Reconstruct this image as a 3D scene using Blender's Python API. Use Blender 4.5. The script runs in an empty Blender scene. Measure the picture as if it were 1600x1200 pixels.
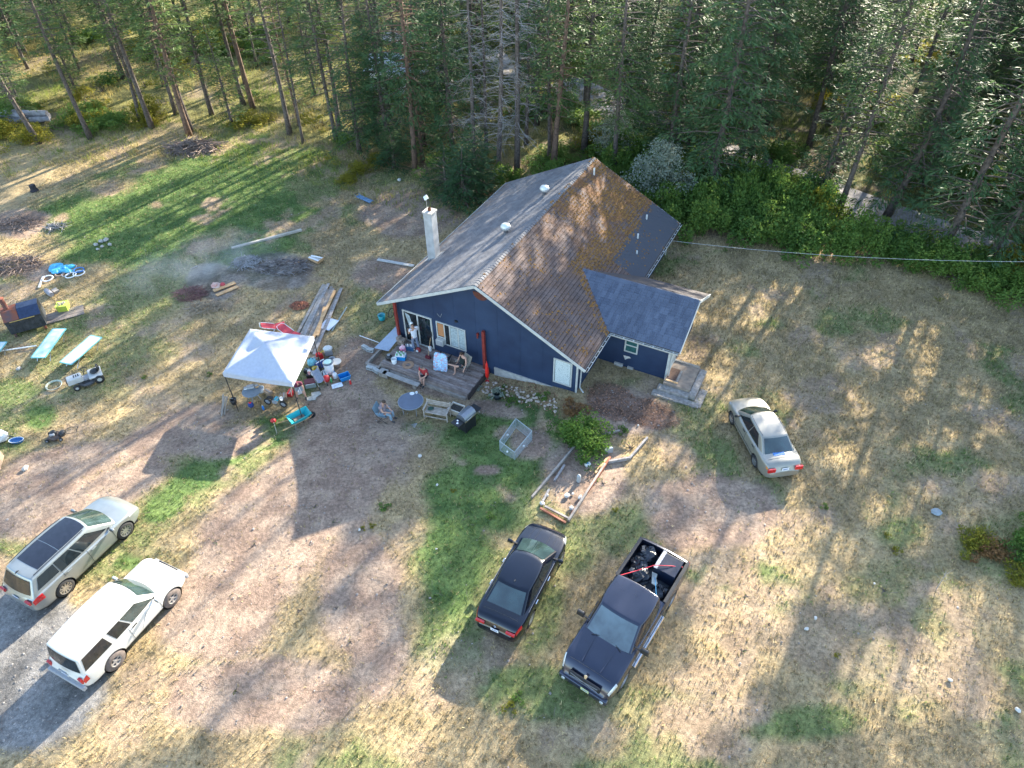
import bpy, bmesh, math, random
import numpy as np
from mathutils import Vector, Matrix
rad = math.radians
scene = bpy.context.scene
rng = np.random.default_rng(7)
random.seed(7)

# ---------------------------------------------------------------- camera, sky, sun, exposure
PITCH, ROLL, FPX, CAMH = 0.7544, -0.0147, 1099.1, 23.476
cam_data = bpy.data.cameras.new('camera')
cam = bpy.data.objects.new('camera', cam_data)
scene.collection.objects.link(cam)
_fw = Vector((0, math.cos(PITCH), -math.sin(PITCH)))
_up0 = Vector((0, math.sin(PITCH), math.cos(PITCH)))
_rt0 = Vector((1, 0, 0))
_rt = _rt0 * math.cos(ROLL) + _up0 * math.sin(ROLL)
_up = _up0 * math.cos(ROLL) - _rt0 * math.sin(ROLL)
_m = Matrix((_rt, _up, -_fw)).transposed().to_4x4()
_m.translation = Vector((0, 0, CAMH))
cam.matrix_world = _m
cam_data.sensor_width = 36
cam_data.lens = 36 * FPX / 1600
cam_data.clip_end = 2000
scene.camera = cam

SUN_AZ, SUN_EL = math.atan2(0.567, 0.823), rad(20.8)     # azimuth from +Y towards +X
SD = Vector((math.sin(SUN_AZ) * math.cos(SUN_EL), math.cos(SUN_AZ) * math.cos(SUN_EL), math.sin(SUN_EL)))
world = bpy.data.worlds.new('World')
scene.world = world
world.use_nodes = True
wn = world.node_tree.nodes
sky = wn.new('ShaderNodeTexSky')
sky.sky_type = 'NISHITA'
sky.sun_disc = False
sky.sun_elevation = SUN_EL
sky.sun_rotation = SUN_AZ
sky.air_density = 1.0
sky.dust_density = .7
sky.ozone_density = 1.0
wn['Background'].inputs['Strength'].default_value = 0.135
world.node_tree.links.new(sky.outputs['Color'], wn['Background'].inputs['Color'])
sun_data = bpy.data.lights.new('sun', 'SUN')
sun_data.energy = 5.0
sun_data.angle = rad(0.55)
sun_data.color = (1.0, 0.91, 0.74)
sun = bpy.data.objects.new('sun', sun_data)
sun.rotation_euler = SD.to_track_quat('Z', 'Y').to_euler()
sun.location = (40, 60, 60)
scene.collection.objects.link(sun)
scene.view_settings.view_transform = 'Standard'
scene.view_settings.look = 'None'
scene.view_settings.gamma = 1
scene.view_settings.use_curve_mapping = False
scene.view_settings.exposure = 2.32
scene.cycles.max_bounces = 6
scene.cycles.transparent_max_bounces = 8

# ---------------------------------------------------------------- terrain and pixel helpers
def sstep(a, b, x):
    t = np.clip((x - a) / (b - a), 0, 1)
    return t * t * (3 - 2 * t)
def terrain(x, y):
    d = sstep(17.5, 25.0, y)
    r = sstep(-1.5, 3.0, x)
    l = sstep(-9.0, -17.0, x)
    return -(0.95 - 0.65 * r - 0.35 * l) * d
def T(x, y):
    return float(terrain(x, y))
def ray(u, v):
    return _fw + _rt * ((u - 800) / FPX) + _up * ((600 - v) / FPX)
def atz(u, v, z):
    d = ray(u, v)
    t = (z - CAMH) / d.z
    return Vector((d.x * t, d.y * t, z))
def G(u, v, dz=0.0):
    z = 0.0
    for _ in range(6):
        P = atz(u, v, z + dz)
        z = T(P.x, P.y)
    return Vector((P.x, P.y, z + dz))
def proj_np(x, y, z):
    dx, dy, dz = x, y, z - CAMH
    k = dx * _fw.x + dy * _fw.y + dz * _fw.z
    a = dx * _rt.x + dy * _rt.y + dz * _rt.z
    b = dx * _up.x + dy * _up.y + dz * _up.z
    return 800 + FPX * a / k, 600 - FPX * b / k

def _lat(seed):
    return np.random.default_rng(seed).random((256, 256))
_L = {}
def vnoise(x, y, sc, seed=0):
    if seed not in _L: _L[seed] = _lat(seed)
    L = _L[seed]
    X, Y = np.asarray(x) / sc + 1000.3, np.asarray(y) / sc + 1000.7
    xi, yi = np.floor(X).astype(int), np.floor(Y).astype(int)
    fx, fy = X - xi, Y - yi
    fx = fx * fx * (3 - 2 * fx); fy = fy * fy * (3 - 2 * fy)
    a = L[xi % 256, yi % 256]; b = L[(xi + 1) % 256, yi % 256]
    c = L[xi % 256, (yi + 1) % 256]; d = L[(xi + 1) % 256, (yi + 1) % 256]
    return (a * (1 - fx) + b * fx) * (1 - fy) + (c * (1 - fx) + d * fx) * fy
def fbm(x, y, sc, seed=0, n=4):
    s = 0; w = 1; t = 0
    for i in range(n):
        s = s + w * vnoise(x, y, sc / 2 ** i, seed + i); t += w; w *= .55
    return s / t

# ---------------------------------------------------------------- materials
_M = {}
def newmat(name):
    m = bpy.data.materials.new(name); m.use_nodes = True
    return m, m.node_tree.nodes, m.node_tree.links, m.node_tree.nodes['Principled BSDF']
def mat(name, col, rough=.6, metal=0, var=.0, scale=8, bump=0, coat=0, col2=None, detail=5, spec=None, bscale=None):
    """procedural material: colour broken up by noise, optional bump"""
    if name in _M: return _M[name]
    m, n, l, b = newmat(name)
    b.inputs['Roughness'].default_value = rough
    b.inputs['Metallic'].default_value = metal
    if coat: b.inputs['Coat Weight'].default_value = coat; b.inputs['Coat Roughness'].default_value = .04
    if spec is not None: b.inputs['Specular IOR Level'].default_value = spec
    tc = n.new('ShaderNodeTexCoord')
    nz = n.new('ShaderNodeTexNoise'); nz.inputs['Scale'].default_value = scale; nz.inputs['Detail'].default_value = detail
    l.new(tc.outputs['Object'], nz.inputs['Vector'])
    mx = n.new('ShaderNodeMix'); mx.data_type = 'RGBA'
    c = Vector(col)
    if col2 is None:
        a_ = [max(0, v * (1 - var)) for v in c]; b_ = [min(1, v * (1 + var)) for v in c]
    else: a_, b_ = list(col), list(col2)
    mx.inputs['A'].default_value = (*a_, 1); mx.inputs['B'].default_value = (*b_, 1)
    mr = n.new('ShaderNodeMapRange'); mr.inputs['From Min'].default_value = .32; mr.inputs['From Max'].default_value = .68
    l.new(nz.outputs['Fac'], mr.inputs['Value']); l.new(mr.outputs['Result'], mx.inputs['Factor'])
    l.new(mx.outputs['Result'], b.inputs['Base Color'])
    if bump:
        n2 = n.new('ShaderNodeTexNoise'); n2.inputs['Scale'].default_value = bscale or scale * 5; n2.inputs['Detail'].default_value = 4
        l.new(tc.outputs['Object'], n2.inputs['Vector'])
        bp = n.new('ShaderNodeBump'); bp.inputs['Strength'].default_value = bump; bp.inputs['Distance'].default_value = .02
        l.new(n2.outputs['Fac'], bp.inputs['Height']); l.new(bp.outputs['Normal'], b.inputs['Normal'])
    _M[name] = m
    return m
def leafmat(name, c1, c2, trans=.4, rough=.6):
    """foliage: per-leaf colour from the 'rnd' attribute, part translucent"""
    m, n, l, b = newmat(name)
    at = n.new('ShaderNodeAttribute'); at.attribute_name = 'rnd'
    oi = n.new('ShaderNodeObjectInfo')
    ad = n.new('ShaderNodeMath'); ad.operation = 'MULTIPLY_ADD'; ad.inputs[1].default_value = .35
    l.new(oi.outputs['Random'], ad.inputs[0]); 
    sc = n.new('ShaderNodeMath'); sc.operation = 'MULTIPLY'; sc.inputs[1].default_value = .75
    l.new(at.outputs['Fac'], sc.inputs[0]); l.new(sc.outputs[0], ad.inputs[2])
    mx = n.new('ShaderNodeMix'); mx.data_type = 'RGBA'
    mx.inputs['A'].default_value = (*c1, 1); mx.inputs['B'].default_value = (*c2, 1)
    l.new(ad.outputs[0], mx.inputs['Factor'])
    l.new(mx.outputs['Result'], b.inputs['Base Color'])
    b.inputs['Roughness'].default_value = rough
    b.inputs['Specular IOR Level'].default_value = .25
    tr = n.new('ShaderNodeBsdfTranslucent')
    hs = n.new('ShaderNodeHueSaturation'); hs.inputs['Value'].default_value = 1.5; hs.inputs['Hue'].default_value = .485
    l.new(mx.outputs['Result'], hs.inputs['Color']); l.new(hs.outputs['Color'], tr.inputs['Color'])
    ms = n.new('ShaderNodeMixShader'); ms.inputs[0].default_value = trans
    l.new(b.outputs[0], ms.inputs[1]); l.new(tr.outputs[0], ms.inputs[2])
    l.new(ms.outputs[0], n['Material Output'].inputs['Surface'])
    _M[name] = m
    return m

# ---------------------------------------------------------------- objects
COL = scene.collection
def tag(o, label=None, cat=None, group=None, kind=None):
    if label: o['label'] = label
    if cat: o['category'] = cat
    if group: o['group'] = group
    if kind: o['kind'] = kind
    return o
def thing(name, label, cat, loc=(0, 0, 0), rz=0, group=None):
    o = bpy.data.objects.new(name, None); COL.objects.link(o)
    o.empty_display_size = .2
    o.location = loc; o.rotation_euler = (0, 0, rz)
    return tag(o, label, cat, group)
def link(name, me, parent=None, m=None):
    o = bpy.data.objects.new(name, me); COL.objects.link(o)
    if m: me.materials.clear(); me.materials.append(m)
    if parent: o.parent = parent
    return o
def copy_tree(o, parent=None):
    c = o.copy(); COL.objects.link(c)
    if parent: c.parent = parent
    for ch in list(o.children): copy_tree(ch, c)
    return c
def np_mesh(name, V, F, m=None, smooth=False, rnd=None, col=None):
    me = bpy.data.meshes.new(name)
    V = np.asarray(V, dtype=np.float32); F = np.asarray(F, dtype=np.int32)
    k = F.shape[1]
    me.vertices.add(len(V)); me.vertices.foreach_set('co', V.ravel())
    me.loops.add(F.size); me.loops.foreach_set('vertex_index', F.ravel())
    me.polygons.add(len(F))
    me.polygons.foreach_set('loop_start', np.arange(0, F.size, k, dtype=np.int32))
    me.polygons.foreach_set('loop_total', np.full(len(F), k, dtype=np.int32))
    if rnd is not None:
        a = me.attributes.new('rnd', 'FLOAT', 'FACE'); a.data.foreach_set('value', np.asarray(rnd, dtype=np.float32))
    if col is not None:
        dom = 'POINT' if len(col) == len(V) else 'FACE'
        a = me.attributes.new('col', 'FLOAT_COLOR', dom)
        c4 = np.ones((len(col), 4), dtype=np.float32); c4[:, :3] = col
        a.data.foreach_set('color', c4.ravel())
    me.update(calc_edges=True)
    if smooth: me.polygons.foreach_set('use_smooth', np.ones(len(F), dtype=bool))
    if m: me.materials.append(m)
    return me

class MB:
    """collects shapes, builds ONE mesh object"""
    def __init__(s): s.v = []; s.f = []; s.M = Matrix()
    def at(s, loc=(0, 0, 0), rz=0, rx=0, ry=0):
        s.M = Matrix.Translation(loc) @ Matrix.Rotation(rz, 4, 'Z') @ Matrix.Rotation(ry, 4, 'Y') @ Matrix.Rotation(rx, 4, 'X'); return s
    def add(s, vs, fs):
        b = len(s.v)
        s.v += [tuple(s.M @ Vector(p)) for p in vs]
        s.f += [tuple(i + b for i in f) for f in fs]
        return s
    def box(s, x0, x1, y0, y1, z0, z1, tx=1, ty=1):
        cx, cy = (x0 + x1) / 2, (y0 + y1) / 2
        hx, hy = (x1 - x0) / 2, (y1 - y0) / 2
        vs = [(cx + a * hx, cy + b * hy, z0) for a, b in ((-1, -1), (1, -1), (1, 1), (-1, 1))]
        vs += [(cx + a * hx * tx, cy + b * hy * ty, z1) for a, b in ((-1, -1), (1, -1), (1, 1), (-1, 1))]
        return s.add(vs, [(3, 2, 1, 0), (4, 5, 6, 7), (0, 1, 5, 4), (1, 2, 6, 5), (2, 3, 7, 6), (3, 0, 4, 7)])
    def cbox(s, c, d, **k):
        return s.box(c[0] - d[0] / 2, c[0] + d[0] / 2, c[1] - d[1] / 2, c[1] + d[1] / 2, c[2] - d[2] / 2, c[2] + d[2] / 2, **k)
    def bar(s, p, q, w, h=None, up=(0, 0, 1)):
        """rectangular bar from p to q"""
        h = h or w
        p, q = Vector(p), Vector(q); d = (q - p).normalized(); upv = Vector(up)
        if abs(d.dot(upv)) > .98: upv = Vector((1, 0, 0))
        a = d.cross(upv).normalized() * w / 2; b = a.cross(d).normalized() * h / 2
        vs = [p - a - b, p + a - b, p + a + b, p - a + b, q - a - b, q + a - b, q + a + b, q - a + b]
        return s.add(vs, [(0, 1, 2, 3), (7, 6, 5, 4), (4, 5, 1, 0), (5, 6, 2, 1), (6, 7, 3, 2), (7, 4, 0, 3)])
    def tube(s, pts, r, n=6, closed=False, cap=True):
        pts = [Vector(p) for p in pts]; N = len(pts)
        rs = r if isinstance(r, (list, tuple)) else [r] * N
        vs = []; fs = []; prev = None
        for i, p in enumerate(pts):
            if closed: d = (pts[(i + 1) % N] - pts[i - 1]).normalized()
            else: d = (pts[min(i + 1, N - 1)] - pts[max(i - 1, 0)]).normalized()
            a = prev - d * prev.dot(d) if prev is not None else (d.cross(Vector((0, 0, 1))) if abs(d.z) < .95 else d.cross(Vector((1, 0, 0))))
            a.normalize(); prev = a; b = d.cross(a)
            for k in range(n):
                t = 2 * math.pi * k / n
                vs.append(p + (a * math.cos(t) + b * math.sin(t)) * rs[i])
        for i in range(N if closed else N - 1):
            j = (i + 1) % N
            for k in range(n):
                fs.append((i * n + k, i * n + (k + 1) % n, j * n + (k + 1) % n, j * n + k))
        if cap and not closed:
            fs.append(tuple(range(n))[::-1]); fs.append(tuple((N - 1) * n + k for k in range(n)))
        return s.add(vs, fs)
    def lathe(s, prof, n=16, axis='Z'):
        vs = []; fs = []
        for r, z in prof:
            for k in range(n):
                t = 2 * math.pi * k / n
                if axis == 'Z': vs.append((r * math.cos(t), r * math.sin(t), z))
                elif axis == 'Y': vs.append((r * math.cos(t), z, r * math.sin(t)))
                else: vs.append((z, r * math.cos(t), r * math.sin(t)))
        for i in range(len(prof) - 1):
            for k in range(n):
                q = (i * n + k, i * n + (k + 1) % n, (i + 1) * n + (k + 1) % n, (i + 1) * n + k)
                fs.append(q if axis != 'Y' else q[::-1])
        return s.add(vs, fs)
    def prism(s, poly, z0, z1):
        n = len(poly)
        vs = [(x, y, z0) for x, y in poly] + [(x, y, z1) for x, y in poly]
        fs = [tuple(range(n))[::-1], tuple(range(n, 2 * n))] + [(i, (i + 1) % n, n + (i + 1) % n, n + i) for i in range(n)]
        return s.add(vs, fs)
    def blob(s, c, r, n=7, m=10, jit=.12, rnd=random):
        c = Vector(c); r = Vector(r) if not isinstance(r, (int, float)) else Vector((r, r, r))
        vs = [c - Vector((0, 0, r.z))]; fs = []
        for i in range(1, n):
            ph = math.pi * i / n
            for k in range(m):
                t = 2 * math.pi * k / m; q = 1 + rnd.uniform(-jit, jit)
                vs.append(c + Vector((r.x * math.sin(ph) * math.cos(t) * q, r.y * math.sin(ph) * math.sin(t) * q, -r.z * math.cos(ph) * q)))
        vs.append(c + Vector((0, 0, r.z)))
        for k in range(m): fs.append((0, 1 + (k + 1) % m, 1 + k))
        for i in range(n - 2):
            for k in range(m):
                a = 1 + i * m; b = a + m
                fs.append((a + k, a + (k + 1) % m, b + (k + 1) % m, b + k))
        a = 1 + (n - 2) * m
        for k in range(m): fs.append((a + k, a + (k + 1) % m, len(vs) - 1))
        return s.add(vs, fs)
    def grid(s, fn, nu, nv):
        vs = [fn(i / nu, j / nv) for i in range(nu + 1) for j in range(nv + 1)]
        fs = [(i * (nv + 1) + j, (i + 1) * (nv + 1) + j, (i + 1) * (nv + 1) + j + 1, i * (nv + 1) + j + 1) for i in range(nu) for j in range(nv)]
        return s.add(vs, fs)
    def mesh(s, name, m=None, smooth=False):
        me = bpy.data.meshes.new(name); me.from_pydata(s.v, [], s.f); me.update()
        if smooth: me.polygons.foreach_set('use_smooth', np.ones(len(s.f), dtype=bool))
        if m: me.materials.append(m)
        return me
    def build(s, name, m, parent=None, smooth=False, bevel=0, solid=0, seg=2):
        o = link(name, s.mesh(name, m, smooth), parent)
        if solid:
            md = o.modifiers.new('solid', 'SOLIDIFY'); md.thickness = solid; md.offset = 0
        if bevel:
            md = o.modifiers.new('bevel', 'BEVEL'); md.width = bevel; md.segments = seg; md.limit_method = 'ANGLE'; md.angle_limit = rad(35)
        return o
def bake(o):
    """apply modifiers by evaluating the object"""
    dg = bpy.context.evaluated_depsgraph_get()
    me = bpy.data.meshes.new_from_object(o.evaluated_get(dg))
    o.modifiers.clear(); o.data = me
    return o

# ---------------------------------------------------------------- shared materials
blackp = mat('black_plastic', (.02, .02, .022), .45, var=.2)
rubber = mat('rubber', (.025, .025, .026), .85, var=.3, scale=30)
steel = mat('steel', (.55, .56, .58), .35, .9, var=.1)
chrome = mat('chrome', (.75, .76, .78), .12, 1, var=.03)
whitep = mat('white_plastic', (.75, .76, .76), .45, var=.05)
greyp = mat('grey_plastic', (.3, .31, .33), .55, var=.1)
redp = mat('red_plastic', (.62, .03, .03), .45, var=.15)
tealp = mat('teal_plastic', (.01, .36, .38), .4, var=.1)
bluep = mat('blue_plastic', (.02, .17, .48), .45, var=.1)
glassd = mat('dark_window_glass', (.012, .018, .022), .06, 0, var=.2, spec=.9)
concrete = mat('concrete', (.42, .40, .37), .9, var=.18, scale=6, bump=.4)
rockm = mat('fieldstone', (.40, .38, .35), .9, var=.3, scale=9, bump=.5)
oldwood = mat('weathered_wood', (.22, .19, .165), .85, col2=(.36, .32, .28), scale=5, bump=.4)
newwood = mat('fresh_wood', (.48, .26, .11), .7, col2=(.62, .40, .21), scale=6, bump=.2)
barkm = mat('bark', (.055, .045, .040), .95, col2=(.15, .12, .105), scale=7, bump=1.0, bscale=18)
barkred = mat('reddish_bark', (.085, .055, .042), .95, col2=(.20, .125, .09), scale=6, bump=1.0, bscale=16)
deadm = mat('dead_grey_wood', (.20, .18, .17), .9, col2=(.36, .34, .33), scale=9, bump=.4)
# ================================================================ GROUND
def wpx(x, y):
    return proj_np(x, y, terrain(x, y))
def ell(px, py, e):
    cx, cy, rx, ry = e[:4]; a = rad(e[4]) if len(e) > 4 else 0
    dx, dy = px - cx, py - cy
    return 1 - np.sqrt(((dx * math.cos(a) + dy * math.sin(a)) / rx) ** 2 + ((-dx * math.sin(a) + dy * math.cos(a)) / ry) ** 2)
# photo-plan zones of the yard: (cx, cy, rx, ry, turn, strength)
DIRT = [(560, 690, 120, 95), (545, 640, 90, 60), (500, 770, 130, 90), (410, 850, 130, 120, -30), (340, 960, 110, 90), (560, 930, 90, 130),
        (430, 1080, 190, 70), (590, 1010, 60, 120), (100, 725, 150, 40, -12), (270, 680, 150, 38, -20), (60, 790, 130, 60, -20), (180, 760, 120, 40, -25),
        (640, 330, 95, 48), (600, 430, 60, 35), (350, 690, 70, 35, -10), (1110, 800, 120, 75), (915, 745, 75, 75, -45), (975, 640, 90, 55),
        (830, 690, 40, 30), (760, 735, 22, 9), (780, 640, 60, 14, 12), (665, 605, 60, 18, 15), (560, 570, 50, 50), (340, 1090, 110, 70),
        (1180, 980, 150, 45, 10, .4), (1300, 1000, 140, 70, 20, .5), (1110, 1060, 90, 40, 0, .5), (30, 350, 50, 30), (60, 425, 40, 20),
        (1130, 940, 60, 30, 0, .5), (1490, 1070, 90, 40, 0, .5), (690, 1060, 60, 90, 30, .5)]
GREEN = [(330, 730, 170, 38, -35), (420, 680, 70, 30, -20), (260, 790, 60, 32, -30), (300, 310, 260, 85, -18), (190, 350, 170, 80), (420, 330, 120, 50), (470, 300, 60, 40, 0, .6), (760, 760, 115, 115, -25), (715, 880, 90, 125, 15),
         (700, 980, 70, 100, 10, .8), (820, 660, 100, 45, 10), (790, 700, 110, 60), (640, 668, 42, 16), (510, 610, 60, 45, -20), (590, 480, 70, 70, 0, .5),
         (400, 390, 90, 25, -15), (1120, 720, 60, 50, 0, .75), (1080, 660, 60, 60, 0, .5), (1130, 900, 130, 22, -5, .9), (830, 1080, 110, 60, 0, .8), (850, 960, 50, 100, 15, .7), (1240, 1130, 110, 35, 0, .8),
         (1400, 830, 60, 40, 0, .6), (1180, 800, 30, 20), (20, 620, 60, 40, 0, .8), (60, 655, 40, 30), (200, 880, 40, 22), (150, 560, 140, 70, -10, .5), (210, 460, 120, 60, -20, .6), (1560, 850, 70, 60, 0, .5),
         (1190, 780, 40, 50, 30, .6), (890, 860, 60, 60, 0, .7), (1000, 1100, 120, 40, 0, .4), (1430, 950, 120, 90, 35, .35)]
GRAV = [(40, 1050, 150, 130, -40), (20, 960, 110, 50, -25), (120, 1000, 70, 60, -45, .8)]
ASH = [(430, 425, 62, 34), (335, 440, 45, 32)]
LITTER = [(955, 625, 50, 32, 20), (1010, 645, 60, 25, 15)]
BARK_RED = [(470, 476, 24, 12), (700, 1070, 8, 30, 20)]
FOREST = [(800, 80, 1400, 150)]
def zmask(px, py, L, X, Y, soft=.25, warp=.35):
    out = np.zeros_like(px)
    nz = (fbm(X, Y, 2.2, 11, 4) - .5) * 2 * warp
    for e in L:
        s = e[5] if len(e) > 5 else 1
        v = ell(px, py, e) + nz
        out = np.maximum(out, sstep(0, soft, v) * s)
    return out
C_DRY1, C_DRY2 = np.array((.42, .315, .175)), np.array((.29, .22, .125))
C_DIRT1, C_DIRT2 = np.array((.345, .255, .190)), np.array((.250, .175, .132))
C_GRN1, C_GRN2 = np.array((.145, .200, .064)), np.array((.078, .130, .042))
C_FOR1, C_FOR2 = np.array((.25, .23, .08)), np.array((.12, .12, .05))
def zones(X, Y):
    px, py = wpx(X, Y)
    far = Y > 62
    dirt = zmask(px, py, DIRT, X, Y, .35); green = zmask(px, py, GREEN, X, Y, .45, .45)
    grav = zmask(px, py, GRAV, X, Y, .2, .15); ash = zmask(px, py, ASH, X, Y, .2, .2)
    lit = zmask(px, py, LITTER, X, Y, .2, .2)
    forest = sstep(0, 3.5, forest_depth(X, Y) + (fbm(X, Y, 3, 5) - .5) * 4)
    # irregular extra tufts of green in the dry grass, bare spots in the lawn
    n1 = fbm(X, Y, 3.2, 21, 4); n2 = fbm(X, Y, 2.0, 31, 4)
    green = np.maximum(green, sstep(.56, .70, n1) * .65 * (1 - dirt))
    dirt = np.maximum(dirt, sstep(.58, .72, n2) * .6)
    green = green * (1 - sstep(.60, .72, n2))
    return dirt, green, grav, ash, lit, forest
def ground_colour(X, Y):
    dirt, green, grav, ash, lit, forest = zones(X, Y)
    a = sstep(.3, .7, fbm(X, Y, 1.3, 41, 4))[..., None]; b = sstep(.3, .7, fbm(X, Y, .7, 51, 3))[..., None]
    c = C_DRY1 * a + C_DRY2 * (1 - a)
    c = c * (1 - green[..., None]) + (C_GRN1 * b + C_GRN2 * (1 - b)) * green[..., None]
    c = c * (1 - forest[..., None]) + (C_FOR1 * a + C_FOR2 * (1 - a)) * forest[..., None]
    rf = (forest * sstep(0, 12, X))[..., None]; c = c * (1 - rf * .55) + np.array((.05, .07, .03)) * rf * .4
    d = dirt[..., None]
    c = c * (1 - d) + (C_DIRT1 * b + C_DIRT2 * (1 - b)) * d
    g = grav[..., None]; c = c * (1 - g) + (np.array((.19, .18, .17)) * (.7 + .6 * a)) * g
    g = ash[..., None] * .75; c = c * (1 - g) + (np.array((.17, .15, .14)) * (.6 + .9 * b)) * g
    g = lit[..., None] * .8; c = c * (1 - g) + (np.array((.17, .105, .08)) * (.6 + .8 * b)) * g
    return c
# clearing edge, world plan (x increasing)
EDGE = [(-90, 52), (-60, 51)] + [tuple(G(u, v))[:2] for u, v in ((0, 245), (120, 215), (240, 200), (330, 205), (450, 222), (560, 245), (650, 275), (720, 292), (800, 262))] + \
       [tuple(G(u, v))[:2] for u, v in ((950, 300), (1060, 352), (1200, 385), (1400, 418), (1600, 470))] + [(38, 24), (52, 14), (70, 0), (90, -20)]
EX = np.array([p[0] for p in EDGE]); EY = np.array([p[1] for p in EDGE])
def forest_depth(x, y):
    return np.asarray(y) - np.interp(x, EX, EY)
def gaxis(lo, hi, step, far):
    m = list(np.arange(lo, hi + 1e-6, step))
    a = []; d = step; p = lo
    while p > -far: d *= 1.35; p -= d; a.append(p)
    b = []; d = step; p = hi
    while p < far: d *= 1.35; p += d; b.append(p)
    return np.array(a[::-1] + m + b)
gx = gaxis(-36, 36, .2, 500); gy = gaxis(5, 60, .2, 500)
GX, GY = np.meshgrid(gx, gy)
GZ = terrain(GX, GY) - .035 * fbm(GX, GY, 1.1, 61, 4) - .015
gv = np.stack([GX.ravel(), GY.ravel(), GZ.ravel()], 1)
nx, ny = len(gx), len(gy)
ii = (np.arange(ny - 1)[:, None] * nx + np.arange(nx - 1)[None]).ravel()
gf = np.stack([ii, ii + 1, ii + nx + 1, ii + nx], 1)
gm, n, l, b = newmat('yard_ground')
at_ = n.new('ShaderNodeAttribute'); at_.attribute_name = 'col'
tc = n.new('ShaderNodeTexCoord')
def nz_(sc, det, lo, hi, a, c):
    q = n.new('ShaderNodeTexNoise'); q.inputs['Scale'].default_value = sc; q.inputs['Detail'].default_value = det
    q.inputs['Roughness'].default_value = .65
    l.new(tc.outputs['Object'], q.inputs['Vector'])
    r = n.new('ShaderNodeMapRange'); r.inputs['From Min'].default_value = lo; r.inputs['From Max'].default_value = hi
    r.inputs['To Min'].default_value = a; r.inputs['To Max'].default_value = c
    l.new(q.outputs['Fac'], r.inputs['Value']); return r.outputs['Result']
m1 = nz_(7, 8, .33, .67, .62, 1.35); m2 = nz_(1.6, 6, .3, .7, .8, 1.2); m3 = nz_(38, 2, .35, .68, .72, 1.32)
def mul(a, b):
    q = n.new('ShaderNodeMath'); q.operation = 'MULTIPLY'; l.new(a, q.inputs[0]); l.new(b, q.inputs[1]); return q.outputs[0]
f_ = mul(mul(m1, m2), m3)
vm = n.new('ShaderNodeVectorMath'); vm.operation = 'SCALE'
l.new(at_.outputs['Color'], vm.inputs[0]); l.new(f_, vm.inputs['Scale'])
l.new(vm.outputs[0], b.inputs['Base Color']); b.inputs['Roughness'].default_value = .95; b.inputs['Specular IOR Level'].default_value = .15
bp = n.new('ShaderNodeBump'); bp.inputs['Strength'].default_value = .7; bp.inputs['Distance'].default_value = .03
l.new(f_, bp.inputs['Height']); l.new(bp.outputs['Normal'], b.inputs['Normal'])
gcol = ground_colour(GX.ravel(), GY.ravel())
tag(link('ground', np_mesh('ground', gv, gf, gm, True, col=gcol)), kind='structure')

# house outline (world) used to keep grass out
HO = Vector((-6.861, 29.318, 0)); HA = -0.484
HU = Vector((math.cos(HA), math.sin(HA), 0)); HV = Vector((-HU.y, HU.x, 0))
def in_house(x, y):
    u = (x - HO.x) * HU.x + (y - HO.y) * HU.y; v = (x - HO.x) * HV.x + (y - HO.y) * HV.y
    return ((u > .4) & (u < 11.1) & (v > .4) & (v < 14)) | ((u > 10) & (u < 14.8) & (v > 3.2) & (v < 8)) | ((u > 1.2) & (u < 6.6) & (v > -2.2) & (v < .5)) | ((u > 14) & (u < 16.2) & (v > 2) & (v < 4.6))

# short grass: small upright blades, joined
def scatter(n_, seed, x0, x1, y0, y1):
    r = np.random.default_rng(seed)
    return r.uniform(x0, x1, n_), r.uniform(y0, y1, n_), r
def blades(X, Y, hgt, wid, per, colr, r, spread=.04, lean=.5):
    n_ = len(X); N = n_ * per
    bx = np.repeat(X, per) + r.normal(0, spread, N); by = np.repeat(Y, per) + r.normal(0, spread, N)
    h = np.repeat(hgt, per) * r.uniform(.5, 1.15, N); a = r.uniform(0, 2 * math.pi, N); w = wid * r.uniform(.6, 1.3, N)
    la = r.uniform(0, 2 * math.pi, N); ln = h * r.uniform(0, lean * 2, N)
    z = terrain(bx, by) - .05
    V = np.empty((N, 3, 3))
    V[:, 0] = np.stack([bx - np.cos(a) * w, by - np.sin(a) * w, z], 1)
    V[:, 1] = np.stack([bx + np.cos(a) * w, by + np.sin(a) * w, z], 1)
    V[:, 2] = np.stack([bx + np.cos(la) * ln, by + np.sin(la) * ln, z + .05 + h], 1)
    F = np.arange(N * 3).reshape(N, 3)
    c = np.repeat(colr, per, 0) * r.uniform(.65, 1.4, N)[:, None]
    return V.reshape(-1, 3), F, c
grm, n, l, b = newmat('grass_blades')
at_ = n.new('ShaderNodeAttribute'); at_.attribute_name = 'col'
l.new(at_.outputs['Color'], b.inputs['Base Color']); b.inputs['Roughness'].default_value = .7; b.inputs['Specular IOR Level'].default_value = .2
tr = n.new('ShaderNodeBsdfTranslucent'); l.new(at_.outputs['Color'], tr.inputs['Color'])
ms = n.new('ShaderNodeMixShader'); ms.inputs[0].default_value = .35
l.new(b.outputs[0], ms.inputs[1]); l.new(tr.outputs[0], ms.inputs[2]); l.new(ms.outputs[0], n['Material Output'].inputs['Surface'])
X, Y, r = scatter(190000, 3, -34, 34, 6, 54)
px, py = wpx(X, Y)
ok = (px > -60) & (px < 1660) & (py < 1250) & ~in_house(X, Y) & (forest_depth(X, Y) < 2)
X, Y = X[ok], Y[ok]
dirt, green, grav, ash, lit, forest = zones(X, Y)
keep = r.random(len(X)) > np.clip(dirt * .93 + grav * 1.0 + ash * 1.2 + lit * .9, 0, 1)
X, Y, green, dirt = X[keep], Y[keep], green[keep], dirt[keep]
g = (r.random(len(X)) < green * .9)[:, None]
dry = np.array((.42, .34, .19)); grc = np.array((.128, .190, .055))
cc = np.where(g, grc, dry * (1 - .25 * r.random(len(X))[:, None]))
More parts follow.
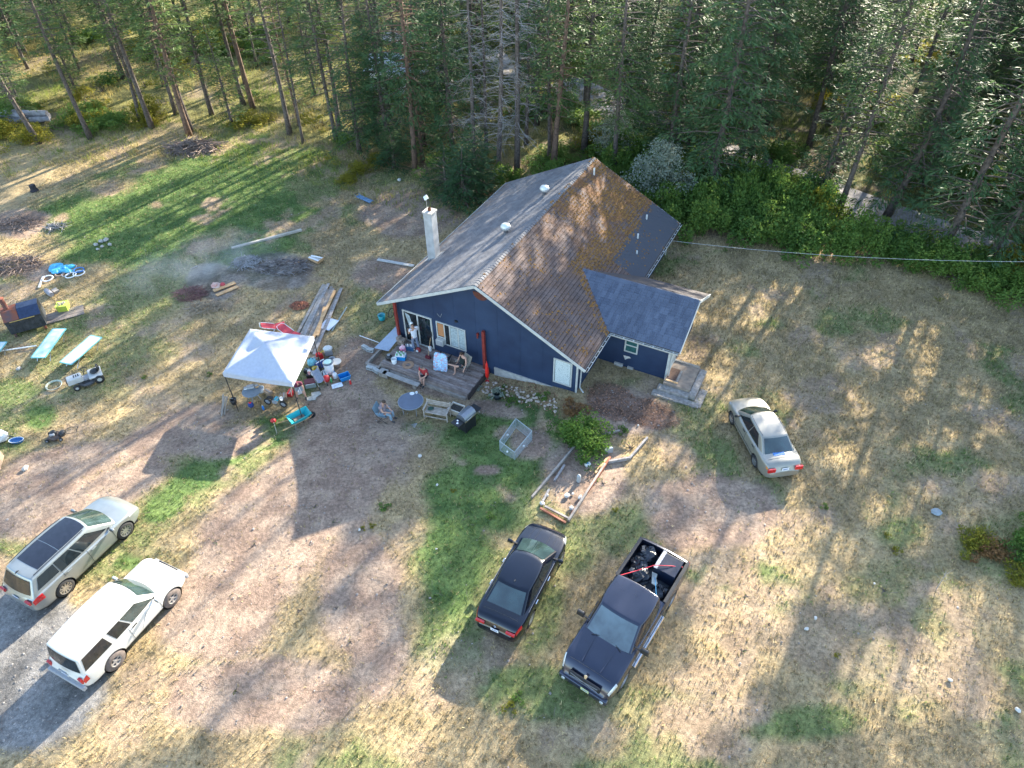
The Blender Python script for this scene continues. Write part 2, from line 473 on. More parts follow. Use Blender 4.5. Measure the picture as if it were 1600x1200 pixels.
hh = np.where(g[:, 0], .075, .085) * (.6 + .9 * fbm(X, Y, 1.2, 71, 3))
hh = hh * (1 + .7 * sstep(3, 9, X) * sstep(14, 20, Y))
cc = cc * r.lognormal(0, .28, len(X))[:, None]
V, F, c = blades(X, Y, hh, .016, 3, cc, r, .03)
tag(link('grass', np_mesh('grass', V, F, grm, col=c)), 'short mixed dry and green grass covering the yard', 'grass', kind='stuff')
# tall dry weeds along the clearing edge and under the trees
X, Y, r = scatter(42000, 4, -62, 30, 28, 88)
fd = forest_depth(X, Y)
ok = (fd > -4 - 3 * fbm(X, Y, 3, 8)) & ((X < 2) | (fd > 3)) & (fd < 34) & ~in_house(X, Y)
pxx, _ = wpx(X, Y); ok &= (pxx > -80) & (pxx < 1700)
ok &= r.random(len(X)) < .25 + .75 * sstep(.4, .6, fbm(X, Y, 4, 9))
X, Y = X[ok], Y[ok]
gsel = sstep(.42, .6, fbm(X, Y, 5, 12))[:, None]
cc = np.array((.40, .33, .13)) * (1 - gsel) + np.array((.19, .24, .05)) * gsel
V, F, c = blades(X, Y, .22 + .28 * fbm(X, Y, 2, 15), .02, 5, cc, r, .12, .45)
tag(link('tall_weeds', np_mesh('tall_weeds', V, F, grm, col=c)), 'tall yellow and green weeds along the edge of the trees', 'weeds', kind='stuff')

# pebbles on the bare patches
X, Y, r = scatter(60000, 5, -32, 30, 6, 50)
px, py = wpx(X, Y)
ok = (px > -60) & (px < 1660) & ~in_house(X, Y) & (forest_depth(X, Y) < 0)
X, Y = X[ok], Y[ok]
dirt, green, grav, ash, lit, forest = zones(X, Y)
ok = r.random(len(X)) < dirt * .25 + grav * .75 + lit * .5 + .02
X, Y = X[ok], Y[ok]; N = len(X)
s = r.lognormal(-4.0, .5, N).clip(.009, .055)
oc = np.array([(1, 0, 0), (0, 1, 0), (-1, 0, 0), (0, -1, 0), (0, 0, .8)])
ang = r.uniform(0, 6.28, N); ca, sa = np.cos(ang), np.sin(ang)
P = oc[None] * s[:, None, None] * r.uniform(.7, 1.3, (N, 5, 1))
V = np.stack([X[:, None] + P[..., 0] * ca[:, None] - P[..., 1] * sa[:, None], Y[:, None] + P[..., 0] * sa[:, None] + P[..., 1] * ca[:, None],
              (terrain(X, Y) - .03)[:, None] + P[..., 2] + s[:, None] * .3], -1).reshape(-1, 3)
base = np.arange(N)[:, None, None] * 5
F = (base + np.array([(0, 1, 4), (1, 2, 4), (2, 3, 4), (3, 0, 4)])[None]).reshape(-1, 3)
cc = np.repeat(np.array((.42, .38, .35)) * r.uniform(.55, 1.35, N)[:, None], 4, 0)
tag(link('pebbles', np_mesh('pebbles', V, F, grm, col=cc)), 'small stones scattered over the bare dirt', 'stones', kind='stuff')
# dead leaves beside the house wall
X, Y, r = scatter(24000, 6, -4, 14, 18, 30)
dl = zones(X, Y)[4] + zmask(*wpx(X, Y), [(820, 615, 75, 22, 18), (890, 640, 45, 18, 10)], X, Y, .2, .2) * .8
ok = (r.random(len(X)) < dl) & ~in_house(X, Y)
X, Y = X[ok], Y[ok]; N = len(X)
q = np.array([(-1, -.6, 0), (1, -.6, 0), (1, .6, 0), (-1, .6, 0)]) * .03
ang = r.uniform(0, 6.28, N); til = r.normal(0, .5, (N, 2))
P = q[None] * r.uniform(.6, 1.4, (N, 1, 1)); ca, sa = np.cos(ang)[:, None], np.sin(ang)[:, None]
lx = P[..., 0] * ca - P[..., 1] * sa; ly = P[..., 0] * sa + P[..., 1] * ca
V = np.stack([X[:, None] + lx, Y[:, None] + ly, (terrain(X, Y) + .02)[:, None] + lx * til[:, :1] + ly * til[:, 1:]], -1).reshape(-1, 3)
F = np.arange(N * 4).reshape(N, 4)
cc = np.array((.30, .17, .11)) * r.uniform(.4, 1.7, N)[:, None]
tag(link('fallen_leaves', np_mesh('fallen_leaves', V, F, grm, col=cc)), 'brown fallen leaves and chips lying along the house wall', 'leaves', kind='stuff')

# road beyond the hedge and through the forest
def road(pts, wd, name):
    mb = MB(); P = [G(*p) for p in pts]
    Lp = []
    for i, p in enumerate(P):
        d = (P[min(i + 1, len(P) - 1)] - P[max(i - 1, 0)]); d.z = 0; d.normalize(); nrm = Vector((-d.y, d.x, 0)) * wd / 2
        Lp.append((p - nrm, p + nrm))
    vs = []; fs = []
    for i, (a_, b_) in enumerate(Lp):
        vs += [(a_.x, a_.y, T(a_.x, a_.y) + .01), (b_.x, b_.y, T(b_.x, b_.y) + .01)]
        if i: fs.append((2 * i - 2, 2 * i - 1, 2 * i + 1, 2 * i))
    mb.add(vs, fs)
    return tag(mb.build(name, mat('road_gravel', (.34, .32, .33), .95, var=.25, scale=3, bump=.4)), kind='structure')
road([(1750, 440), (1600, 408), (1500, 378), (1400, 345), (1280, 300), (1160, 255), (1060, 212), (980, 175), (880, 130), (760, 90), (600, 50)], 4.2, 'road')

# ================================================================ FOREST
needle_dark = leafmat('fir_needles', (.026, .072, .034), (.090, .155, .056), .28)
needle_light = leafmat('light_fir_needles', (.045, .100, .034), (.130, .190, .058), .32)
leaf_green = leafmat('broad_leaves', (.055, .130, .028), (.165, .260, .055), .42)
leaf_yellow = leafmat('yellow_green_leaves', (.120, .150, .020), (.300, .270, .040), .5)
leaf_silver = leafmat('silver_leaves', (.130, .170, .120), (.420, .460, .380), .3)
leaf_brown = leafmat('dry_brown_leaves', (.150, .080, .035), (.300, .180, .070), .35)

# patches of the yard that the sun reaches through gaps in the crowns (photo-plan ellipses)
SUNLIT = [(120, 850, 240, 110, -38), (60, 1000, 200, 130), (230, 940, 200, 180, -35), (330, 800, 130, 110, -35), (420, 900, 130, 140), (400, 1050, 90, 60, 10), (560, 900, 110, 42, -12),
          (660, 860, 60, 30), (500, 1010, 60, 60), (250, 1130, 200, 60), (620, 1130, 80, 40), (420, 690, 60, 34, -30), (130, 740, 120, 18, -28), (60, 790, 130, 18, -28),
          (395, 760, 55, 100), (760, 1000, 40, 90, 25), (860, 900, 28, 60, 25), (930, 790, 22, 60, 40),
          (1130, 860, 60, 30), (1180, 900, 90, 40, -10), (1300, 930, 80, 30, 20), (1150, 1000, 70, 90, 30), (1240, 840, 70, 24, 20), (1390, 830, 60, 25, 30), (1040, 1110, 110, 50), (1360, 1090, 60, 60, -30), (1500, 1080, 110, 60), (1530, 990, 40, 50), (1480, 960, 30, 30),
          (1170, 470, 32, 22, 0), (1190, 500, 22, 16), (1440, 515, 36, 22, -20), (1450, 560, 26, 30), (1375, 560, 20, 24), (1495, 610, 25, 30), (1500, 500, 16, 10), (1540, 545, 26, 18), (1530, 600, 20, 20), (1470, 690, 40, 24, -20), (1580, 690, 26, 50), (1420, 620, 22, 14), (1320, 720, 24, 16),
          (1350, 640, 18, 20), (1440, 780, 30, 18), (1560, 760, 30, 20), (1100, 560, 34, 20, 20), (1130, 600, 18, 50), (1230, 650, 20, 30), (1060, 420, 30, 12), (1030, 720, 60, 24, 20), (960, 740, 30, 60, 40), (1060, 775, 50, 18),
          (290, 300, 200, 16, -24), (330, 340, 180, 13, -26), (150, 360, 180, 14, -18), (420, 280, 120, 14, -20), (60, 400, 100, 16, -20), (230, 400, 120, 12, -25), (120, 470, 80, 26, -25), (200, 500, 100, 12, -28), (90, 560, 130, 45, -20), (60, 440, 90, 14, -20),
          (300, 510, 50, 12, -25), (290, 545, 40, 12, -25), (300, 630, 70, 12, -25), (250, 590, 90, 10, -25), (480, 470, 40, 10, -25), (640, 330, 60, 14, -15), (620, 370, 50, 8, -20), (480, 330, 80, 12, -30), (240, 230, 120, 14, -10), (120, 260, 90, 12, -10),
          (560, 300, 40, 10), (380, 240, 90, 20, -10), (480, 235, 60, 14), (180, 640, 70, 12, -20), (60, 650, 60, 20), (400, 130, 180, 30), (300, 170, 120, 20), (140, 150, 120, 18), (520, 190, 60, 20), (100, 100, 160, 20), (560, 100, 80, 14), (1180, 230, 60, 16),
          (1330, 395, 60, 14), (1440, 400, 50, 16)]
# sunny places on the main roof and the canopy, as ground points along the sun's rays
def sun_ground(P):
    k = (P.z - T(P.x, P.y)) / SD.z
    return P - SD * k
def hp(u, v, z): return HO + HU * u + HV * v + Vector((0, 0, z))
SUNW = []
for (u, v, ru) in ((1.6, 1.2, 1.2), (2.6, 2.0, 1.5), (3.6, 3.4, 1.6), (4.6, 5.2, 1.6), (4.4, 7.5, 1.5), (4.9, 9.6, 1.0), (3.2, 5.0, 1.2), (5.2, 11.6, .9), (5.2, 2, 1.2), (6.4, 2, .7), (6.5, 4.5, .5), (6.5, 7, .7), (6.6, 10.5, 1.1), (6.6, 13, 1.4),
                   (8.4, 1.6, .45), (8.2, 5.2, .5), (8.4, 9.4, .6), (7.6, 6.3, .4), (13.5, 4.9, .3)):
    z = 1.8 + .5 * u if u < 5.9 else 4.745 - .519 * (u - 5.9)
    P = sun_ground(hp(u, v, z)); SUNW.append((P.x, P.y, ru))
for (u, v) in ((405, 520), (366, 572)):
    P = sun_ground(atz(u, v, 1.9)); SUNW.append((P.x, P.y, .55))
_sr = np.random.default_rng(12)
SUNLIT += [(float(_sr.uniform(1120, 1590)), float(_sr.uniform(450, 800)), float(_sr.uniform(6, 15)), float(_sr.uniform(5, 14)), float(_sr.uniform(-40, 40))) for _ in range(60)]
SUNLIT = [(e[0], e[1], e[2] * 1.3, e[3] * 1.3, *e[4:]) if e[0] > 1080 else e for e in SUNLIT]
def lit_mask(Gx, Gy):
    px, py = wpx(Gx, Gy)
    out = np.full_like(Gx, -1.0)
    for e in SUNLIT: out = np.maximum(out, np.minimum(ell(px, py, e), .5))
    for (x, y, r_) in SUNW: out = np.maximum(out, np.minimum(1 - np.hypot(Gx - x, Gy - y) / r_, .5))
    return out
def carve(P, keep_rng):
    """True where a leaf at world point P may stay (it would not shade a sunny patch)"""
    k = (P[:, 2] + .3) / SD.z
    gx_, gy_ = P[:, 0] - SD.x * k, P[:, 1] - SD.y * k
    w = lit_mask(gx_, gy_) + (fbm(gx_, gy_, 1.6, 81, 3) - .5) * .9
    return ~((w > 0.02) & (keep_rng.random(len(P)) < .97))

def quads(C, D, Wd, L_, W_):
    """elongated leaf quads; C base points, D direction, Wd width direction"""
    D = D / np.linalg.norm(D, axis=1, keepdims=True)
    Wd = Wd - D * (Wd * D).sum(1, keepdims=True); Wd /= np.linalg.norm(Wd, axis=1, keepdims=True) + 1e-9
    L_ = L_[:, None]; W_ = W_[:, None] / 2
    V = np.empty((len(C), 4, 3))
    V[:, 0] = C - D * L_ * .05; V[:, 1] = C + D * L_ * .45 - Wd * W_; V[:, 2] = C + D * L_; V[:, 3] = C + D * L_ * .45 + Wd * W_
    return V
def conifer(seed, H, cb, rmax, nbr, per, droop=.25, ql=.34, qw=.085, shape=.8, lean=0, tr0=.2, dead=0):
    r = np.random.default_rng(seed)
    wood = MB()
    bend = [r.normal(0, .022 * H), r.normal(0, .022 * H)]
    def axis(z):
        t = z / H
        return np.array([bend[0] * math.sin(3 * t) + lean * t * H, bend[1] * math.sin(2.2 * t + 1), z])
    zs = np.linspace(0, H * .985, 12)
    wood.tube([axis(z) for z in zs], [max(.015, tr0 * (1 - z / H) ** .85 * (1.3 if z == 0 else r.uniform(.93, 1.07))) for z in zs], 8)
    for q in range(26):   # dead stubs and bare lower twigs
        z = r.uniform(1.0, cb + 3); az = r.uniform(0, 6.28); ln = r.uniform(.15, 1.0); P0 = axis(z)
        wood.tube([P0, P0 + np.array([math.cos(az), math.sin(az), -.1]) * ln * .6, P0 + np.array([math.cos(az), math.sin(az), -.3]) * ln], [.02, .012, .005], 3, cap=False)
    Q = []
    for i in range(nbr):
        t = (i + r.random()) / nbr
        z = cb + (H - cb) * t ** .9
        tt = (z - cb) / (H - cb)
        R = rmax * ((1 - tt) ** shape * (.62 + .38 * min(1, tt * 5 + .25))) * r.uniform(.62, 1.18) + .12
        az = i * 2.399 + r.normal(0, .35)
        up_ = r.normal(.12, .1) + .25 * tt
        d = np.array([math.cos(az), math.sin(az), up_])
        P0 = axis(z)
        s = np.linspace(0, 1, 6)
        path = P0 + d * (R * s)[:, None] + np.array([0, 0, -1.0]) * (droop * R * s ** 2)[:, None]
        if R > .5: wood.tube([path[0], path[2], path[4]], [.012 + .016 * R, .012 + .008 * R, .006], 3, cap=False)
        k = max(4, int(per * (R / rmax) ** 1.1 * (1.0 if tt < .9 else .8)))
        sp = r.uniform(.12, 1.0, k) ** .8
        C = P0 + d * (R * sp)[:, None] + np.array([0, 0, -1.0]) * (droop * R * sp ** 2)[:, None]
        side = np.where(r.random(k) < .5, -1, 1)[:, None]
        perp = np.array([-math.sin(az), math.cos(az), 0])
        fwd = np.array([math.cos(az), math.sin(az), -droop])
        off = r.uniform(0, 1, k)[:, None] * (1.05 - sp)[:, None] * .42 * R
        D = fwd * .7 + perp * side * r.uniform(.3, 1.1, k)[:, None] + np.stack([np.zeros(k), np.zeros(k), r.normal(-.12, .28, k)], 1)
        C = C + perp * side * off + np.stack([np.zeros(k), np.zeros(k), r.normal(0, .07, k) - .15 * off[:, 0]], 1)
        Wd = np.cross(D, np.array([0, 0, 1.0])) + r.normal(0, .5, (k, 3))
        Q.append(quads(C, D, Wd, ql * r.uniform(.55, 1.3, k), qw * r.uniform(.6, 1.3, k)))
    Q = np.concatenate(Q)
    # clumpy tone per branch region
    c = Q[:, 2]
    rn = .5 * r.random(len(Q)) + .5 * fbm(c[:, 0] + c[:, 2] * .7, c[:, 1] + c[:, 2] * .5, .9, 91 + seed, 2)
    return dict(wood=wood, Q=Q, rnd=rn, H=H)
def dead_tree(seed, H, tr0=.17, n=120, cb=.12):
    r = np.random.default_rng(seed); wood = MB()
    bx, by = r.normal(0, .02 * H), r.normal(0, .02 * H)
    ax = lambda z: np.array([bx * math.sin(3 * z / H), by * math.sin(2.5 * z / H), z])
    zs = np.linspace(0, H, 12)
    wood.tube([ax(z) for z in zs], [tr0 * (1 - .9 * z / H) * (1.2 if z == 0 else 1) for z in zs], 8)
    tw = MB()
    for i in range(n):
        t = r.random(); z = H * (cb + (1 - cb) * t); R = r.uniform(.7, 2.3) * (1.05 - .6 * t); az = r.uniform(0, 6.28)
        d = np.array([math.cos(az), math.sin(az), r.normal(.1, .15)])
        cv = r.normal(0, .25)
        pts = [ax(z) + d * R * s + np.array([-math.sin(az) * cv * s * s * R, math.cos(az) * cv * s * s * R, -.35 * R * s * s]) for s in (0, .35, .7, 1)]
        tw.tube(pts, [.022, .016, .010, .005], 3, cap=False)
        for j in range(int(3 + R * 3)):
            s = r.uniform(.25, .95); b_ = ax(z) + d * R * s + np.array([-math.sin(az) * cv * s * s * R, math.cos(az) * cv * s * s * R, -.35 * R * s * s])
            sd = r.choice((-1, 1)); dd = d * .5 + np.array([-math.sin(az), math.cos(az), 0]) * sd * .8 + r.normal(0, .25, 3)
            ln = r.uniform(.25, .7)
            tw.tube([b_, b_ + dd * ln * .5 + np.array([0, 0, -.04]), b_ + dd * ln + np.array([0, 0, -.16])], [.009, .006, .004], 3, cap=False)
    return dict(wood=wood, tw=tw, H=H)
VAR = {
 'fir': [conifer(s, H, cb, R, nb, per) for s, H, cb, R, nb, per in ((1, 19, 1.6, 3.3, 200, 100), (2, 21, 2.6, 3.5, 200, 100), (3, 17, 1.0, 3.2, 190, 96), (4, 23, 4.5, 3.5, 180, 100))],
 'pine': [conifer(s, H, cb, R, nb, int(per * 1.7), .1, .30, .075, .55, tr0=.2) for s, H, cb, R, nb, per in ((11, 20, 5.5, 2.5, 120, 40), (12, 22, 7.0, 2.7, 120, 40), (13, 18, 3.6, 2.4, 120, 34))],
 'thin': [conifer(s, H, cb, R, nb, int(per * 1.8), .15, .28, .07, .7, tr0=.12) for s, H, cb, R, nb, per in ((21, 14, 1.6, 1.8, 120, 30), (22, 16, 3.0, 1.9, 120, 30), (23, 9, .5, 1.6, 100, 28))],
}
DEAD = [dead_tree(31, 19), dead_tree(32, 21, .2, 150)]
_mesh_cache = {}
def leaf_mesh(name, Q, rn, m):
    return np_mesh(name, Q.reshape(-1, 3), np.arange(len(Q) * 4).reshape(-1, 4), m, rnd=rn)
crng = np.random.default_rng(99)
LITSUN = True
def leaves_for(key, Q, rn, m, loc, rz, sc, parent, name='crown'):
    """crown mesh: shared between alike trees unless sun gaps make it its own"""
    c = Q[:, 2]
    ca, sa = math.cos(rz), math.sin(rz)
    P = np.stack([(c[:, 0] * ca - c[:, 1] * sa) * sc[0] + loc[0], (c[:, 0] * sa + c[:, 1] * ca) * sc[0] + loc[1], c[:, 2] * sc[2] + loc[2]], 1)
    kp = carve(P, crng)
    if (~kp).mean() > .08:
        me = leaf_mesh(name, Q[kp], rn[kp], m)
    else:
        kk = (key, m.name)
        if kk not in _mesh_cache: _mesh_cache[kk] = leaf_mesh(name, Q, rn, m)
        me = _mesh_cache[kk]
    return link(name, me, parent)
def plant_tree(kind, x, y, scale, label, group=None, m=None, bark=None, name='fir_tree', cat='tree', hs=None, vi=None):
    vs = VAR[kind]; i = int(crng.integers(len(vs))) if vi is None else vi
    v = vs[i]; rz = float(crng.uniform(0, 6.28)); z = T(x, y) - .05
    sc = (scale, scale, scale * (hs or crng.uniform(.9, 1.1)))
    t = thing(name, label, cat, (x, y, z), rz, group); t.scale = sc
    bm_ = bark or barkm
    kk = ('wood', kind, i, bm_.name)
    if kk not in _mesh_cache: _mesh_cache[kk] = v['wood'].mesh('trunk', bm_, True)
    link('trunk', _mesh_cache[kk], t)
    leaves_for((kind, i), v['Q'], v['rnd'], m or needle_dark, (x, y, z), rz, sc, t)
    return t
def plant_dead(x, y, scale, label, group=None, vi=0):
    v = DEAD[vi]; rz = float(crng.uniform(0, 6.28))
    t = thing('dead_tree', label, 'dead tree', (x, y, T(x, y) - .05), rz, group); t.scale = (scale,) * 3
    kk = ('dead', vi)
    if kk not in _mesh_cache: _mesh_cache[kk] = (v['wood'].mesh('trunk', barkm, True), v['tw'].mesh('branches', deadm))
    link('trunk', _mesh_cache[kk][0], t); link('branches', _mesh_cache[kk][1], t)

LAND = [(90, 'at the far left edge'), (190, 'behind the log pile'), (270, 'by the leaning trunk at left'), (340, 'behind the brush pile'), (420, 'right of the brush pile'), (500, 'above the sunny weeds'),
        (570, 'left of the pale building'), (660, 'around the pale building'), (730, 'left of the dead trees'), (820, 'behind the dead trees'), (900, 'left of the roof peak'), (990, 'above the silver shrub'),
        (1080, 'right of the silver shrub'), (1170, 'above the left end of the hedge'), (1260, 'above the hedge centre left'), (1350, 'above the middle of the hedge'), (1440, 'right of the hedge centre'), (1530, 'over the grey road at right'), (1610, 'at the far right edge')]
def where(x, y):
    q = float(wpx(np.array([x]), np.array([y]))[0][0])
    if q < -20: return 'outside the view at left'
    for a, w_ in LAND:
        if q < a: return w_
    return 'beyond the right edge'
def depth_word(x, y):
    d = float(forest_depth(x, y))
    return 'near the clearing' if d < 9 else 'in the middle rows' if d < 22 else 'deep back' if d < 38 else 'farthest back'
# trees along the clearing edge: trunk foot in the photo's plan, kind, scale, label
FRONT = [
 (60, 232, 'pine', 1.0, 'tall bare-trunked pine at the far left edge of the clearing'),
 (150, 215, 'pine', .95, 'dark pine trunk rising behind the log pile at far left'),
 (202, 190, 'pine', .9, 'slim pine standing behind the leaning trunk at left'),
 (238, 196, 'pine', 1.05, 'pine with a long leaning grey trunk left of the brush pile'),
 (268, 178, 'pine', .9, 'thin pine just right of the long leaning trunk'),
 (302, 208, 'pine', 1.15, 'thick double-looking pine trunk directly behind the brush pile'),
 (314, 203, 'pine', 1.1, 'thick brown pine touching the trunk behind the brush pile'),
 (345, 172, 'pine', .95, 'slender pine a little behind and right of the brush pile'),
 (363, 198, 'thin', 1.1, 'thin pine with low light branches right of the brush pile'),
 (385, 165, 'pine', .95, 'dark slim pine third right of the brush pile'),
 (402, 170, 'pine', 1.0, 'paired slim pine beside its dark neighbour, left of centre'),
 (443, 210, 'pine', 1.0, 'pale slanting pine trunk in the sunny weeds left of centre'),
 (479, 224, 'thin', .9, 'small bright green young conifer in the sunny weeds'),
 (462, 195, 'thin', .9, 'young pine with brown tinged branches left of centre'),
 (510, 208, 'pine', 1.0, 'slanting thin pine at the right end of the sunny weeds'),
 (527, 222, 'fir', .82, 'dark fir at the right end of the sunny weeds'),
 (575, 235, 'fir', .9, 'dark fir left of the white building glimpsed between trunks'),
 (592, 225, 'thin', 1.2, 'thin fir in front of the white building'),
 (605, 240, 'fir', .85, 'dark drooping fir right in front of the white building'),
 (648, 264, 'fir', .95, 'dark red-trunked fir nearest the blue scrap on the bare slope'),
 (660, 252, 'thin', 1.3, 'thin trunked fir just right of the red-trunked fir'),
 (672, 225, 'thin', 1.25, 'very thin fir right of centre gap in front of pale roof'),
 (705, 250, 'fir', .95, 'dense fir left of the big grey dead trees'),
 (850, 250, 'thin', 1.2, 'slim fir between the dead trees and the ridge of the roof'),
 (868, 235, 'thin', 1.3, 'slim dark fir left of the straight brown trunk'),
 (882, 255, 'pine', 1.1, 'straight brown trunk just left of the roof peak'),
 (912, 242, 'pine', 1.15, 'dark straight trunk directly behind the roof peak'),
 (978, 196, 'fir', .9, 'dark fir over the grey road glimpse behind the silver bush'),
 (1030, 235, 'pine', 1.2, 'tall thick trunk right of the silver bush'),
 (1020, 215, 'fir', .9, 'fir standing close behind the tall thick trunk'),
 (1083, 240, 'thin', 1.35, 'light green feathery fir above the thicket'),
 (1172, 250, 'fir', .95, 'yellow-green fir right of the feathery one'),
 (1280, 318, 'thin', 1.25, 'thin slanting fir behind the middle of the hedge'),
 (1308, 332, 'fir', .95, 'slanting fir trunk with a light foot behind the hedge'),
 (1372, 328, 'fir', 1.1, 'thick dark fir whose trunk slants up right of hedge centre'),
 (1498, 396, 'fir', 1.15, 'nearest big dark trunk rising from the hedge by the grey road'),
 (1518, 404, 'fir', 1.0, 'second dark trunk right beside the big one by the grey road'),
 (1592, 404, 'fir', .9, 'dark trunk at the far right edge behind the hedge'),
]
for i, (u, v, k, s, lab) in enumerate(FRONT):
    P = G(u, v)
    mm = needle_light if ('light' in lab or 'yellow' in lab or 'bright' in lab or (k == 'pine')) else needle_dark
    plant_tree(k, P.x, P.y, s, lab, 'trees along the edge of the clearing', mm, barkred if ('red' in lab or 'brown' in lab) else barkm, name='pine_tree' if k == 'pine' else 'fir_tree')
for u, v, s, vi, lab in ((742, 268, 1.0, 0, 'grey dead tree with tangled bare twigs, left one behind the chimney'), (778, 283, 1.0, 1, 'grey dead tree with tangled bare twigs, middle one behind the roof'), (808, 276, 1.1, 1, 'thick dead tree with long bare branches nearest the roof edge'), (760, 240, .9, 0, 'bare dead tree standing behind the other two dead trees'), (822, 225, .95, 0, 'bare twiggy dead tree deepest behind the roof edge')):
    P = G(u, v); plant_dead(P.x, P.y, s, lab, 'dead trees behind the house', vi)
for u, v, s, lab in ((728, 322, .62, 'low spreading young fir touching the back left roof edge'), (700, 300, .5, 'low young fir left of the back roof edge'), (745, 306, .7, 'young fir behind the back left roof corner'), (615, 262, .45, 'low young fir under the tall firs left of the bare slope')):
    P = G(u, v); plant_tree('thin', P.x, P.y, 1.0, lab, 'young firs behind the house', needle_dark, hs=s * .6, vi=2).scale = (1.5 * s + .4, 1.5 * s + .4, s * .8)
for x, y, s_, lab in ((13.2, 42.8, 1.15, 'tall bushy fir over the hedge just right of the silver shrub'), (16.8, 47.5, 1.1, 'tall fir second behind the hedge left end'), (20.5, 55.5, 1.1, 'tall fir beyond the road above the hedge left end'), (11.5, 46.5, 1.0, 'tall fir behind the house between silver shrub and road')):
    plant_tree('fir', x, y, s_, lab, 'trees along the edge of the clearing', needle_dark, barkm, vi=0)
# fill: the rest of the forest
pts = [(G(u, v).x, G(u, v).y) for u, v, *_ in FRONT] + [(13.2, 42.8), (16.8, 47.5), (20.5, 55.5), (11.5, 46.5)]
rr = np.random.default_rng(17); cand = 0; nfill = 0
house_bl = G(600, 190)
while cand < 9000 and nfill < 350:
    cand += 1
    x = rr.uniform(-78, 84); y = rr.uniform(2, 112)
    d = float(forest_depth(x, y))
    if d < 2.6 or abs(x) > .80 * y + 36: continue
    if x > 30 and y < 45 and d > 34: continue
    left = x < -8
    sp = 4.6 if left else 4.0
    if d > 30: sp *= 1.25
    if min((x - a) ** 2 + (y - b_) ** 2 for a, b_ in pts) < sp * sp: continue
    if math.hypot(x - house_bl.x - 1, y - house_bl.y - 9) < 4.5: continue
    px_, py_ = wpx(np.array([x]), np.array([y]))
    # keep the road open
    if abs(py_[0] - np.interp(px_[0], [600, 760, 880, 980, 1060, 1160, 1280, 1400, 1500, 1600, 1750], [50, 90, 130, 175, 212, 255, 300, 345, 378, 408, 440])) < 16 and px_[0] > 600: continue
    pts.append((x, y)); nfill += 1
    if left and d < 20:
        k = 'pine' if rr.random() < .5 else 'thin'; mm = needle_light if rr.random() < .6 else needle_dark
    else:
        k = rr.choice(['fir', 'fir', 'fir', 'fir', 'fir', 'thin', 'pine']); mm = needle_dark if rr.random() < .6 else needle_light
    size_ = float(rr.uniform(.85, 1.15))
    lab = ('light green ' if mm is needle_light else 'dark green ') + ('tall ' if size_ > 1 else 'shorter ') + {'fir': 'bushy fir', 'thin': 'slim fir', 'pine': 'bare-trunked pine'}[str(k)] + ' ' + depth_word(x, y) + ', ' + where(x, y)
    plant_tree(k, x, y, size_, lab, 'conifers filling the forest', mm, name='fir_tree' if k == 'fir' else 'pine_tree')

# bushes
def bush_data(seed, R, Hh, nl, ls=.14, blobs=16):
    r = np.random.default_rng(seed)
    cs = np.stack([r.normal(0, R * .45, blobs), r.normal(0, R * .45, blobs), r.uniform(.25, .8, blobs) * Hh], 1)
    cs[:, 2] *= 1 - .35 * np.hypot(cs[:, 0], cs[:, 1]) / R
    rs = r.uniform(.22, .42, blobs) * R
    k = r.integers(blobs, size=nl)
    d = r.normal(0, 1, (nl, 3)); d /= np.linalg.norm(d, axis=1, keepdims=True)
    P = cs[k] + d * (rs[k] * r.uniform(.6, 1.08, nl))[:, None]
    P[:, 2] = np.abs(P[:, 2])
    D = d + r.normal(0, .7, (nl, 3)); Wd = r.normal(0, 1, (nl, 3))
    Q = quads(P, D, Wd, ls * r.uniform(.6, 1.4, nl), ls * .75 * r.uniform(.6, 1.3, nl))
    rn = .45 * r.random(nl) + .55 * r.random(blobs)[k]
    stem = MB()
    for j in range(min(9, blobs)):
        c = cs[j]
        stem.tube([(c[0] * .08, c[1] * .08, 0), (c[0] * .5, c[1] * .5, c[2] * .5), tuple(c)], [.035, .022, .01], 4, cap=False)
    return dict(Q=Q, rnd=rn, stem=stem)
BUSH = [bush_data(200 + i, 1.5, 2.4, 3300, .15, 22) for i in range(4)]
def bush(x, y, s, hs, label, m, group=None, vi=None, name='bush', cat='bush', data=None, sx=None):
    i = int(crng.integers(4)) if vi is None else vi
    d = data or BUSH[i]; rz = float(crng.uniform(0, 6.28)); z = T(x, y) - .03
    t = thing(name, label, cat, (x, y, z), rz, group); t.scale = (s, s, hs)
    kk = ('stem', id(d))
    if kk not in _mesh_cache: _mesh_cache[kk] = d['stem'].mesh('stems', barkm)
    link('stems', _mesh_cache[kk], t)
    leaves_for(('bush', id(d)), d['Q'], d['rnd'], m, (x, y, z), rz, (s, s, hs), t, 'foliage')
    return t
# the green hedge along the right clearing edge
k = 0
for x in np.arange(8.5, 33, 1.25):
    y0 = float(np.interp(x, EX, EY))
    for row in range(3 if x > 20 else 5):
        if row >= 2 and x > 22 and rr.random() < .5: continue
        px_ = x + rr.normal(0, .3); py_ = y0 + .6 + row * 1.55 + rr.normal(0, .25)
        s = rr.uniform(.75, 1.1); h_ = rr.uniform(.85, 1.2) * (1.0 if row < 2 else 1.15) * (.8 if x > 22 else 1)
        if py_ > 31 and x > 24 and row > 1: continue
        yel = rr.random() < .04
        lab = ('big ' if s > .92 else 'small ') + ('yellow-green' if yel else 'green') + ' hedge bush, ' + ('front', 'second', 'third', 'fourth', 'rear')[row] + ' row, ' + ('beside the house corner' if x < 12 else 'left part of the hedge' if x < 15 else 'left of the hedge middle' if x < 18 else 'at the hedge middle' if x < 21 else 'right of the hedge middle' if x < 24 else 'under the big dark trunks' if x < 28 else 'at the hedge right end')
        bush(px_, py_, s, h_, lab, leaf_yellow if yel else leaf_green, 'bushes of the green hedge'); k += 1
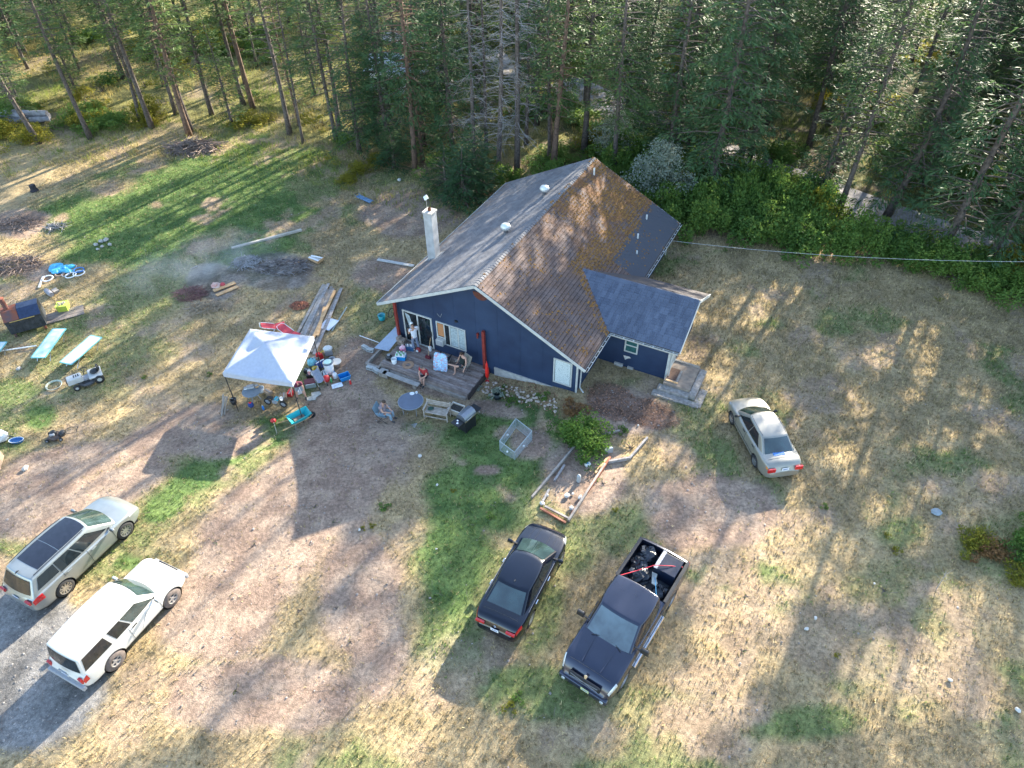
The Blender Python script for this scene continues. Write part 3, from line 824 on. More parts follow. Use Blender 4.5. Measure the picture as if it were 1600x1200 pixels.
# undergrowth in the forest
for j in range(190):
    while True:
        x = rr.uniform(-50, 56); y = rr.uniform(40, 84)
        d = float(forest_depth(x, y))
        if d > 1.5 and not (x > 8 and d < 7) and abs(x) < .75 * y + 4: break
    q = wpx(np.array([x]), np.array([y]))
    if abs(q[1][0] - np.interp(q[0][0], [600, 760, 880, 980, 1060, 1160, 1280, 1400, 1500, 1600, 1750], [50, 90, 130, 175, 212, 255, 300, 345, 378, 408, 440])) < 14 and q[0][0] > 600: continue
    yel = rr.random() < (.55 if x < 0 else .3)
    bush(x, y, rr.uniform(.6, 1.2) * (1 if x < 0 else 1.25), rr.uniform(.35, .8), ('yellow-green' if yel else 'green') + ' forest bush ' + depth_word(x, y) + ', ' + where(x, y), leaf_yellow if yel else leaf_green, 'bushes under the trees')
# tall silver-leaved shrub behind the roof
SB = bush_data(300, 1.9, 5.2, 8000, .11, 44)
P = G(1025, 330); bush(P.x + .2, P.y + 1.0, 1.15, 1.0, 'tall silver-leaved shrub rising behind the right roof slope', leaf_silver, None, 0, 'silver_shrub', 'shrub', SB)
P = G(965, 262); bush(P.x, P.y + 1, .9, .9, 'silver-leaved shrub behind the roof peak', leaf_silver, None, 0, 'silver_shrub', 'shrub', SB)
for u, v, s, h_, mm, lab in ((1075, 352, 1.1, 1.15, leaf_green, 'green bush beside the back right roof corner'), (1040, 345, 1.0, 1.2, leaf_green, 'green bush behind the back right roof corner'), (1100, 340, 1.1, 1.3, leaf_green, 'large bush where the hedge meets the house'), (860, 285, .8, .9, leaf_green, 'green bush behind the roof ridge left of the peak'), (790, 290, .7, .8, leaf_green, 'green bush at the foot of the dead trees'),
                             (560, 268, .6, .4, leaf_yellow, 'low yellow-green weed bush above the blue scrap'), (545, 285, .5, .35, leaf_yellow, 'low green weed clump left of the blue scrap'), (500, 250, .7, .3, leaf_yellow, 'low leafy clump on the bank left of the firs'), (590, 255, .6, .4, leaf_yellow, 'low leafy clump under the firs')):
    P = G(u, v); bush(P.x, P.y, s, h_, lab, mm)
# neighbour's building seen between the trunks
P = G(610, 200)
t = thing('neighbour_building', 'pale building with a light grey metal roof behind the firs', 'building', (P.x + 1, P.y + 9, T(P.x, P.y)), -.25); t.scale = (.75, .75, .8)
mb = MB(); mb.box(-4.5, 4.5, -2.5, 2.5, 0, 2.4); mb.build('wall', mat('pale_siding', (.6, .62, .63), .7, var=.1), t)
mb = MB(); mb.add([(-4.9, -3, 2.35), (4.9, -3, 2.35), (4.9, 0, 3.6), (-4.9, 0, 3.6), (-4.9, 3, 2.35), (4.9, 3, 2.35)], [(0, 1, 2, 3), (3, 2, 5, 4)])
mb.build('roof', mat('pale_metal_roof', (.40, .43, .46), .5, .2, var=.15, scale=3), t, solid=.06)
for x in (-3, -.6, 2.2):
    w_ = MB().box(x - .5, x + .5, -2.56, -2.503, .9, 1.9).build('window', whitep, t)
    MB().box(x - .43, x + .43, -2.58, -2.562, .97, 1.83).build('pane', glassd, w_)
# ================================================================ HOUSE
house = thing('house', 'dark blue house with mossy brown and grey shingle roof mid yard', 'house', (HO.x, HO.y, 0), HA)
ZE, ZR, UR, HW, HL = 1.806, 4.745, 5.894, 11.56, 14.36
SL_, SR_ = (ZR - ZE) / UR, (ZR - ZE) / (HW - UR)
WV = .5                                                   # front wall plane
def zroof(u): return ZE + SL_ * u if u < UR else ZR - SR_ * (u - UR)
def onv(u, v, v0):
    d = ray(u, v); o = HO + HV * v0; t = (o.dot(HV)) / (d.x * HV.x + d.y * HV.y)
    P = d * t; return ((P.x - HO.x) * HU.x + (P.y - HO.y) * HU.y, P.z + CAMH)
def hw(u, v, z=0):
    P = HO + HU * u + HV * v; return Vector((P.x, P.y, z))
def hg(u, v, dz=0):
    P = hw(u, v); return Vector((P.x, P.y, T(P.x, P.y) + dz))
bluewall = mat('blue_painted_siding', (.009, .023, .062), .75, col2=(.020, .043, .098), scale=.8, bump=.25, bscale=40)
trimw = mat('white_trim', (.46, .47, .45), .6, var=.12, scale=4)
redtrim = mat('red_painted_wood', (.22, .028, .02), .6, var=.2, scale=5)
def W(name, mb, m, parent=house, **k): return mb.build(name, m, parent, **k)
# walls
mb = MB()
def zr_in(u): return zroof(u) - .07
poly = [(.6, -1.3), (10.99, -1.3), (10.99, zr_in(10.99)), (UR, zr_in(UR)), (.6, zr_in(.6))]
def wall_profile(mb, poly, v0, v1):
    n_ = len(poly); vs = [(u, v0, z) for u, z in poly] + [(u, v1, z) for u, z in poly]
    mb.add(vs, [tuple(range(n_)), tuple(range(n_, 2 * n_))[::-1]] + [((i + 1) % n_, i, n_ + i, n_ + (i + 1) % n_) for i in range(n_)])
wall_profile(mb, poly, WV, HL - .4)
W('wall', mb, bluewall)
# vertical battens of the plywood siding, faint
mb = MB()
for u in np.arange(.62, 10.99, 1.22):
    mb.box(u - .02, u + .02, WV - .008, WV - .002, -1.2, zr_in(u) - .02)
for v in np.arange(1.7, 13.5, 1.22): mb.box(10.992, 10.998, v - .02, v + .02, -1.2, zr_in(10.99) - .02)
W('siding_joint', mb, bluewall)
# roof decks under the shingles
deckm = mat('roof_underlay', (.07, .06, .06), .9, var=.2)
def roof_slab(name, pts, m, th=.05):
    mb = MB(); n_ = len(pts)
    mb.add([p for p in pts] + [(p[0], p[1], p[2] - th) for p in pts], [tuple(range(n_)), tuple(range(n_, 2 * n_))[::-1]] + [((i + 1) % n_, i, n_ + i, n_ + (i + 1) % n_) for i in range(n_)])
    return W(name, mb, m)
roof_l = roof_slab('roof', [(0, 0, ZE), (UR, 0, ZR), (UR, HL, ZR), (0, HL, ZE)], deckm)
roof_l['label'] = 'left roof slope with light grey shingles'
roof_r = roof_slab('roof', [(UR + .002, 0, ZR), (HW, 0, ZE), (HW, HL, ZE), (UR + .002, HL, ZR)], deckm)
roof_r['label'] = 'right roof slope with mossy brown shingles'
AE, AR, AV0, AV1, AU = 1.85, 3.15, 3.0, 5.6, 15.05
roof_a = roof_slab('roof', [(11.45, AV0, AE), (AU, AV0, AE), (AU, AV1, AR), (8.97, AV1, AR)], deckm)
roof_a['label'] = 'small side roof with grey shingles tinted dark blue as shade'
roof_slab('roof', [(8.97, AV1 + .002, AR), (AU, AV1 + .002, AR), (AU, 8.2, AE), (11.45, 8.2, AE)], deckm)['label'] = 'hidden back slope of the small side roof'

def shingle_mat(name, ca, cb_, moss=False, patch=False, streak=0, course=None):
    m, n, l, b = newmat(name)
    geo = n.new('ShaderNodeNewGeometry')
    sub = n.new('ShaderNodeVectorMath'); sub.operation = 'SUBTRACT'; sub.inputs[1].default_value = tuple(HO)
    l.new(geo.outputs['Position'], sub.inputs[0])
    def dot(v):
        q = n.new('ShaderNodeVectorMath'); q.operation = 'DOT_PRODUCT'; q.inputs[1].default_value = tuple(v); l.new(sub.outputs[0], q.inputs[0]); return q.outputs['Value']
    U_, V_ = dot(HU), dot(HV)
    cmb = n.new('ShaderNodeCombineXYZ'); l.new(U_, cmb.inputs[0]); l.new(V_, cmb.inputs[1])
    def noise(sc, det=5, lo=.35, hi=.65, vec=None):
        q = n.new('ShaderNodeTexNoise'); q.inputs['Scale'].default_value = sc; q.inputs['Detail'].default_value = det
        l.new(vec or cmb.outputs[0], q.inputs['Vector'])
        r = n.new('ShaderNodeMapRange'); r.inputs['From Min'].default_value = lo; r.inputs['From Max'].default_value = hi
        l.new(q.outputs['Fac'], r.inputs['Value']); return r.outputs['Result']
    def mix(f, a, c):
        q = n.new('ShaderNodeMix'); q.data_type = 'RGBA'
        l.new(f, q.inputs['Factor'])
        for s_, v in (('A', a), ('B', c)):
            if isinstance(v, tuple): q.inputs[s_].default_value = (*v, 1)
            else: l.new(v, q.inputs[s_])
        return q.outputs['Result']
    def math_(op, a, c):
        q = n.new('ShaderNodeMath'); q.operation = op; q.use_clamp = True
        for i_, v in enumerate((a, c)):
            if isinstance(v, (int, float)): q.inputs[i_].default_value = v
            else: l.new(v, q.inputs[i_])
        return q.outputs[0]
    # one tone per tab
    at = n.new('ShaderNodeAttribute'); at.attribute_name = 'rnd'
    wn_ = n.new('ShaderNodeTexWhiteNoise'); wn_.noise_dimensions = '3D'
    sn = n.new('ShaderNodeVectorMath'); sn.operation = 'SNAP'; sn.inputs[1].default_value = (.19, .30, 1); l.new(cmb.outputs[0], sn.inputs[0]); l.new(sn.outputs[0], wn_.inputs['Vector'])
    c = mix(wn_.outputs['Value'], ca, cb_)
    c = mix(math_('MULTIPLY', noise(.7), .35), c, tuple(v * .55 for v in ca))
    c = mix(math_('MULTIPLY', noise(30, 2), .4), c, tuple(min(1, v * 1.5) for v in cb_))
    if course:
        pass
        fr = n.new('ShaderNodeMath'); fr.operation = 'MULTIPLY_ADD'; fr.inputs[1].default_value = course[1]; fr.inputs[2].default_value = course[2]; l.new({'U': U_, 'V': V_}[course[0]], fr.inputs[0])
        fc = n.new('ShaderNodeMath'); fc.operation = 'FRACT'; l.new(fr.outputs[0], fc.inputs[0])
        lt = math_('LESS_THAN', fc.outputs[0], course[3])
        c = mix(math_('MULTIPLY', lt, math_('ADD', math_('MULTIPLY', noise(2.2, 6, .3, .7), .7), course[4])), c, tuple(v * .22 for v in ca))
    if moss:
        # rusty moss stain towards the peak and low in the middle
        a1 = n.new('ShaderNodeMapRange'); a1.inputs['From Min'].default_value = 4; a1.inputs['From Max'].default_value = 12; l.new(V_, a1.inputs['Value'])
        f = math_('MULTIPLY', noise(1.1, 6, .38, .6), math_('ADD', math_('MULTIPLY', a1.outputs[0], .75), .18))
        c = mix(f, c, (.17, .078, .030))
    if patch:   # newer dark shingles low at the back
        a2 = math_('MULTIPLY', math_('GREATER_THAN', U_, 9.75), math_('GREATER_THAN', V_, 7.6))
        c = mix(a2, c, (.075, .08, .095))
    if streak:
        a3 = n.new('ShaderNodeMapRange'); a3.inputs['From Min'].default_value = 1.2; a3.inputs['From Max'].default_value = .1; l.new(U_, a3.inputs['Value'])
        c = mix(math_('MULTIPLY', a3.outputs[0], noise(2.5, 6, .4, .62)), c, (.17, .12, .09))
    l.new(c, b.inputs['Base Color']); b.inputs['Roughness'].default_value = .9; b.inputs['Specular IOR Level'].default_value = .3
    nb = n.new('ShaderNodeTexNoise'); nb.inputs['Scale'].default_value = 60; l.new(cmb.outputs[0], nb.inputs['Vector'])
    bp = n.new('ShaderNodeBump'); bp.inputs['Strength'].default_value = .5; bp.inputs['Distance'].default_value = .01
    l.new(nb.outputs['Fac'], bp.inputs['Height']); l.new(bp.outputs['Normal'], b.inputs['Normal'])
    return m
Lr0 = math.hypot(HW - UR, ZR - ZE) / (HW - UR); Ll0 = math.hypot(UR, ZR - ZE) / UR
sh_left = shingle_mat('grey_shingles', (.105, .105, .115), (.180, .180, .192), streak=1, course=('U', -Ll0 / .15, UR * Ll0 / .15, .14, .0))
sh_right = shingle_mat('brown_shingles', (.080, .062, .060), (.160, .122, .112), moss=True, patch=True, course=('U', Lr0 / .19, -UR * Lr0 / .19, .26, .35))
sh_annex = shingle_mat('shade_tinted_shingles', (.055, .068, .10), (.105, .125, .17))  # grey shingles; the dark blue of their shade is mixed into the colour
sr = random.Random(3)
def shingle_geo(lx, ly, th=.014):
    """slab lying in xy: x down slope (0..lx), y along the eave; low edge lifted"""
    mb = MB(); mb.add([(0, 0, 0), (lx, 0, 0), (lx, ly, 0), (0, ly, 0), (0, 0, .002), (lx, 0, th), (lx, ly, th), (0, ly, .002)],
                      [(0, 3, 2, 1), (4, 5, 6, 7), (1, 2, 6, 5), (0, 1, 5, 4), (2, 3, 7, 6), (3, 0, 4, 7)])
    return mb
def lay(parent, m, origin, down, along, rows, expo, tab, lim, nmax, th=.016):
    """rows of shingles; lim(row distance) -> (start, end) along the eave"""
    slots = []
    down = Vector(down).normalized(); along = Vector(along).normalized(); nrm = down.cross(along)
    if nrm.z < 0: nrm = -nrm
    for r_ in range(rows):
        s0, s1 = lim(r_ * expo)
        s = s0 - (r_ % 2) * tab / 2 - sr.uniform(0, .05)
        while s < s1 - .03:
            a, b_ = max(s, s0), min(s + tab - .012, s1)
            if b_ - a > .03: slots.append((Vector(origin) + down * (r_ * expo) + along * a + nrm * (.012 + sr.uniform(0, .004)), b_ - a))
            s += tab
    MR = Matrix((down, along, down.cross(along))).transposed()
    flip = MR.col[2].z < 0
    camL = house.matrix_world.inverted() @ Vector((0, 0, CAMH)) if False else None
    cpos = Vector(((-HO.x) * HU.x + (-HO.y) * HU.y, (-HO.x) * HV.x + (-HO.y) * HV.y, CAMH))
    full = [q for q in slots if abs(q[1] - (tab - .012)) < .003]
    full.sort(key=lambda q: (q[0] - cpos).length)
    single = full[:nmax]; ids = set(id(q) for q in single)
    base = shingle_geo(expo + .03, tab - .012, th)
    if flip: base.v = [(x, y, -z) for x, y, z in base.v]
    me = base.mesh('shingle', m)
    for q in single:
        o = bpy.data.objects.new('shingle', me); COL.objects.link(o); o.parent = parent
        Mx = MR.to_4x4(); Mx.translation = q[0]; o.matrix_basis = Mx
    mb = MB()
    for q in slots:
        if id(q) in ids: continue
        g_ = shingle_geo(expo + .03, q[1], th)
        if flip: g_.v = [(x, y, -z) for x, y, z in g_.v]
        Mx = MR.to_4x4(); Mx.translation = q[0]; mb.M = Mx; mb.add(g_.v, g_.f)
    mb.M = Matrix()
    o = mb.build('shingles', m, parent); o['kind'] = 'stuff'
Lr = math.hypot(HW - UR, ZR - ZE); Ll = math.hypot(UR, ZR - ZE)
def lim_r(d):
    u = UR + d * (HW - UR) / Lr
    return (-.02, HL + .02)
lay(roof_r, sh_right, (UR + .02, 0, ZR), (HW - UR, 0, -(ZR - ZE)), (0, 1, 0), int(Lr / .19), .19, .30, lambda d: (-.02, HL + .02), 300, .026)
lay(roof_l, sh_left, (UR - .02, 0, ZR), (-UR, 0, -(ZR - ZE)), (0, 1, 0), int(Ll / .15), .15, .32, lambda d: (-.02, HL + .02), 300, .012)
La = math.hypot(AV1 - AV0, AR - AE)
def lim_a(d):
    v = AV1 - d * (AV1 - AV0) / La
    z = AE + (v - AV0) * (AR - AE) / (AV1 - AV0)
    return (UR + (ZR - z) / SR_ + .04, AU + .02)
lay(roof_a, sh_annex, (0, AV1 - .02, AR), (0, -(AV1 - AV0), -(AR - AE)), (1, 0, 0), int(La / .15), .15, .30, lim_a, 300, .015)
# ridge caps
for name_, (p, q, m_) in {'r': ((UR, -.03, ZR + .03), (UR, HL + .02, ZR + .03), sh_left), 'a': ((9.0, AV1, AR + .03), (AU + .02, AV1, AR + .03), sh_annex)}.items():
    p, q = Vector(p), Vector(q); L_ = (q - p).length; d = (q - p) / L_; sd = Vector((d.y, -d.x, 0)); cnt = int(L_ / .2)
    base = MB(); base.add([tuple(-sd * .15 + Vector((0, 0, -.055))), tuple(sd * .15 + Vector((0, 0, -.055))), tuple(d * .23 + sd * .15 + Vector((0, 0, -.075))), tuple(d * .23 - sd * .15 + Vector((0, 0, -.075))), (0, 0, .022), tuple(d * .23)], [(0, 4, 5, 3), (4, 1, 2, 5), (0, 1, 4)])
    me = base.mesh('ridge_cap', m_)
    for i in range(cnt):
        o = bpy.data.objects.new('ridge_cap', me); COL.objects.link(o); o.parent = roof_l if name_ == 'r' else roof_a; o.location = p + d * i * .2
# moss lumps on the right slope
mossm = mat('rusty_moss', (.07, .035, .015), .95, col2=(.34, .17, .04), scale=9)
mb = MB(); rm = np.random.default_rng(5); cnt = 0
for _ in range(34000):
    u = rm.uniform(UR + .05, HW - .1); v = rm.uniform(.1, HL)
    dens = .05 + .75 * max(0, (v - 6.5) / 8) * (1 if u < 9.6 else .2) + (.5 if (8.3 < u < 9.9 and 5 < v < 12) else 0)
    val = UR + (ZR - (AE + (min(v, AV1) - AV0) * .5)) / SR_
    if v < AV1 and v > AV0 - .3 and u > val - .6: dens += .8
    if AV1 - .3 < v < AV1 + .9 and 8.4 < u < 11: dens += .7
    if v < AV1 + .1 and v > AV0 and u > val - .05: continue
    if AV1 < v < 8.2 and u > UR + (ZR - (AR - (v - AV1) * .5)) / SR_ - .05: continue
    if u > 10 and v > 8.4 and rm.random() < .8: continue
    if rm.random() > dens * (0.25 + 1.2 * float(fbm(u * 1.0, v * 1.0, 1.2, 77, 3) > .5)): continue
    row = round((u - UR) * Lr / (HW - UR) / .19) * .19 * (HW - UR) / Lr + UR + rm.normal(0, .025)
    s = rm.uniform(.03, .075)
    z = ZR - SR_ * (row - UR) + .02
    mb.add([(row - s, v - s, z + s * .4), (row + s, v - s * 1.3, z - s * .6), (row + s * 1.1, v + s, z - s * .6), (row - s, v + s * 1.2, z + s * .4), (row, v, z + s * .9)], [(0, 1, 4), (1, 2, 4), (2, 3, 4), (3, 0, 4)])
    cnt += 1
o = mb.build('moss', mossm, roof_r); o['kind'] = 'stuff'
# fascia boards and rakes
def facia(name, p, q, m=trimw, w=.03, h=.15):
    return W(name, MB().bar(p, q, w, h), m)
facia('rake_board', (-.02, -.05, ZE - .07), (UR, -.05, ZR - .07)); facia('rake_board', (UR, -.052, ZR - .07), (HW + .02, -.052, ZE - .07))
facia('rake_board', (0, HL + .04, ZE - .07), (UR, HL + .04, ZR - .07)); facia('rake_board', (UR, HL + .042, ZR - .07), (HW, HL + .042, ZE - .07))
facia('fascia_board', (-.035, -.03, ZE - .05), (-.035, HL + .02, ZE - .05), h=.12)
facia('rake_board', (AU + .05, AV0, AE - .06), (AU + .05, AV1, AR - .06)); facia('rake_board', (AU + .052, AV1, AR - .06), (AU + .052, 8.2, AE - .06))
W('soffit', MB().add([(.02, .02, ZE - .065), (UR, .02, ZR - .065), (UR, WV, ZR - .065), (.02, WV, ZE - .065)], [(0, 3, 2, 1)]), trimw)
W('soffit', MB().add([(UR, .02, ZR - .065), (HW - .02, .02, ZE - .065), (HW - .02, WV, ZE - .065), (UR, WV, ZR - .065)], [(0, 3, 2, 1)]), trimw)
# gutters with brackets and debris
debris = mat('gutter_debris', (.05, .035, .03), .95, var=.5, scale=20)
def gutter(p, q, out, nb):
    p, q, out = Vector(p), Vector(q), Vector(out); mb = MB(); d = (q - p).normalized()
    prof = [(.01, 0), (.01, -.10), (.09, -.11), (.125, -.02), (.14, 0), (.115, 0), (.082, -.095), (.02, -.09), (.02, 0)]
    vs = [tuple(e + out * a + Vector((0, 0, b_))) for e in (p, q) for a, b_ in prof]; k_ = len(prof)
    mb.add(vs, [(i, (i + 1) % k_, k_ + (i + 1) % k_, k_ + i) for i in range(k_)] + [tuple(range(k_))[::-1], tuple(range(k_, 2 * k_))])
    g_ = W('gutter', mb, trimw)
    mb = MB(); mb.bar(p + out * .052 + Vector((0, 0, -.05)), q + out * .052 + Vector((0, 0, -.05)), .055, .03); mb.build('debris', debris, g_)
    for i in range(nb):
        c = p + (q - p) * ((i + .5) / nb); MB().bar(c + out * .005 + Vector((0, 0, .004)), c + out * .14 + Vector((0, 0, .006)), .05, .012, up=(0, 0, 1)).build('bracket', trimw, g_)
gutter((HW + .01, -.02, ZE - .01), (HW + .01, AV0 - .05, ZE - .01), (1, 0, 0), 7)
gutter((HW + .01, 8.3, ZE - .01), (HW + .01, HL, ZE - .01), (1, 0, 0), 12)
gutter((11.6, AV0 - .01, AE - .01), (AU, AV0 - .01, AE - .01), (0, -1, 0), 7)
# annex walls
mb = MB(); mb.box(11.0, 14.6, 3.36, 7.85, -1.0, AE - .02)
mb.add([(14.6, 3.36, AE - .02), (14.6, 7.85, AE - .02), (14.6, AV1, AR - .1), (11.2, 3.36, AE - .02), (11.2, 7.85, AE - .02), (11.2, AV1, AR - .1)], [(0, 1, 2), (3, 5, 4)])
W('annex_wall', mb, bluewall)
W('corner_trim', MB().box(10.95, 11.03, WV - .03, WV + .05, -.32, ZE - .12), trimw)
W('corner_trim', MB().box(14.52, 14.63, 3.33, 3.41, -.35, AE - .1), trimw)
W('downspout', MB().tube([(11.5, .6, ZE - .12), (11.12, .7, ZE - .35), (11.1, .7, -.1), (11.35, .6, -.28)], .035, 6), trimw)
W('downspout', MB().tube([(11.62, 14.0, ZE - .1), (11.15, 13.9, ZE - .4), (11.1, 13.9, -.2)], .04, 6), trimw)
W('downspout', MB().tube([(14.95, 3.1, AE - .1), (14.72, 3.3, AE - .4), (14.7, 3.3, -.2)], .035, 6), trimw)
W('foundation_block', MB().box(11.9, 12.35, 3.25, 3.36, -.42, -.18), concrete)
W('foundation_block', MB().box(12.6, 12.9, 3.27, 3.36, -.42, -.22), concrete)
W('foundation_strip', MB().box(6.5, 10.9, WV - .06, WV - .005, -1, -.42), concrete)
W('bare_patch', MB().prism([(0, 0)], 0, 0) if False else MB().add([(12.3, 3.352, .38), (12.62, 3.352, .40), (12.72, 3.352, .33), (12.55, 3.352, .26), (12.42, 3.352, .12), (12.36, 3.352, .25)], [(0, 5, 4, 3, 2, 1)]), mat('bare_plaster', (.5, .47, .44), .9, var=.2, scale=12))
# openings --------------------------------------------------------
def window(u0, u1, z0, z1, v, mull=(), hz=(), panem=None, fw=.06, name='window', proud=.05, sill=True):
    mb = MB()
    mb.box(u0, u1, v - proud, v, z1 - fw, z1); mb.box(u0, u1, v - proud, v, z0, z0 + fw)
    mb.box(u0, u0 + fw, v - proud, v, z0 + fw, z1 - fw); mb.box(u1 - fw, u1, v - proud, v, z0 + fw, z1 - fw)
    for x in mull: mb.box(x - fw / 2, x + fw / 2, v - proud, v, z0 + fw, z1 - fw)
    for (xa, xb, zz) in hz: mb.box(xa, xb, v - proud + .002, v - .002, zz - fw / 2, zz + fw / 2)
    w_ = W(name, MB().box(u0 + .02, u1 - .02, v - .012, v - .004, z0 + .02, z1 - .02), blackp)
    mb.build('frame', trimw, w_)
    xs = [u0 + fw] + sorted(x for x in mull) + [u1 - fw]
    for a, b_ in zip(xs[:-1], xs[1:]):
        a2 = a + (fw / 2 if a in mull else 0); b2 = b_ - (fw / 2 if b_ in mull else 0)
        MB().box(a2, b2, v - .026, v - .018, z0 + fw, z1 - fw).build('pane', panem or glassd, w_)
    return w_
curt = mat('pale_curtain', (.32, .38, .40), .8, var=.25, scale=10)
DZ = -.6
dw = window(1.14, 2.92, DZ, 1.45, WV, mull=(2.05,), name='sliding_door', fw=.08)
MB().add([(1.28, WV - .030, 1.3), (1.55, WV - .030, 1.2), (1.95, WV - .030, -.5), (1.8, WV - .030, -.5), (1.5, WV - .030, .3)], [(0, 4, 3, 2, 1)]).build('curtain', curt, dw)
MB().box(2.84, 2.88, WV - .10, WV - .06, .3, .6).build('handle', blackp, dw)
ww = window(3.18, 4.90, .0, 1.40, WV, mull=(3.66, 3.98, 4.47), hz=((3.18, 3.66, .42),), name='window')
MB().box(3.26, 3.62, WV - .035, WV - .029, .50, 1.30).build('board', mat('brown_paper', (.42, .19, .08), .8, var=.1), ww)
ac = W('air_conditioner', MB().box(3.22, 3.64, WV - .28, WV - .055, .03, .38), trimw, bevel=.01)
MB().box(3.26, 3.60, WV - .288, WV - .282, .07, .34).build('grille', greyp, ac)
for a, b_ in ((4.02, 4.42), (4.50, 4.82)): MB().grid(lambda i, j, a=a, b_=b_: (a + (b_ - a) * i, WV - .029 + .0025 * math.sin(i * 40), .08 + 1.22 * j), 24, 1).build('curtain', curt, ww)
w2 = window(9.77, 10.74, -.05, 1.47, WV, name='window', fw=.07)
lace, n, l, b = newmat('lace_curtain')
tc = n.new('ShaderNodeTexCoord'); vo = n.new('ShaderNodeTexVoronoi'); vo.inputs['Scale'].default_value = 16; vo.feature = 'DISTANCE_TO_EDGE'; l.new(tc.outputs['Object'], vo.inputs['Vector'])
mr = n.new('ShaderNodeMapRange'); mr.inputs['From Max'].default_value = .12; l.new(vo.outputs['Distance'], mr.inputs['Value'])
mx = n.new('ShaderNodeMix'); mx.data_type = 'RGBA'; mx.inputs['A'].default_value = (.25, .32, .34, 1); mx.inputs['B'].default_value = (.62, .68, .68, 1); l.new(mr.outputs[0], mx.inputs['Factor']); l.new(mx.outputs['Result'], b.inputs['Base Color'])
MB().box(9.86, 10.65, WV - .034, WV - .029, .03, 1.38).build('lace', lace, w2)
a0 = onv(978, 526, 3.36); a1 = onv(999, 532, 3.36); a2 = onv(995, 553.5, 3.36)
w3 = window(a0[0], a1[0], a2[1], a0[1], 3.36, hz=((a0[0] + .05, a1[0] - .05, (a2[1] + a0[1]) / 2),), name='window', fw=.07)
MB().box(a0[0] + .08, a1[0] - .08, 3.325, 3.331, a2[1] + .08, a0[1] - .08).build('green_blind', mat('green_tinted_pane', (.03, .10, .10), .2, var=.2), w3)
# door on the annex gable side
W('door', MB().box(14.602, 14.64, 3.55, 4.4, -.0, 1.75), trimw)
W('door_frame', MB().box(14.60, 14.67, 3.46, 3.55, -.05, 1.85).box(14.60, 14.67, 4.4, 4.48, -.05, 1.85), trimw)
# gable vent, posts, little fixtures
mb = MB(); vs = [(UR + .42 * math.cos(t), WV - .012, 3.98 + .42 * math.sin(t)) for t in np.linspace(math.pi, 2 * math.pi, 13)]; mb.add(vs, [tuple(range(13))])
W('gable_vent', mb, mat('rust_red_vent', (.10, .03, .02), .8, var=.3), solid=.02)
W('red_post', MB().box(.80, .93, .2, .33, -.95, 1.95), redtrim)
W('red_post', MB().box(5.96, 6.10, .26, .40, -.62, 1.85), redtrim)
W('wall_lamp', MB().box(5.60, 5.68, .38, .5, 1.35, 1.5).tube([(5.64, .42, 1.36), (5.64, .40, 1.22)], [.03, .05], 8), redtrim)
W('wall_box', MB().box(4.35, 4.48, .42, .5, 1.75, 1.85), blackp)
W('wire', MB().tube([(3.3, .48, 1.9), (3.5, .45, 1.75), (3.6, .46, 2.0)], .008, 4), trimw)
# chimney, vents, pipes on the roof
ch = W('chimney', MB().box(.42, .92, 4.25, 4.75, -1.0, 4.9), mat('grey_render', (.38, .385, .39), .9, var=.16, scale=3, bump=.4))
MB().box(.38, .96, 4.21, 4.79, 4.9, 4.98).build('chimney_cap', concrete, ch)
MB().lathe([(.09, 4.98), (.09, 5.13), (.075, 5.13), (.075, 4.99), (0, 4.99)], 10).at((0, 0, 0)).build('flue', mat('rusty_flue', (.15, .06, .03), .8, .4, var=.3), ch).location = (.67, 4.5, 0)
MB().tube([(.4, 4.7, 4.4), (.25, 4.9, 5.4)], .012, 5).build('antenna_arm', steel, ch)
MB().prism([(-.16, 0), (0, -.16), (.16, 0), (0, .16)], 0, .03).build('antenna_plate', whitep, ch).matrix_basis = Matrix.Translation((.25, 4.9, 5.42)) @ Matrix.Rotation(.9, 4, 'X')
flash = MB().add([(.2, 4.1, ZE + SL_ * .2 + .035), (1.15, 4.1, ZE + SL_ * 1.15 + .035), (1.15, 4.9, ZE + SL_ * 1.15 + .035), (.2, 4.9, ZE + SL_ * .2 + .035)], [(0, 1, 2, 3)])
W('chimney_flashing', flash, mat('dull_metal', (.33, .36, .38), .6, .3, var=.2))
for (u, v) in ((4.62, 5.5), (4.72, 10.0)):
    z = zroof(u)
    tv = W('turbine_vent', MB().lathe([(.13, 0), (.12, .26), (.2, .3)], 12), steel, smooth=True); tv.location = (u, v, z - .03)
    MB().lathe([(.17, .28), (.25, .38), (.27, .46), (.22, .56), (.10, .62), (0, .63)], 18).build('turbine_head', mat('vent_white', (.7, .7, .67), .4, .3, var=.05), tv, smooth=True)
    for k_ in range(12):
        t_ = k_ * math.pi / 6
        MB().bar((.2 * math.cos(t_), .2 * math.sin(t_), .3), (.268 * math.cos(t_ + .15), .268 * math.sin(t_ + .15), .46), .012, .03).build('vane', greyp, tv)
    MB().add([(-.28, -.28, -.10), (.28, -.28, .18), (.28, .28, .18), (-.28, .28, -.10)], [(0, 1, 2, 3)]).build('flange', steel, tv, solid=.01)
for (u, v, h_) in ((6.5, 12.9, .45), (10.2, 10.6, .3), (10.6, 9.4, .22), (10.0, 12.6, .3)):
    W('vent_pipe', MB().tube([(u, v, zroof(u) - .05), (u, v, zroof(u) + h_)], .05, 8), mat('pipe_white', (.6, .6, .58), .6, var=.1))

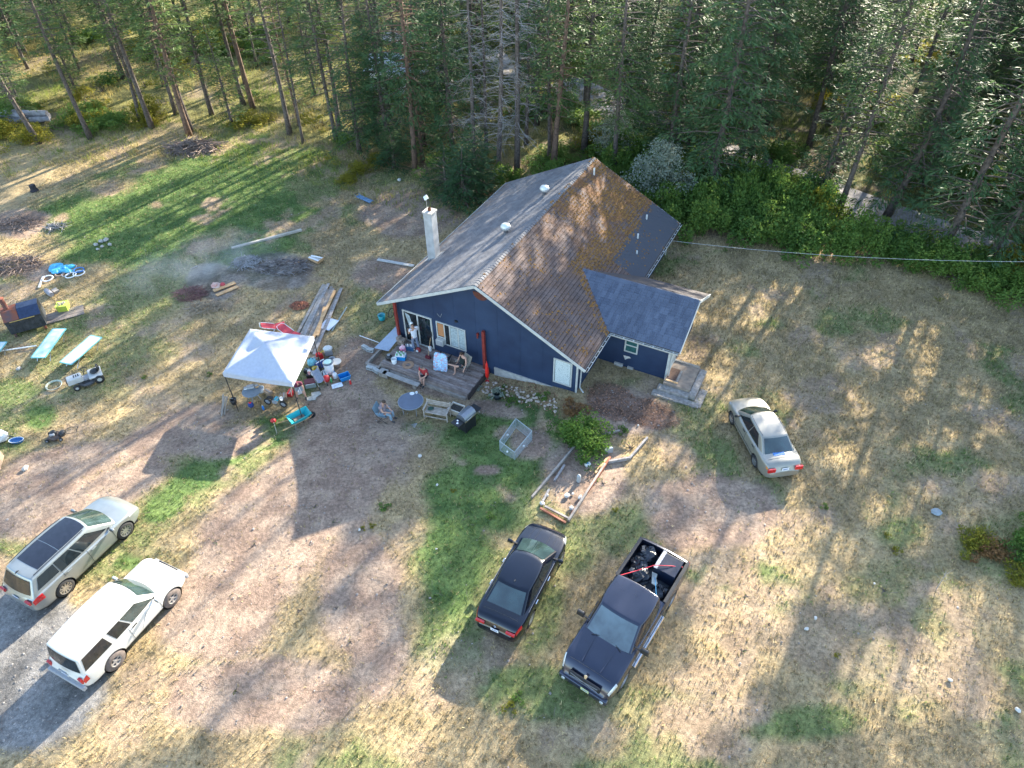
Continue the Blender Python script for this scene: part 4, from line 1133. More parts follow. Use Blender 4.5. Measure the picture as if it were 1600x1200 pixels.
# ================================================================ DECK
deck = thing('deck', 'weathered wooden deck boards in front of the sliding door', 'deck', tuple(hw(0, 0, 0)), HA)
dk1 = mat('deck_boards', (.19, .145, .125), .85, col2=(.33, .265, .235), scale=3, bump=.5)
gl = -.95
dk2 = mat('deck_boards_light', (.24, .19, .17), .85, col2=(.38, .31, .28), scale=4, bump=.5); dk3 = mat('deck_boards_red', (.17, .12, .10), .85, col2=(.29, .22, .19), scale=3.5, bump=.5)
for i in range(15):
    v0 = -1.68 + i * .145
    MB().box(1.0 + sr.uniform(-.02, .02), 6.18 + sr.uniform(-.02, .02), v0, v0 + .125, DZ - .035, DZ + sr.uniform(-.006, .006)).build('plank', (dk1, dk2, dk3)[i * 7 % 3], deck)
MB().box(1.02, 6.16, -1.735, -1.69, gl - .1, DZ - .04).build('front_board', dk1, deck)
MB().box(6.19, 6.235, -1.72, .45, gl - .1, DZ - .02).build('side_board', mat('dark_side_board', (.07, .055, .05), .85, var=.3, scale=4), deck)
MB().box(.95, .995, -1.72, .4, gl - .1, DZ - .02).build('side_board', oldwood, deck)
for v in (-1.2, -.4, .3): MB().box(1.05, 6.15, v - .03, v + .03, DZ - .2, DZ - .037).build('joist', dk1, deck)
MB().box(1.6, 6.1, -1.86, -1.74, gl - .1, DZ - .2).build('lower_ledge', oldwood, deck)
# low frame at the left of the deck, bench-like step in front
st = thing('step_plank', 'long grey plank step lying in front of the deck edge', 'step', tuple(hw(2.6, -2.15, 0)), HA)
zg = hg(2.6, -2.15).z
MB().box(-1.15, 1.0, -.13, .13, zg + .24, zg + .29).build('tread', mat('pale_grey_plank', (.34, .32, .30), .85, var=.15, scale=4, bump=.3), st)
for x in (-.95, .75): MB().box(x - .08, x + .08, -.11, .11, zg - .05, zg + .237).build('support', oldwood, st)
lf = thing('timber_edging', 'low grey timber edging at the left end of the deck', 'edging', tuple(hw(.55, -1.2, 0)), HA)
zg = hg(.5, -1.2).z
for b_ in ((-.45, .42, -.72, -.58), (-.45, -.33, -.57, .75), (.3, .42, -.57, .75)): MB().box(b_[0], b_[1], b_[2], b_[3], zg - .05, zg + .16).build('board', oldwood, lf)

# concrete and timber porch at the side door
po = thing('porch_steps', 'crumbling concrete and timber steps at the side door of the annex', 'steps', tuple(hw(0, 0, 0)), HA)
zg = -.33
wornc = mat('worn_concrete', (.20, .175, .155), .92, col2=(.36, .33, .30), scale=7, bump=.6)
MB().box(14.62, 15.95, 2.75, 4.6, zg - .1, .02).build('landing', mat('brown_weathered_landing', (.20, .155, .125), .9, col2=(.33, .26, .20), scale=4, bump=.6), po)
MB().box(15.97, 16.3, 2.5, 4.55, zg - .1, -.04).build('side_slab', wornc, po)
MB().box(14.45, 16.0, 2.38, 2.73, zg - .1, -.12).build('lower_slab', wornc, po)
MB().box(14.3, 16.6, 2.0, 2.36, zg - .1, -.24).build('bottom_slab', wornc, po)
MB().box(16.32, 16.7, 2.1, 3.4, zg - .1, -.26).build('bottom_slab', wornc, po)
MB().box(14.66, 15.3, 2.9, 2.98, .021, .07).build('plank', newwood, po); MB().box(14.66, 15.9, 4.5, 4.6, .021, .08).build('plank', oldwood, po)
MB().box(15.15, 15.25, 2.98, 3.9, .021, .05).build('plank', oldwood, po)
MB().box(14.68, 15.12, 3.1, 3.95, .021, .035).build('mat', mat('brown_door_mat', (.12, .07, .05), .95, var=.3, scale=20), po)
# overhead cable from the house to the right
mb = MB(); p, q = hw(11.2, 12.6, 1.6), atz(1640, 409, 3.2)
for_c = []
for i in range(13):
    t_ = i / 12; c = p.lerp(q, t_); c.z -= 1.1 * 4 * t_ * (1 - t_) * .35; for_c.append(c)
tag(MB().tube(for_c, .009, 5).build('cable', mat('cable_white', (.42, .44, .47), .5, var=.05), None), 'thin pale overhead cable running from the house along the hedge', 'cable')
# ================================================================ VEHICLES
def interp_(pts, x):
    xs = [p[0] for p in pts]; return float(np.interp(x, xs, [p[1] for p in pts]))
def smooth_prof(pts, n=60):
    """monotone-ish smooth of a polyline (x ascending)"""
    xs = np.linspace(pts[0][0], pts[-1][0], n); ys = np.interp(xs, [p[0] for p in pts], [p[1] for p in pts])
    k = np.array([1, 2, 3, 2, 1]) / 9
    y2 = np.convolve(np.pad(ys, 2, mode='edge'), k, 'valid'); y2[0], y2[-1] = ys[0], ys[-1]
    return list(zip(xs, y2))
class Car:
    def __init__(s, name, label, paint, rear, front, side, track, c):
        """rear/front: ground contact points (world) of the visible wheels; side -1 = right wheels seen, +1 = left"""
        d = (front - rear); d.z = 0; hd = math.atan2(d.y, d.x); d.normalize()
        left = Vector((-d.y, d.x, 0))
        mid = (front + rear) / 2 - left * side * track / 2
        s.t = thing(name, label, 'car' if name != 'pickup_truck' else 'pickup truck', (mid.x, mid.y, T(mid.x, mid.y)), hd)
        s.c = c; s.paint = paint
        s.x0, s.x1 = -c['wb'] / 2 - c['ro'], c['wb'] / 2 + c['fo']
        s.top = smooth_prof(c['top']); s.hw = c['W'] / 2
    def w(s, x):
        c = s.c; e = 0
        dl = (s.x1 - x); dr = (x - s.x0)
        fr, rr_ = c.get('fround', .75), c.get('rround', .6)
        k = 1.0
        if dl < fr: k -= c.get('fn', .20) * (1 - dl / fr) ** 2.4
        if dr < rr_: k -= c.get('rn', .16) * (1 - dr / rr_) ** 2.4
        return s.hw * k
    def zb(s, x):
        dl = min(s.x1 - x, x - s.x0); return s.c['gc'] + .10 * max(0, 1 - dl / .5) ** 2
    def ring(s, x):
        w, zt, zb = s.w(x), interp_(s.top, x), s.zb(x); h = zt - zb; sh = s.c.get('shoulder', .06); cr = s.c.get('crown', .03)
        zm = zb + h * .5
        return [(0, zb), (w * .80, zb), (w * .955, zb + .05), (w * .99, zb + h * .22), (w, zm), (w * .985, zt - h * .2), (w * .965, zt - sh), (w * .92, zt - sh * .3), (w * .80, zt + .0), (w * .4, zt + cr), (0, zt + cr * 1.3)]
    def pt(s, x, t, off=0):
        P = s.ring(x); n_ = len(P) - 1; t = max(0, min(n_ - 1e-6, t)); i = int(t); f = t - i
        p0, p1, p2, p3 = P[max(i - 1, 0)], P[i], P[i + 1], P[min(i + 2, n_)]
        def cr(a, b, c, d): return .5 * (2 * b + (c - a) * f + (2 * a - 5 * b + 4 * c - d) * f * f + (3 * b - a - 3 * c + d) * f ** 3)
        y, z = cr(p0[0], p1[0], p2[0], p3[0]), cr(p0[1], p1[1], p2[1], p3[1])
        if off:
            y2, z2 = P[i + 1][0] - P[i][0], P[i + 1][1] - P[i][1]; L_ = math.hypot(y2, z2) + 1e-9
            y += off * z2 / L_; z += -off * y2 / L_ 
        return y, z
    def body(s):
        c = s.c; xs = [s.x0 + .0] + list(np.linspace(s.x0 + .05, s.x1 - .05, 40)) + [s.x1]
        TT = np.arange(0, 10.01, .5); rings = []
        def mk(x, sc=1, cz=None):
            r_ = []
            pts = [s.pt(x, t) for t in TT]
            if sc != 1:
                zc = (s.zb(x) + interp_(s.top, x)) / 2; pts = [(y * (1 - (1 - sc) * .35), zc + (z - zc) * sc) for y, z in pts]
            full = [(y, z) for y, z in pts] + [(-y, z) for y, z in pts[-2:0:-1]]
            return [(x, y, z) for y, z in full]
        rings.append([(s.x0 - .05, y, z) for _, y, z in mk(s.x0, .70)])
        for x in xs: rings.append(mk(x, .93 if x in (s.x0, s.x1) else 1))
        rings.append([(s.x1 + .05, y, z) for _, y, z in mk(s.x1, .70)])
        n_ = len(rings[0]); vs = [p for r_ in rings for p in r_]; fs = []
        for i in range(len(rings) - 1):
            for k in range(n_): fs.append((i * n_ + k, i * n_ + (k + 1) % n_, (i + 1) * n_ + (k + 1) % n_, (i + 1) * n_ + k))
        fs.append(tuple(range(n_))[::-1]); fs.append(tuple((len(rings) - 1) * n_ + k for k in range(n_)))
        mb = MB(); mb.add(vs, [f[::-1] for f in fs])
        o = mb.build('body', s.paint, s.t, smooth=True)
        bm = bmesh.new(); bm.from_mesh(o.data); bmesh.ops.recalc_face_normals(bm, faces=bm.faces); bm.to_mesh(o.data); bm.free()
        cut = MB(); r_ = c['wr'] + c.get('arch', .055)
        for x in (-c['wb'] / 2, c['wb'] / 2):
            for sd in (-1, 1):
                cut.at((x, sd * (s.hw - .14), c['wr'] + .01)); cut.lathe([(0, -.28), (r_, -.28), (r_, .28), (0, .28)], 26, 'Y')
        cut.M = Matrix()
        cuts = [cut]
        if 'bed' in c:
            b0, b1, zf = c['bed']; cuts.append(MB().box(b0, b1, -s.hw + .13, s.hw - .13, zf, 2.2))
        for cut in cuts:
          co = cut.build('cutter', None, s.t)
          bm = bmesh.new(); bm.from_mesh(co.data); bmesh.ops.remove_doubles(bm, verts=bm.verts, dist=1e-5); bmesh.ops.recalc_face_normals(bm, faces=bm.faces); bm.to_mesh(co.data); bm.free()
          md = o.modifiers.new('b', 'BOOLEAN'); md.object = co; md.operation = 'DIFFERENCE'; md.solver = 'EXACT'
          bpy.context.view_layer.update(); bake(o)
          bpy.data.objects.remove(co)
        me = o.data
        o.data.polygons.foreach_set('use_smooth', np.ones(len(me.polygons), dtype=bool))
        md = o.modifiers.new('e', 'EDGE_SPLIT'); md.split_angle = rad(38)
        s.b = o
        # dark wheel wells
        for x in (-c['wb'] / 2, c['wb'] / 2):
            for sd in (-1, 1):
                mb = MB().at((x, 0, c['wr'] + .01)); mb.lathe([(0, sd * (s.hw - .30)), (r_ - .006, sd * (s.hw - .30)), (r_ - .006, sd * (s.hw - .04))], 22, 'Y'); mb.build('wheel_well', blackp, s.t)
        # sill and underside
        MB().box(s.x0 + .3, s.x1 - .3, -s.hw * .9, s.hw * .9, c['gc'] - .04, c['gc'] + .03).build('underbody', blackp, s.t)
        return o
    # greenhouse ------------------------------------------------
    def ghx(s, h):
        g = s.c['gh']; return (g['fb'] + (g['ft'] - g['fb']) * h, g['rb'] + (g['rt'] - g['rb']) * h, g['wb'] + (g['wt'] - g['wb']) * h, g['z0'] + (g['z1'] - g['z0']) * h)
    def gside(s, q, h, sd=1, off=0):
        xf, xr, w, z = s.ghx(h); x = xr + (xf - xr) * q; k = (2 * q - 1)
        y = w * (1 - .05 * k * k - (.05 * max(0, k) ** 3)) + off
        z += s.c['gh'].get('arc', .04) * (1 - k * k) * h
        return (x, sd * y, z)
    def gend(s, r, h, front=True, off=0):
        xf, xr, w, z = s.ghx(h); w *= (.95 if not front else .90); bulge = s.c['gh'].get('bulge', .12)
        x = (xf + bulge * (1 - r * r) * (1 - .4 * h)) if front else (xr - bulge * .7 * (1 - r * r) * (1 - .5 * h))
        return (x + (off if front else -off), r * w, z + s.c['gh'].get('rcrown', .03) * (1 - r * r) * h + off * .6)
    def groof(s, q, r, off=0):
        a = s.gside(q, 1, 1); xf = s.gend(r, 1, True)[0]; xr = s.gend(r, 1, False)[0]
        rc = s.c['gh'].get('rcrown', .03)
        return (xr + (xf - xr) * q, r * a[1], a[2] + rc * (1 - r * r) + off)
    def cabin(s, m=None):
        mb = MB(); NS, NR, NH = 12, 10, 5
        for sd in (-1, 1): mb.grid(lambda i, j, sd=sd: s.gside(i, j, sd), NS, NH)
        for fr in (True, False): mb.grid(lambda i, j, fr=fr: s.gend(-1 + 2 * i, j, fr), NR, NH)
        mb.grid(lambda i, j: s.groof(i, -1 + 2 * j), NS, NR)
        o = mb.build('cabin', m or s.paint, s.t, smooth=True)
        bm = bmesh.new(); bm.from_mesh(o.data)
        bmesh.ops.remove_doubles(bm, verts=bm.verts, dist=.012)
        bmesh.ops.recalc_face_normals(bm, faces=bm.faces)
        eds = [e for e in bm.edges if len(e.link_faces) == 2 and e.calc_face_angle(0) > rad(24)]
        bmesh.ops.bevel(bm, geom=eds, offset=.045, segments=3, profile=.6, affect='EDGES', clamp_overlap=True)
        bm.to_mesh(o.data); bm.free()
        o.data.polygons.foreach_set('use_smooth', np.ones(len(o.data.polygons), dtype=bool))
        s.cab = o; return o
    def glass(s, name, fn, a0, a1, b0, b1, m=None, n=10, parent=None, taper=None):
        mb = MB()
        def f(i, j):
            aa0, aa1 = a0, a1
            if taper: aa0 = a0 + taper[0] * j; aa1 = a1 + taper[1] * j
            return fn(aa0 + (aa1 - aa0) * i, b0 + (b1 - b0) * j)
        mb.grid(f, n, 4); return mb.build(name, m or glassd, parent or s.t, smooth=True)
    def patch(s, name, x0, x1, t0, t1, m, off=.008, sides=(-1, 1), parent=None):
        for sd in sides:
            mb = MB(); mb.grid(lambda i, j: (lambda x, yz: (x, sd * yz[0], yz[1]))(x0 + (x1 - x0) * i, s.pt(x0 + (x1 - x0) * i, t0 + (t1 - t0) * j, off)), 8, 4)
            mb.build(name, m, parent or s.t, smooth=True)
    def seam(s, x, t0, t1, sides=(-1, 1), r=.006):
        for sd in sides:
            MB().tube([(x, sd * s.pt(x, t, .002)[0], s.pt(x, t, .002)[1]) for t in np.linspace(t0, t1, 9)], r, 4).build('door_seam', blackp, s.b)
    def lseam(s, x0, x1, t, sides=(-1, 1), r=.005, m=None, name='body_line', off=.002):
        for sd in sides:
            MB().tube([(x, sd * s.pt(x, t, off)[0], s.pt(x, t, off)[1]) for x in np.linspace(x0, x1, 14)], r, 4).build(name, m or blackp, s.b)
    def xseam(s, x, y1, r=.006, m=None):
        pts = []
        for y in np.linspace(-y1, y1, 11):
            k = abs(y); ts = np.linspace(7, 10, 25); yy = [s.pt(x, t) for t in ts]; j = min(range(25), key=lambda i: abs(yy[i][0] - k)); pts.append((x + s.c.get('xs_curve', .0) * (1 - (y / y1) ** 2), y, yy[j][1] + .004))
        MB().tube(pts, r, 4).build('panel_seam', m or blackp, s.b)
    def handles(s, xs, t=5.3, m=None):
        for x in xs:
            for sd in (-1, 1):
                y, z = s.pt(x, t, .02); MB().cbox((x, sd * y, z), (.2, .035, .035)).build('door_handle', m or s.paint, s.t, bevel=.01)
    def mirrors(s, x, z, m=None, sz=(.12, .22, .15), out=.12):
        for sd in (-1, 1):
            y = s.gside(.97, .12)[1]
            o = MB().cbox((x, sd * (s.hw + out), z), sz, tx=.7, ty=.85).build('mirror', m or s.paint, s.t, bevel=.03, seg=3)
            MB().bar((x + .02, sd * (y - .02), z - .04), (x + .02, sd * (s.hw + out - .05), z - .03), .05).build('mirror_arm', blackp, o)
            MB().cbox((x - sz[0] / 2 - .003, sd * (s.hw + out), z), (.004, sz[1] * .8, sz[2] * .7)).build('mirror_glass', glassd, o)
    def wheels(s, rimcol, spokes, tw=.22, dish=.0, tyre_m=None):
        c = s.c; R = c['wr']; rr_ = c.get('rim', R * .66)
        tm = MB().lathe([(rr_, -tw / 2), (R - .03, -tw / 2), (R, -tw / 2 + .04), (R, tw / 2 - .04), (R - .03, tw / 2), (rr_, tw / 2)], 30, 'Y').mesh('tyre', tyre_m or rubber, True)
        rb = MB().lathe([(rr_ + .002, tw / 2 - .004), (rr_ - .02, tw / 2 - .01), (rr_ - .03, tw / 2 - .06), (rr_ - .04, 0), (0, 0)], 30, 'Y')
        rb.lathe([(.085, tw / 2 - .05), (.07, tw / 2 - .02), (0, tw / 2 - .015)], 14, 'Y')
        for k in range(spokes):
            a = 2 * math.pi * k / spokes
            rb.bar((.05 * math.cos(a), tw / 2 - .035, .05 * math.sin(a)), ((rr_ - .02) * math.cos(a), tw / 2 - .022, (rr_ - .02) * math.sin(a)), .05, .03, up=(0, 1, 0))
        rm_ = rb.mesh('rim', rimcol)
        back = MB().lathe([(rr_ - .045, .012), (0, .014)], 24, 'Y').mesh('brake', blackp)
        for x in (-c['wb'] / 2, c['wb'] / 2):
            for sd in (-1, 1):
                o = bpy.data.objects.new('wheel', None); COL.objects.link(o); o.parent = s.t; o.location = (x, sd * (s.hw - tw / 2 - .015 + c.get('wout', 0)), R)
                if sd < 0: o.rotation_euler = (0, 0, math.pi)
                link('tyre', tm, o); link('rim', rm_, o); link('brake', back, o)
    def plate(s, x, z, y=0, w=.30, h=.15, tilt=0, m=None):
        o = MB().box(-.006, .006, -w / 2, w / 2, -h / 2, h / 2).build('licence_plate', m or mat('plate_white', (.7, .72, .75), .5, var=.05), s.t)
        o.location = (x, y, z); o.rotation_euler = (0, tilt, 0)
        MB().box(-.010, .010, -w * .34, w * .34, -h * .16, h * .16).build('plate_band', mat('plate_blue', (.12, .18, .38), .5, var=.2), o)
        return o

def paint(name, col, rough=.28, metal=.3, coat=1, dirt=.1): return mat(name, col, rough, metal, dirt, 1.5, coat=coat)
headl = mat('headlight_glass', (.55, .58, .6), .1, .3, var=.15, scale=14, coat=1)
tailr = mat('tail_light_red', (.50, .012, .015), .2, 0, var=.25, scale=10, coat=1)
amber = mat('amber_light', (.7, .25, .03), .25, 0, var=.1, coat=1)
rimsil = mat('alloy_rim', (.50, .51, .53), .3, .8, var=.1)
dirtrim = mat('dusty_rim', (.36, .33, .31), .6, .3, var=.2)
dustytyre = mat('dusty_tyre', (.13, .105, .095), .95, var=.25, scale=12)
intdark = mat('car_interior', (.05, .05, .055), .8, var=.3)
wind = mat('windscreen_painted_reflections', (.025, .045, .045), .05, 0, var=.5, scale=1.5, spec=1.0, coat=1)  # broad colour noise painted in as varied reflections on the glass
clothm = mat('grey_cloth', (.25, .26, .28), .9, var=.2)

def rear_lamps(C, z, y, w_, h_, m=None):
    for sd in (-1, 1):
        MB().cbox((C.x0 - .012, sd * y, z), (.09, w_, h_)).build('tail_light', m or tailr, C.t, bevel=.02)
def contact(u, v): return G(u, v)
# ---- 1 silver SUV with black glass roof
c = dict(wb=2.80, fo=.93, ro=1.10, W=1.885, gc=.24, wr=.365, fround=.85, rround=.6, fn=.26, rn=.14, shoulder=.05, crown=.045,
         top=[(-2.52, .78), (-2.45, .98), (-2.30, 1.04), (-1.0, 1.05), (.75, 1.0), (1.35, .98), (2.0, .88), (2.22, .76), (2.33, .60)],
         gh=dict(fb=1.28, ft=.42, rb=-2.36, rt=-1.98, wb=.88, wt=.70, z0=.99, z1=1.62, arc=.045, bulge=.16, rcrown=.035))
S = Car('silver_suv', 'silver SUV with a long black glass roof panel parked on the driveway', paint('silver_paint', (.30, .325, .325), .32, .6, .6), contact(107, 926), contact(200, 836), -1, 1.66, c)
S.body(); S.cabin()
S.glass('windshield', lambda a, b_: S.gend(a, b_, True, .012), -.90, .90, .08, .93, wind)
S.glass('rear_window', lambda a, b_: S.gend(a, b_, False, .014), -.88, .88, .18, .86)
for sd in (-1, 1):
    S.glass('side_window', lambda a, b_, sd=sd: S.gside(a, b_, sd, .008), .60, .93, .14, .87, taper=(0, -.05))
    S.glass('side_window', lambda a, b_, sd=sd: S.gside(a, b_, sd, .008), .335, .585, .15, .87)
    S.glass('side_window', lambda a, b_, sd=sd: S.gside(a, b_, sd, .008), .06, .32, .24, .85, taper=(.02, 0))
    MB().tube([S.groof(q_, sd * .93, .045) for q_ in np.linspace(.06, .93, 9)], .017, 5).build('roof_rail', blackp, S.t)
S.glass('sunroof', lambda a, b_: S.groof(a, b_, .008), .52, .985, -.80, .80, mat('black_roof_glass', (.008, .010, .018), .08, 0, var=.3, spec=.9))
S.glass('sunroof', lambda a, b_: S.groof(a, b_, .008), .16, .51, -.80, .80, mat('black_roof_glass', (.01, .01, .02)))
MB().cbox((-2.0, 0, 1.72), (.16, .03, .05), tx=.3).build('antenna_fin', blackp, S.t)
S.patch('headlight', 1.78, 2.22, 5.0, 7.2, headl, .006); S.patch('tail_light', -2.44, -2.05, 4.5, 6.4, tailr, .010)
S.patch('bumper_trim', -2.48, -1.9, .9, 2.2, blackp, .008); S.patch('sill_trim', -1.0, 1.0, 1.0, 2.3, blackp, .008)
MB().cbox((2.27, 0, .56), (.06, .9, .22)).build('grille', blackp, S.t, bevel=.02)
MB().lathe([(.22, 0), (.26, .02), (.26, .03)], 14).build('spoiler', S.paint, S.t) if False else None
S.seam(.98, 2.2, 7); S.seam(-.12, 2.2, 7); S.seam(-1.15, 5, 7); S.handles([.12, -.95]); S.mirrors(.95, 1.08); S.wheels(rimsil, 10)
S.plate(-2.53, .82); MB().cbox((-2.50, 0, .5), (.08, 1.3, .18)).build('rear_bumper', blackp, S.t, bevel=.03)
# ---- 2 white two-door SUV
c = dict(wb=2.59, fo=.82, ro=1.05, W=1.79, gc=.34, wr=.38, rim=.20, fround=.5, rround=.35, fn=.14, rn=.08, shoulder=.06, crown=.02, arch=.07, wout=.02,
         top=[(-2.36, .84), (-2.28, 1.08), (-1.0, 1.10), (.75, 1.10), (1.9, 1.04), (2.05, .96), (2.13, .70)],
         gh=dict(fb=.98, ft=.42, rb=-2.22, rt=-2.08, wb=.87, wt=.75, z0=1.07, z1=1.70, arc=.03, bulge=.13, rcrown=.03))
E_ = Car('white_suv', 'white older two-door SUV with dirty wheels at the lower left', mat('white_car_paint', (.60, .59, .555), .35, 0, .04, 2, coat=.6), contact(184, 1039), contact(272, 941), -1, 1.52, c)
E_.body(); E_.cabin()
E_.glass('windshield', lambda a, b_: E_.gend(a, b_, True, .012), -.90, .90, .08, .93, wind)
E_.glass('rear_window', lambda a, b_: E_.gend(a, b_, False, .012), -.90, .90, .12, .93)
for sd in (-1, 1):
    E_.glass('side_window', lambda a, b_, sd=sd: E_.gside(a, b_, sd, .008), .645, .96, .12, .87, wind, taper=(0, -.07))
    E_.glass('side_window', lambda a, b_, sd=sd: E_.gside(a, b_, sd, .008), .43, .625, .12, .87)
    E_.glass('side_window', lambda a, b_, sd=sd: E_.gside(a, b_, sd, .008), .03, .37, .12, .88, taper=(.02, 0))
    MB().bar((.30, sd * (E_.hw + .004), .98), (-.05, sd * (E_.hw - .004), .52), .014, .010, up=(0, 1, 0)).build('side_scuff', greyp, E_.t)
E_.patch('headlight', 1.95, 2.10, 5.0, 6.6, headl, .006); E_.patch('tail_light', -2.33, -2.16, 4.3, 6.2, tailr, .012)
MB().cbox((-2.44, 0, .55), (.14, 1.66, .20)).build('rear_bumper', greyp, E_.t, bevel=.03); MB().cbox((2.17, 0, .52), (.12, 1.6, .2)).build('front_bumper', greyp, E_.t, bevel=.03)
MB().cbox((2.13, 0, .72), (.05, .9, .16)).build('grille', blackp, E_.t, bevel=.01)
E_.seam(.86, 2.2, 7); E_.seam(-.42, 2.2, 7); E_.handles([-.2], m=blackp); E_.mirrors(.78, 1.18); E_.wheels(dirtrim, 5, .26, tyre_m=dustytyre)
E_.plate(-2.41, .78, 0); E_.patch('sill_trim', -.85, .85, .9, 2.0, greyp, .006)
MB().cbox((-2.40, 0, .99), (.04, .34, .05)).build('tailgate_handle', greyp, E_.t)
# ---- 3 black sedan
c = dict(wb=2.72, fo=.90, ro=1.05, W=1.82, gc=.20, wr=.33, fround=.9, rround=.8, fn=.24, rn=.18, shoulder=.06, crown=.035,
         top=[(-2.43, .70), (-2.36, .98), (-2.20, 1.02), (-1.55, 1.02), (.8, .95), (1.2, .93), (2.0, .80), (2.2, .70), (2.29, .54)],
         gh=dict(fb=1.22, ft=.28, rb=-1.88, rt=-.98, wb=.82, wt=.64, z0=.92, z1=1.43, arc=.035, bulge=.16, rcrown=.03))
B_ = Car('black_sedan', 'glossy black sedan parked on the grass beside the pickup', paint('black_paint', (.002, .004, .012), .15, 0, .25), contact(825, 975), contact(874, 878), -1, 1.57, c)
B_.body(); B_.cabin()
B_.glass('windshield', lambda a, b_: B_.gend(a, b_, True, .012), -.90, .90, .06, .93, wind)
B_.glass('rear_window', lambda a, b_: B_.gend(a, b_, False, .012), -.88, .88, .10, .93, wind)
for sd in (-1, 1):
    B_.glass('side_window', lambda a, b_, sd=sd: B_.gside(a, b_, sd, .008), .535, .92, .14, .87, taper=(0, -.05))
    B_.glass('side_window', lambda a, b_, sd=sd: B_.gside(a, b_, sd, .008), .13, .515, .15, .87, taper=(.06, 0))
    B_.lseam(-1.5, 1.0, 6.9, (sd,), .005, greyp, 'window_chrome', .01)
B_.patch('headlight', 1.75, 2.18, 5.0, 7.0, headl, .006); B_.patch('tail_light', -2.36, -2.05, 4.8, 6.6, tailr, .008)
B_.seam(.92, 2.2, 7); B_.seam(-.15, 2.2, 7); B_.seam(-1.1, 4.5, 7); B_.handles([.08, -.95], m=chrome); B_.mirrors(.86, 1.0)
B_.wheels(rimsil, 10); B_.plate(-2.475, .72); MB().lathe([(.05, 0), (.05, .012), (.04, .012), (.04, 0)], 14, 'X').build('badge', chrome, B_.t).location = (-2.44, 0, .90)
for k in (-.3, .3): B_.lseam(1.25, 1.95, 9.0 + k, r=.004)
B_.xseam(-1.98, .66); B_.xseam(1.16, .72); MB().cbox((-.85, 0, 1.475), (.14, .03, .04), tx=.3).build('antenna_fin', blackp, B_.t)
# ---- 4 champagne sedan
c = dict(wb=2.61, fo=.90, ro=.98, W=1.72, gc=.20, wr=.30, rim=.19, fround=.9, rround=.7, fn=.26, rn=.18, shoulder=.06, crown=.04,
         top=[(-2.28, .70), (-2.20, .94), (-2.05, .97), (-1.5, .97), (.8, .90), (1.2, .88), (1.95, .76), (2.12, .66), (2.21, .50)],
         gh=dict(fb=1.20, ft=.36, rb=-1.66, rt=-.92, wb=.78, wt=.60, z0=.87, z1=1.38, arc=.035, bulge=.18, rcrown=.03))
M_ = Car('champagne_sedan', 'champagne coloured older sedan parked on the dry lawn at right', paint('champagne_paint', (.30, .285, .245), .38, .45, .6), contact(1182, 729), contact(1141.5, 658.7), 1, 1.48, c)
M_.body(); M_.cabin()
M_.glass('windshield', lambda a, b_: M_.gend(a, b_, True, .012), -.90, .90, .06, .93, wind)
M_.glass('rear_window', lambda a, b_: M_.gend(a, b_, False, .012), -.88, .88, .10, .93, wind)
for sd in (-1, 1):
    M_.glass('side_window', lambda a, b_, sd=sd: M_.gside(a, b_, sd, .008), .545, .92, .14, .87, taper=(0, -.05))
    M_.glass('side_window', lambda a, b_, sd=sd: M_.gside(a, b_, sd, .008), .16, .525, .15, .87, taper=(.06, 0))
M_.patch('headlight', 1.75, 2.12, 5.2, 7.0, headl, .006); M_.patch('turn_lamp', -2.2, -2.1, 5.0, 6.0, amber, .010)
M_.seam(.88, 2.2, 7); M_.seam(-.12, 2.2, 7); M_.seam(-1.0, 4.5, 7); M_.handles([.06, -.88], m=blackp); M_.mirrors(.84, .94, blackp, (.10, .18, .12), .06)
M_.wheels(rimsil, 7); M_.plate(-2.305, .78); M_.lseam(-1.6, 1.6, 3.5, r=.014, m=blackp, name='side_moulding'); M_.xseam(-1.86, .62); M_.xseam(1.12, .68)
MB().cbox((-1.62, .05, 1.02), (.2, .5, .02)).build('parcel_item', bluep, M_.t)
for sd in (-1, 1): MB().tube([M_.groof(q_, sd * .9, .004) for q_ in np.linspace(.05, .95, 9)], .008, 4).build('roof_seam', blackp, M_.cab)
# ---- 5 dark pickup with loaded bed
c = dict(wb=3.57, fo=.98, ro=1.25, W=2.02, gc=.36, wr=.40, fround=.7, rround=.2, fn=.16, rn=.02, shoulder=.05, crown=.04, arch=.07,
         top=[(-3.03, 1.28), (-2.95, 1.32), (-1.02, 1.32), (-.9, 1.30), (1.1, 1.27), (1.35, 1.26), (2.3, 1.20), (2.55, 1.10), (2.72, .95), (2.76, .75)],
         bed=(-2.90, -.98, .80),
         gh=dict(fb=1.32, ft=.50, rb=-.86, rt=-.76, wb=.95, wt=.82, z0=1.24, z1=1.88, arc=.02, bulge=.11, rcrown=.035))
R_ = Car('pickup_truck', 'dark grey pickup truck with black bags strapped down in its open bed', paint('gunmetal_paint', (.024, .029, .052), .25, .3, .6), contact(1043, 944), contact(969, 1069), 1, 1.74, c)
R_.body(); R_.cabin()
R_.glass('windshield', lambda a, b_: R_.gend(a, b_, True, .012), -.92, .92, .06, .93, mat('pale_painted_reflection_windscreen', (.07, .10, .11), .06, 0, var=.6, scale=1.2, spec=1.0, coat=1))  # pale blotchy base colour stands in for reflections on the windscreen
R_.glass('rear_window', lambda a, b_: R_.gend(a, b_, False, .012), -.88, .88, .18, .88)
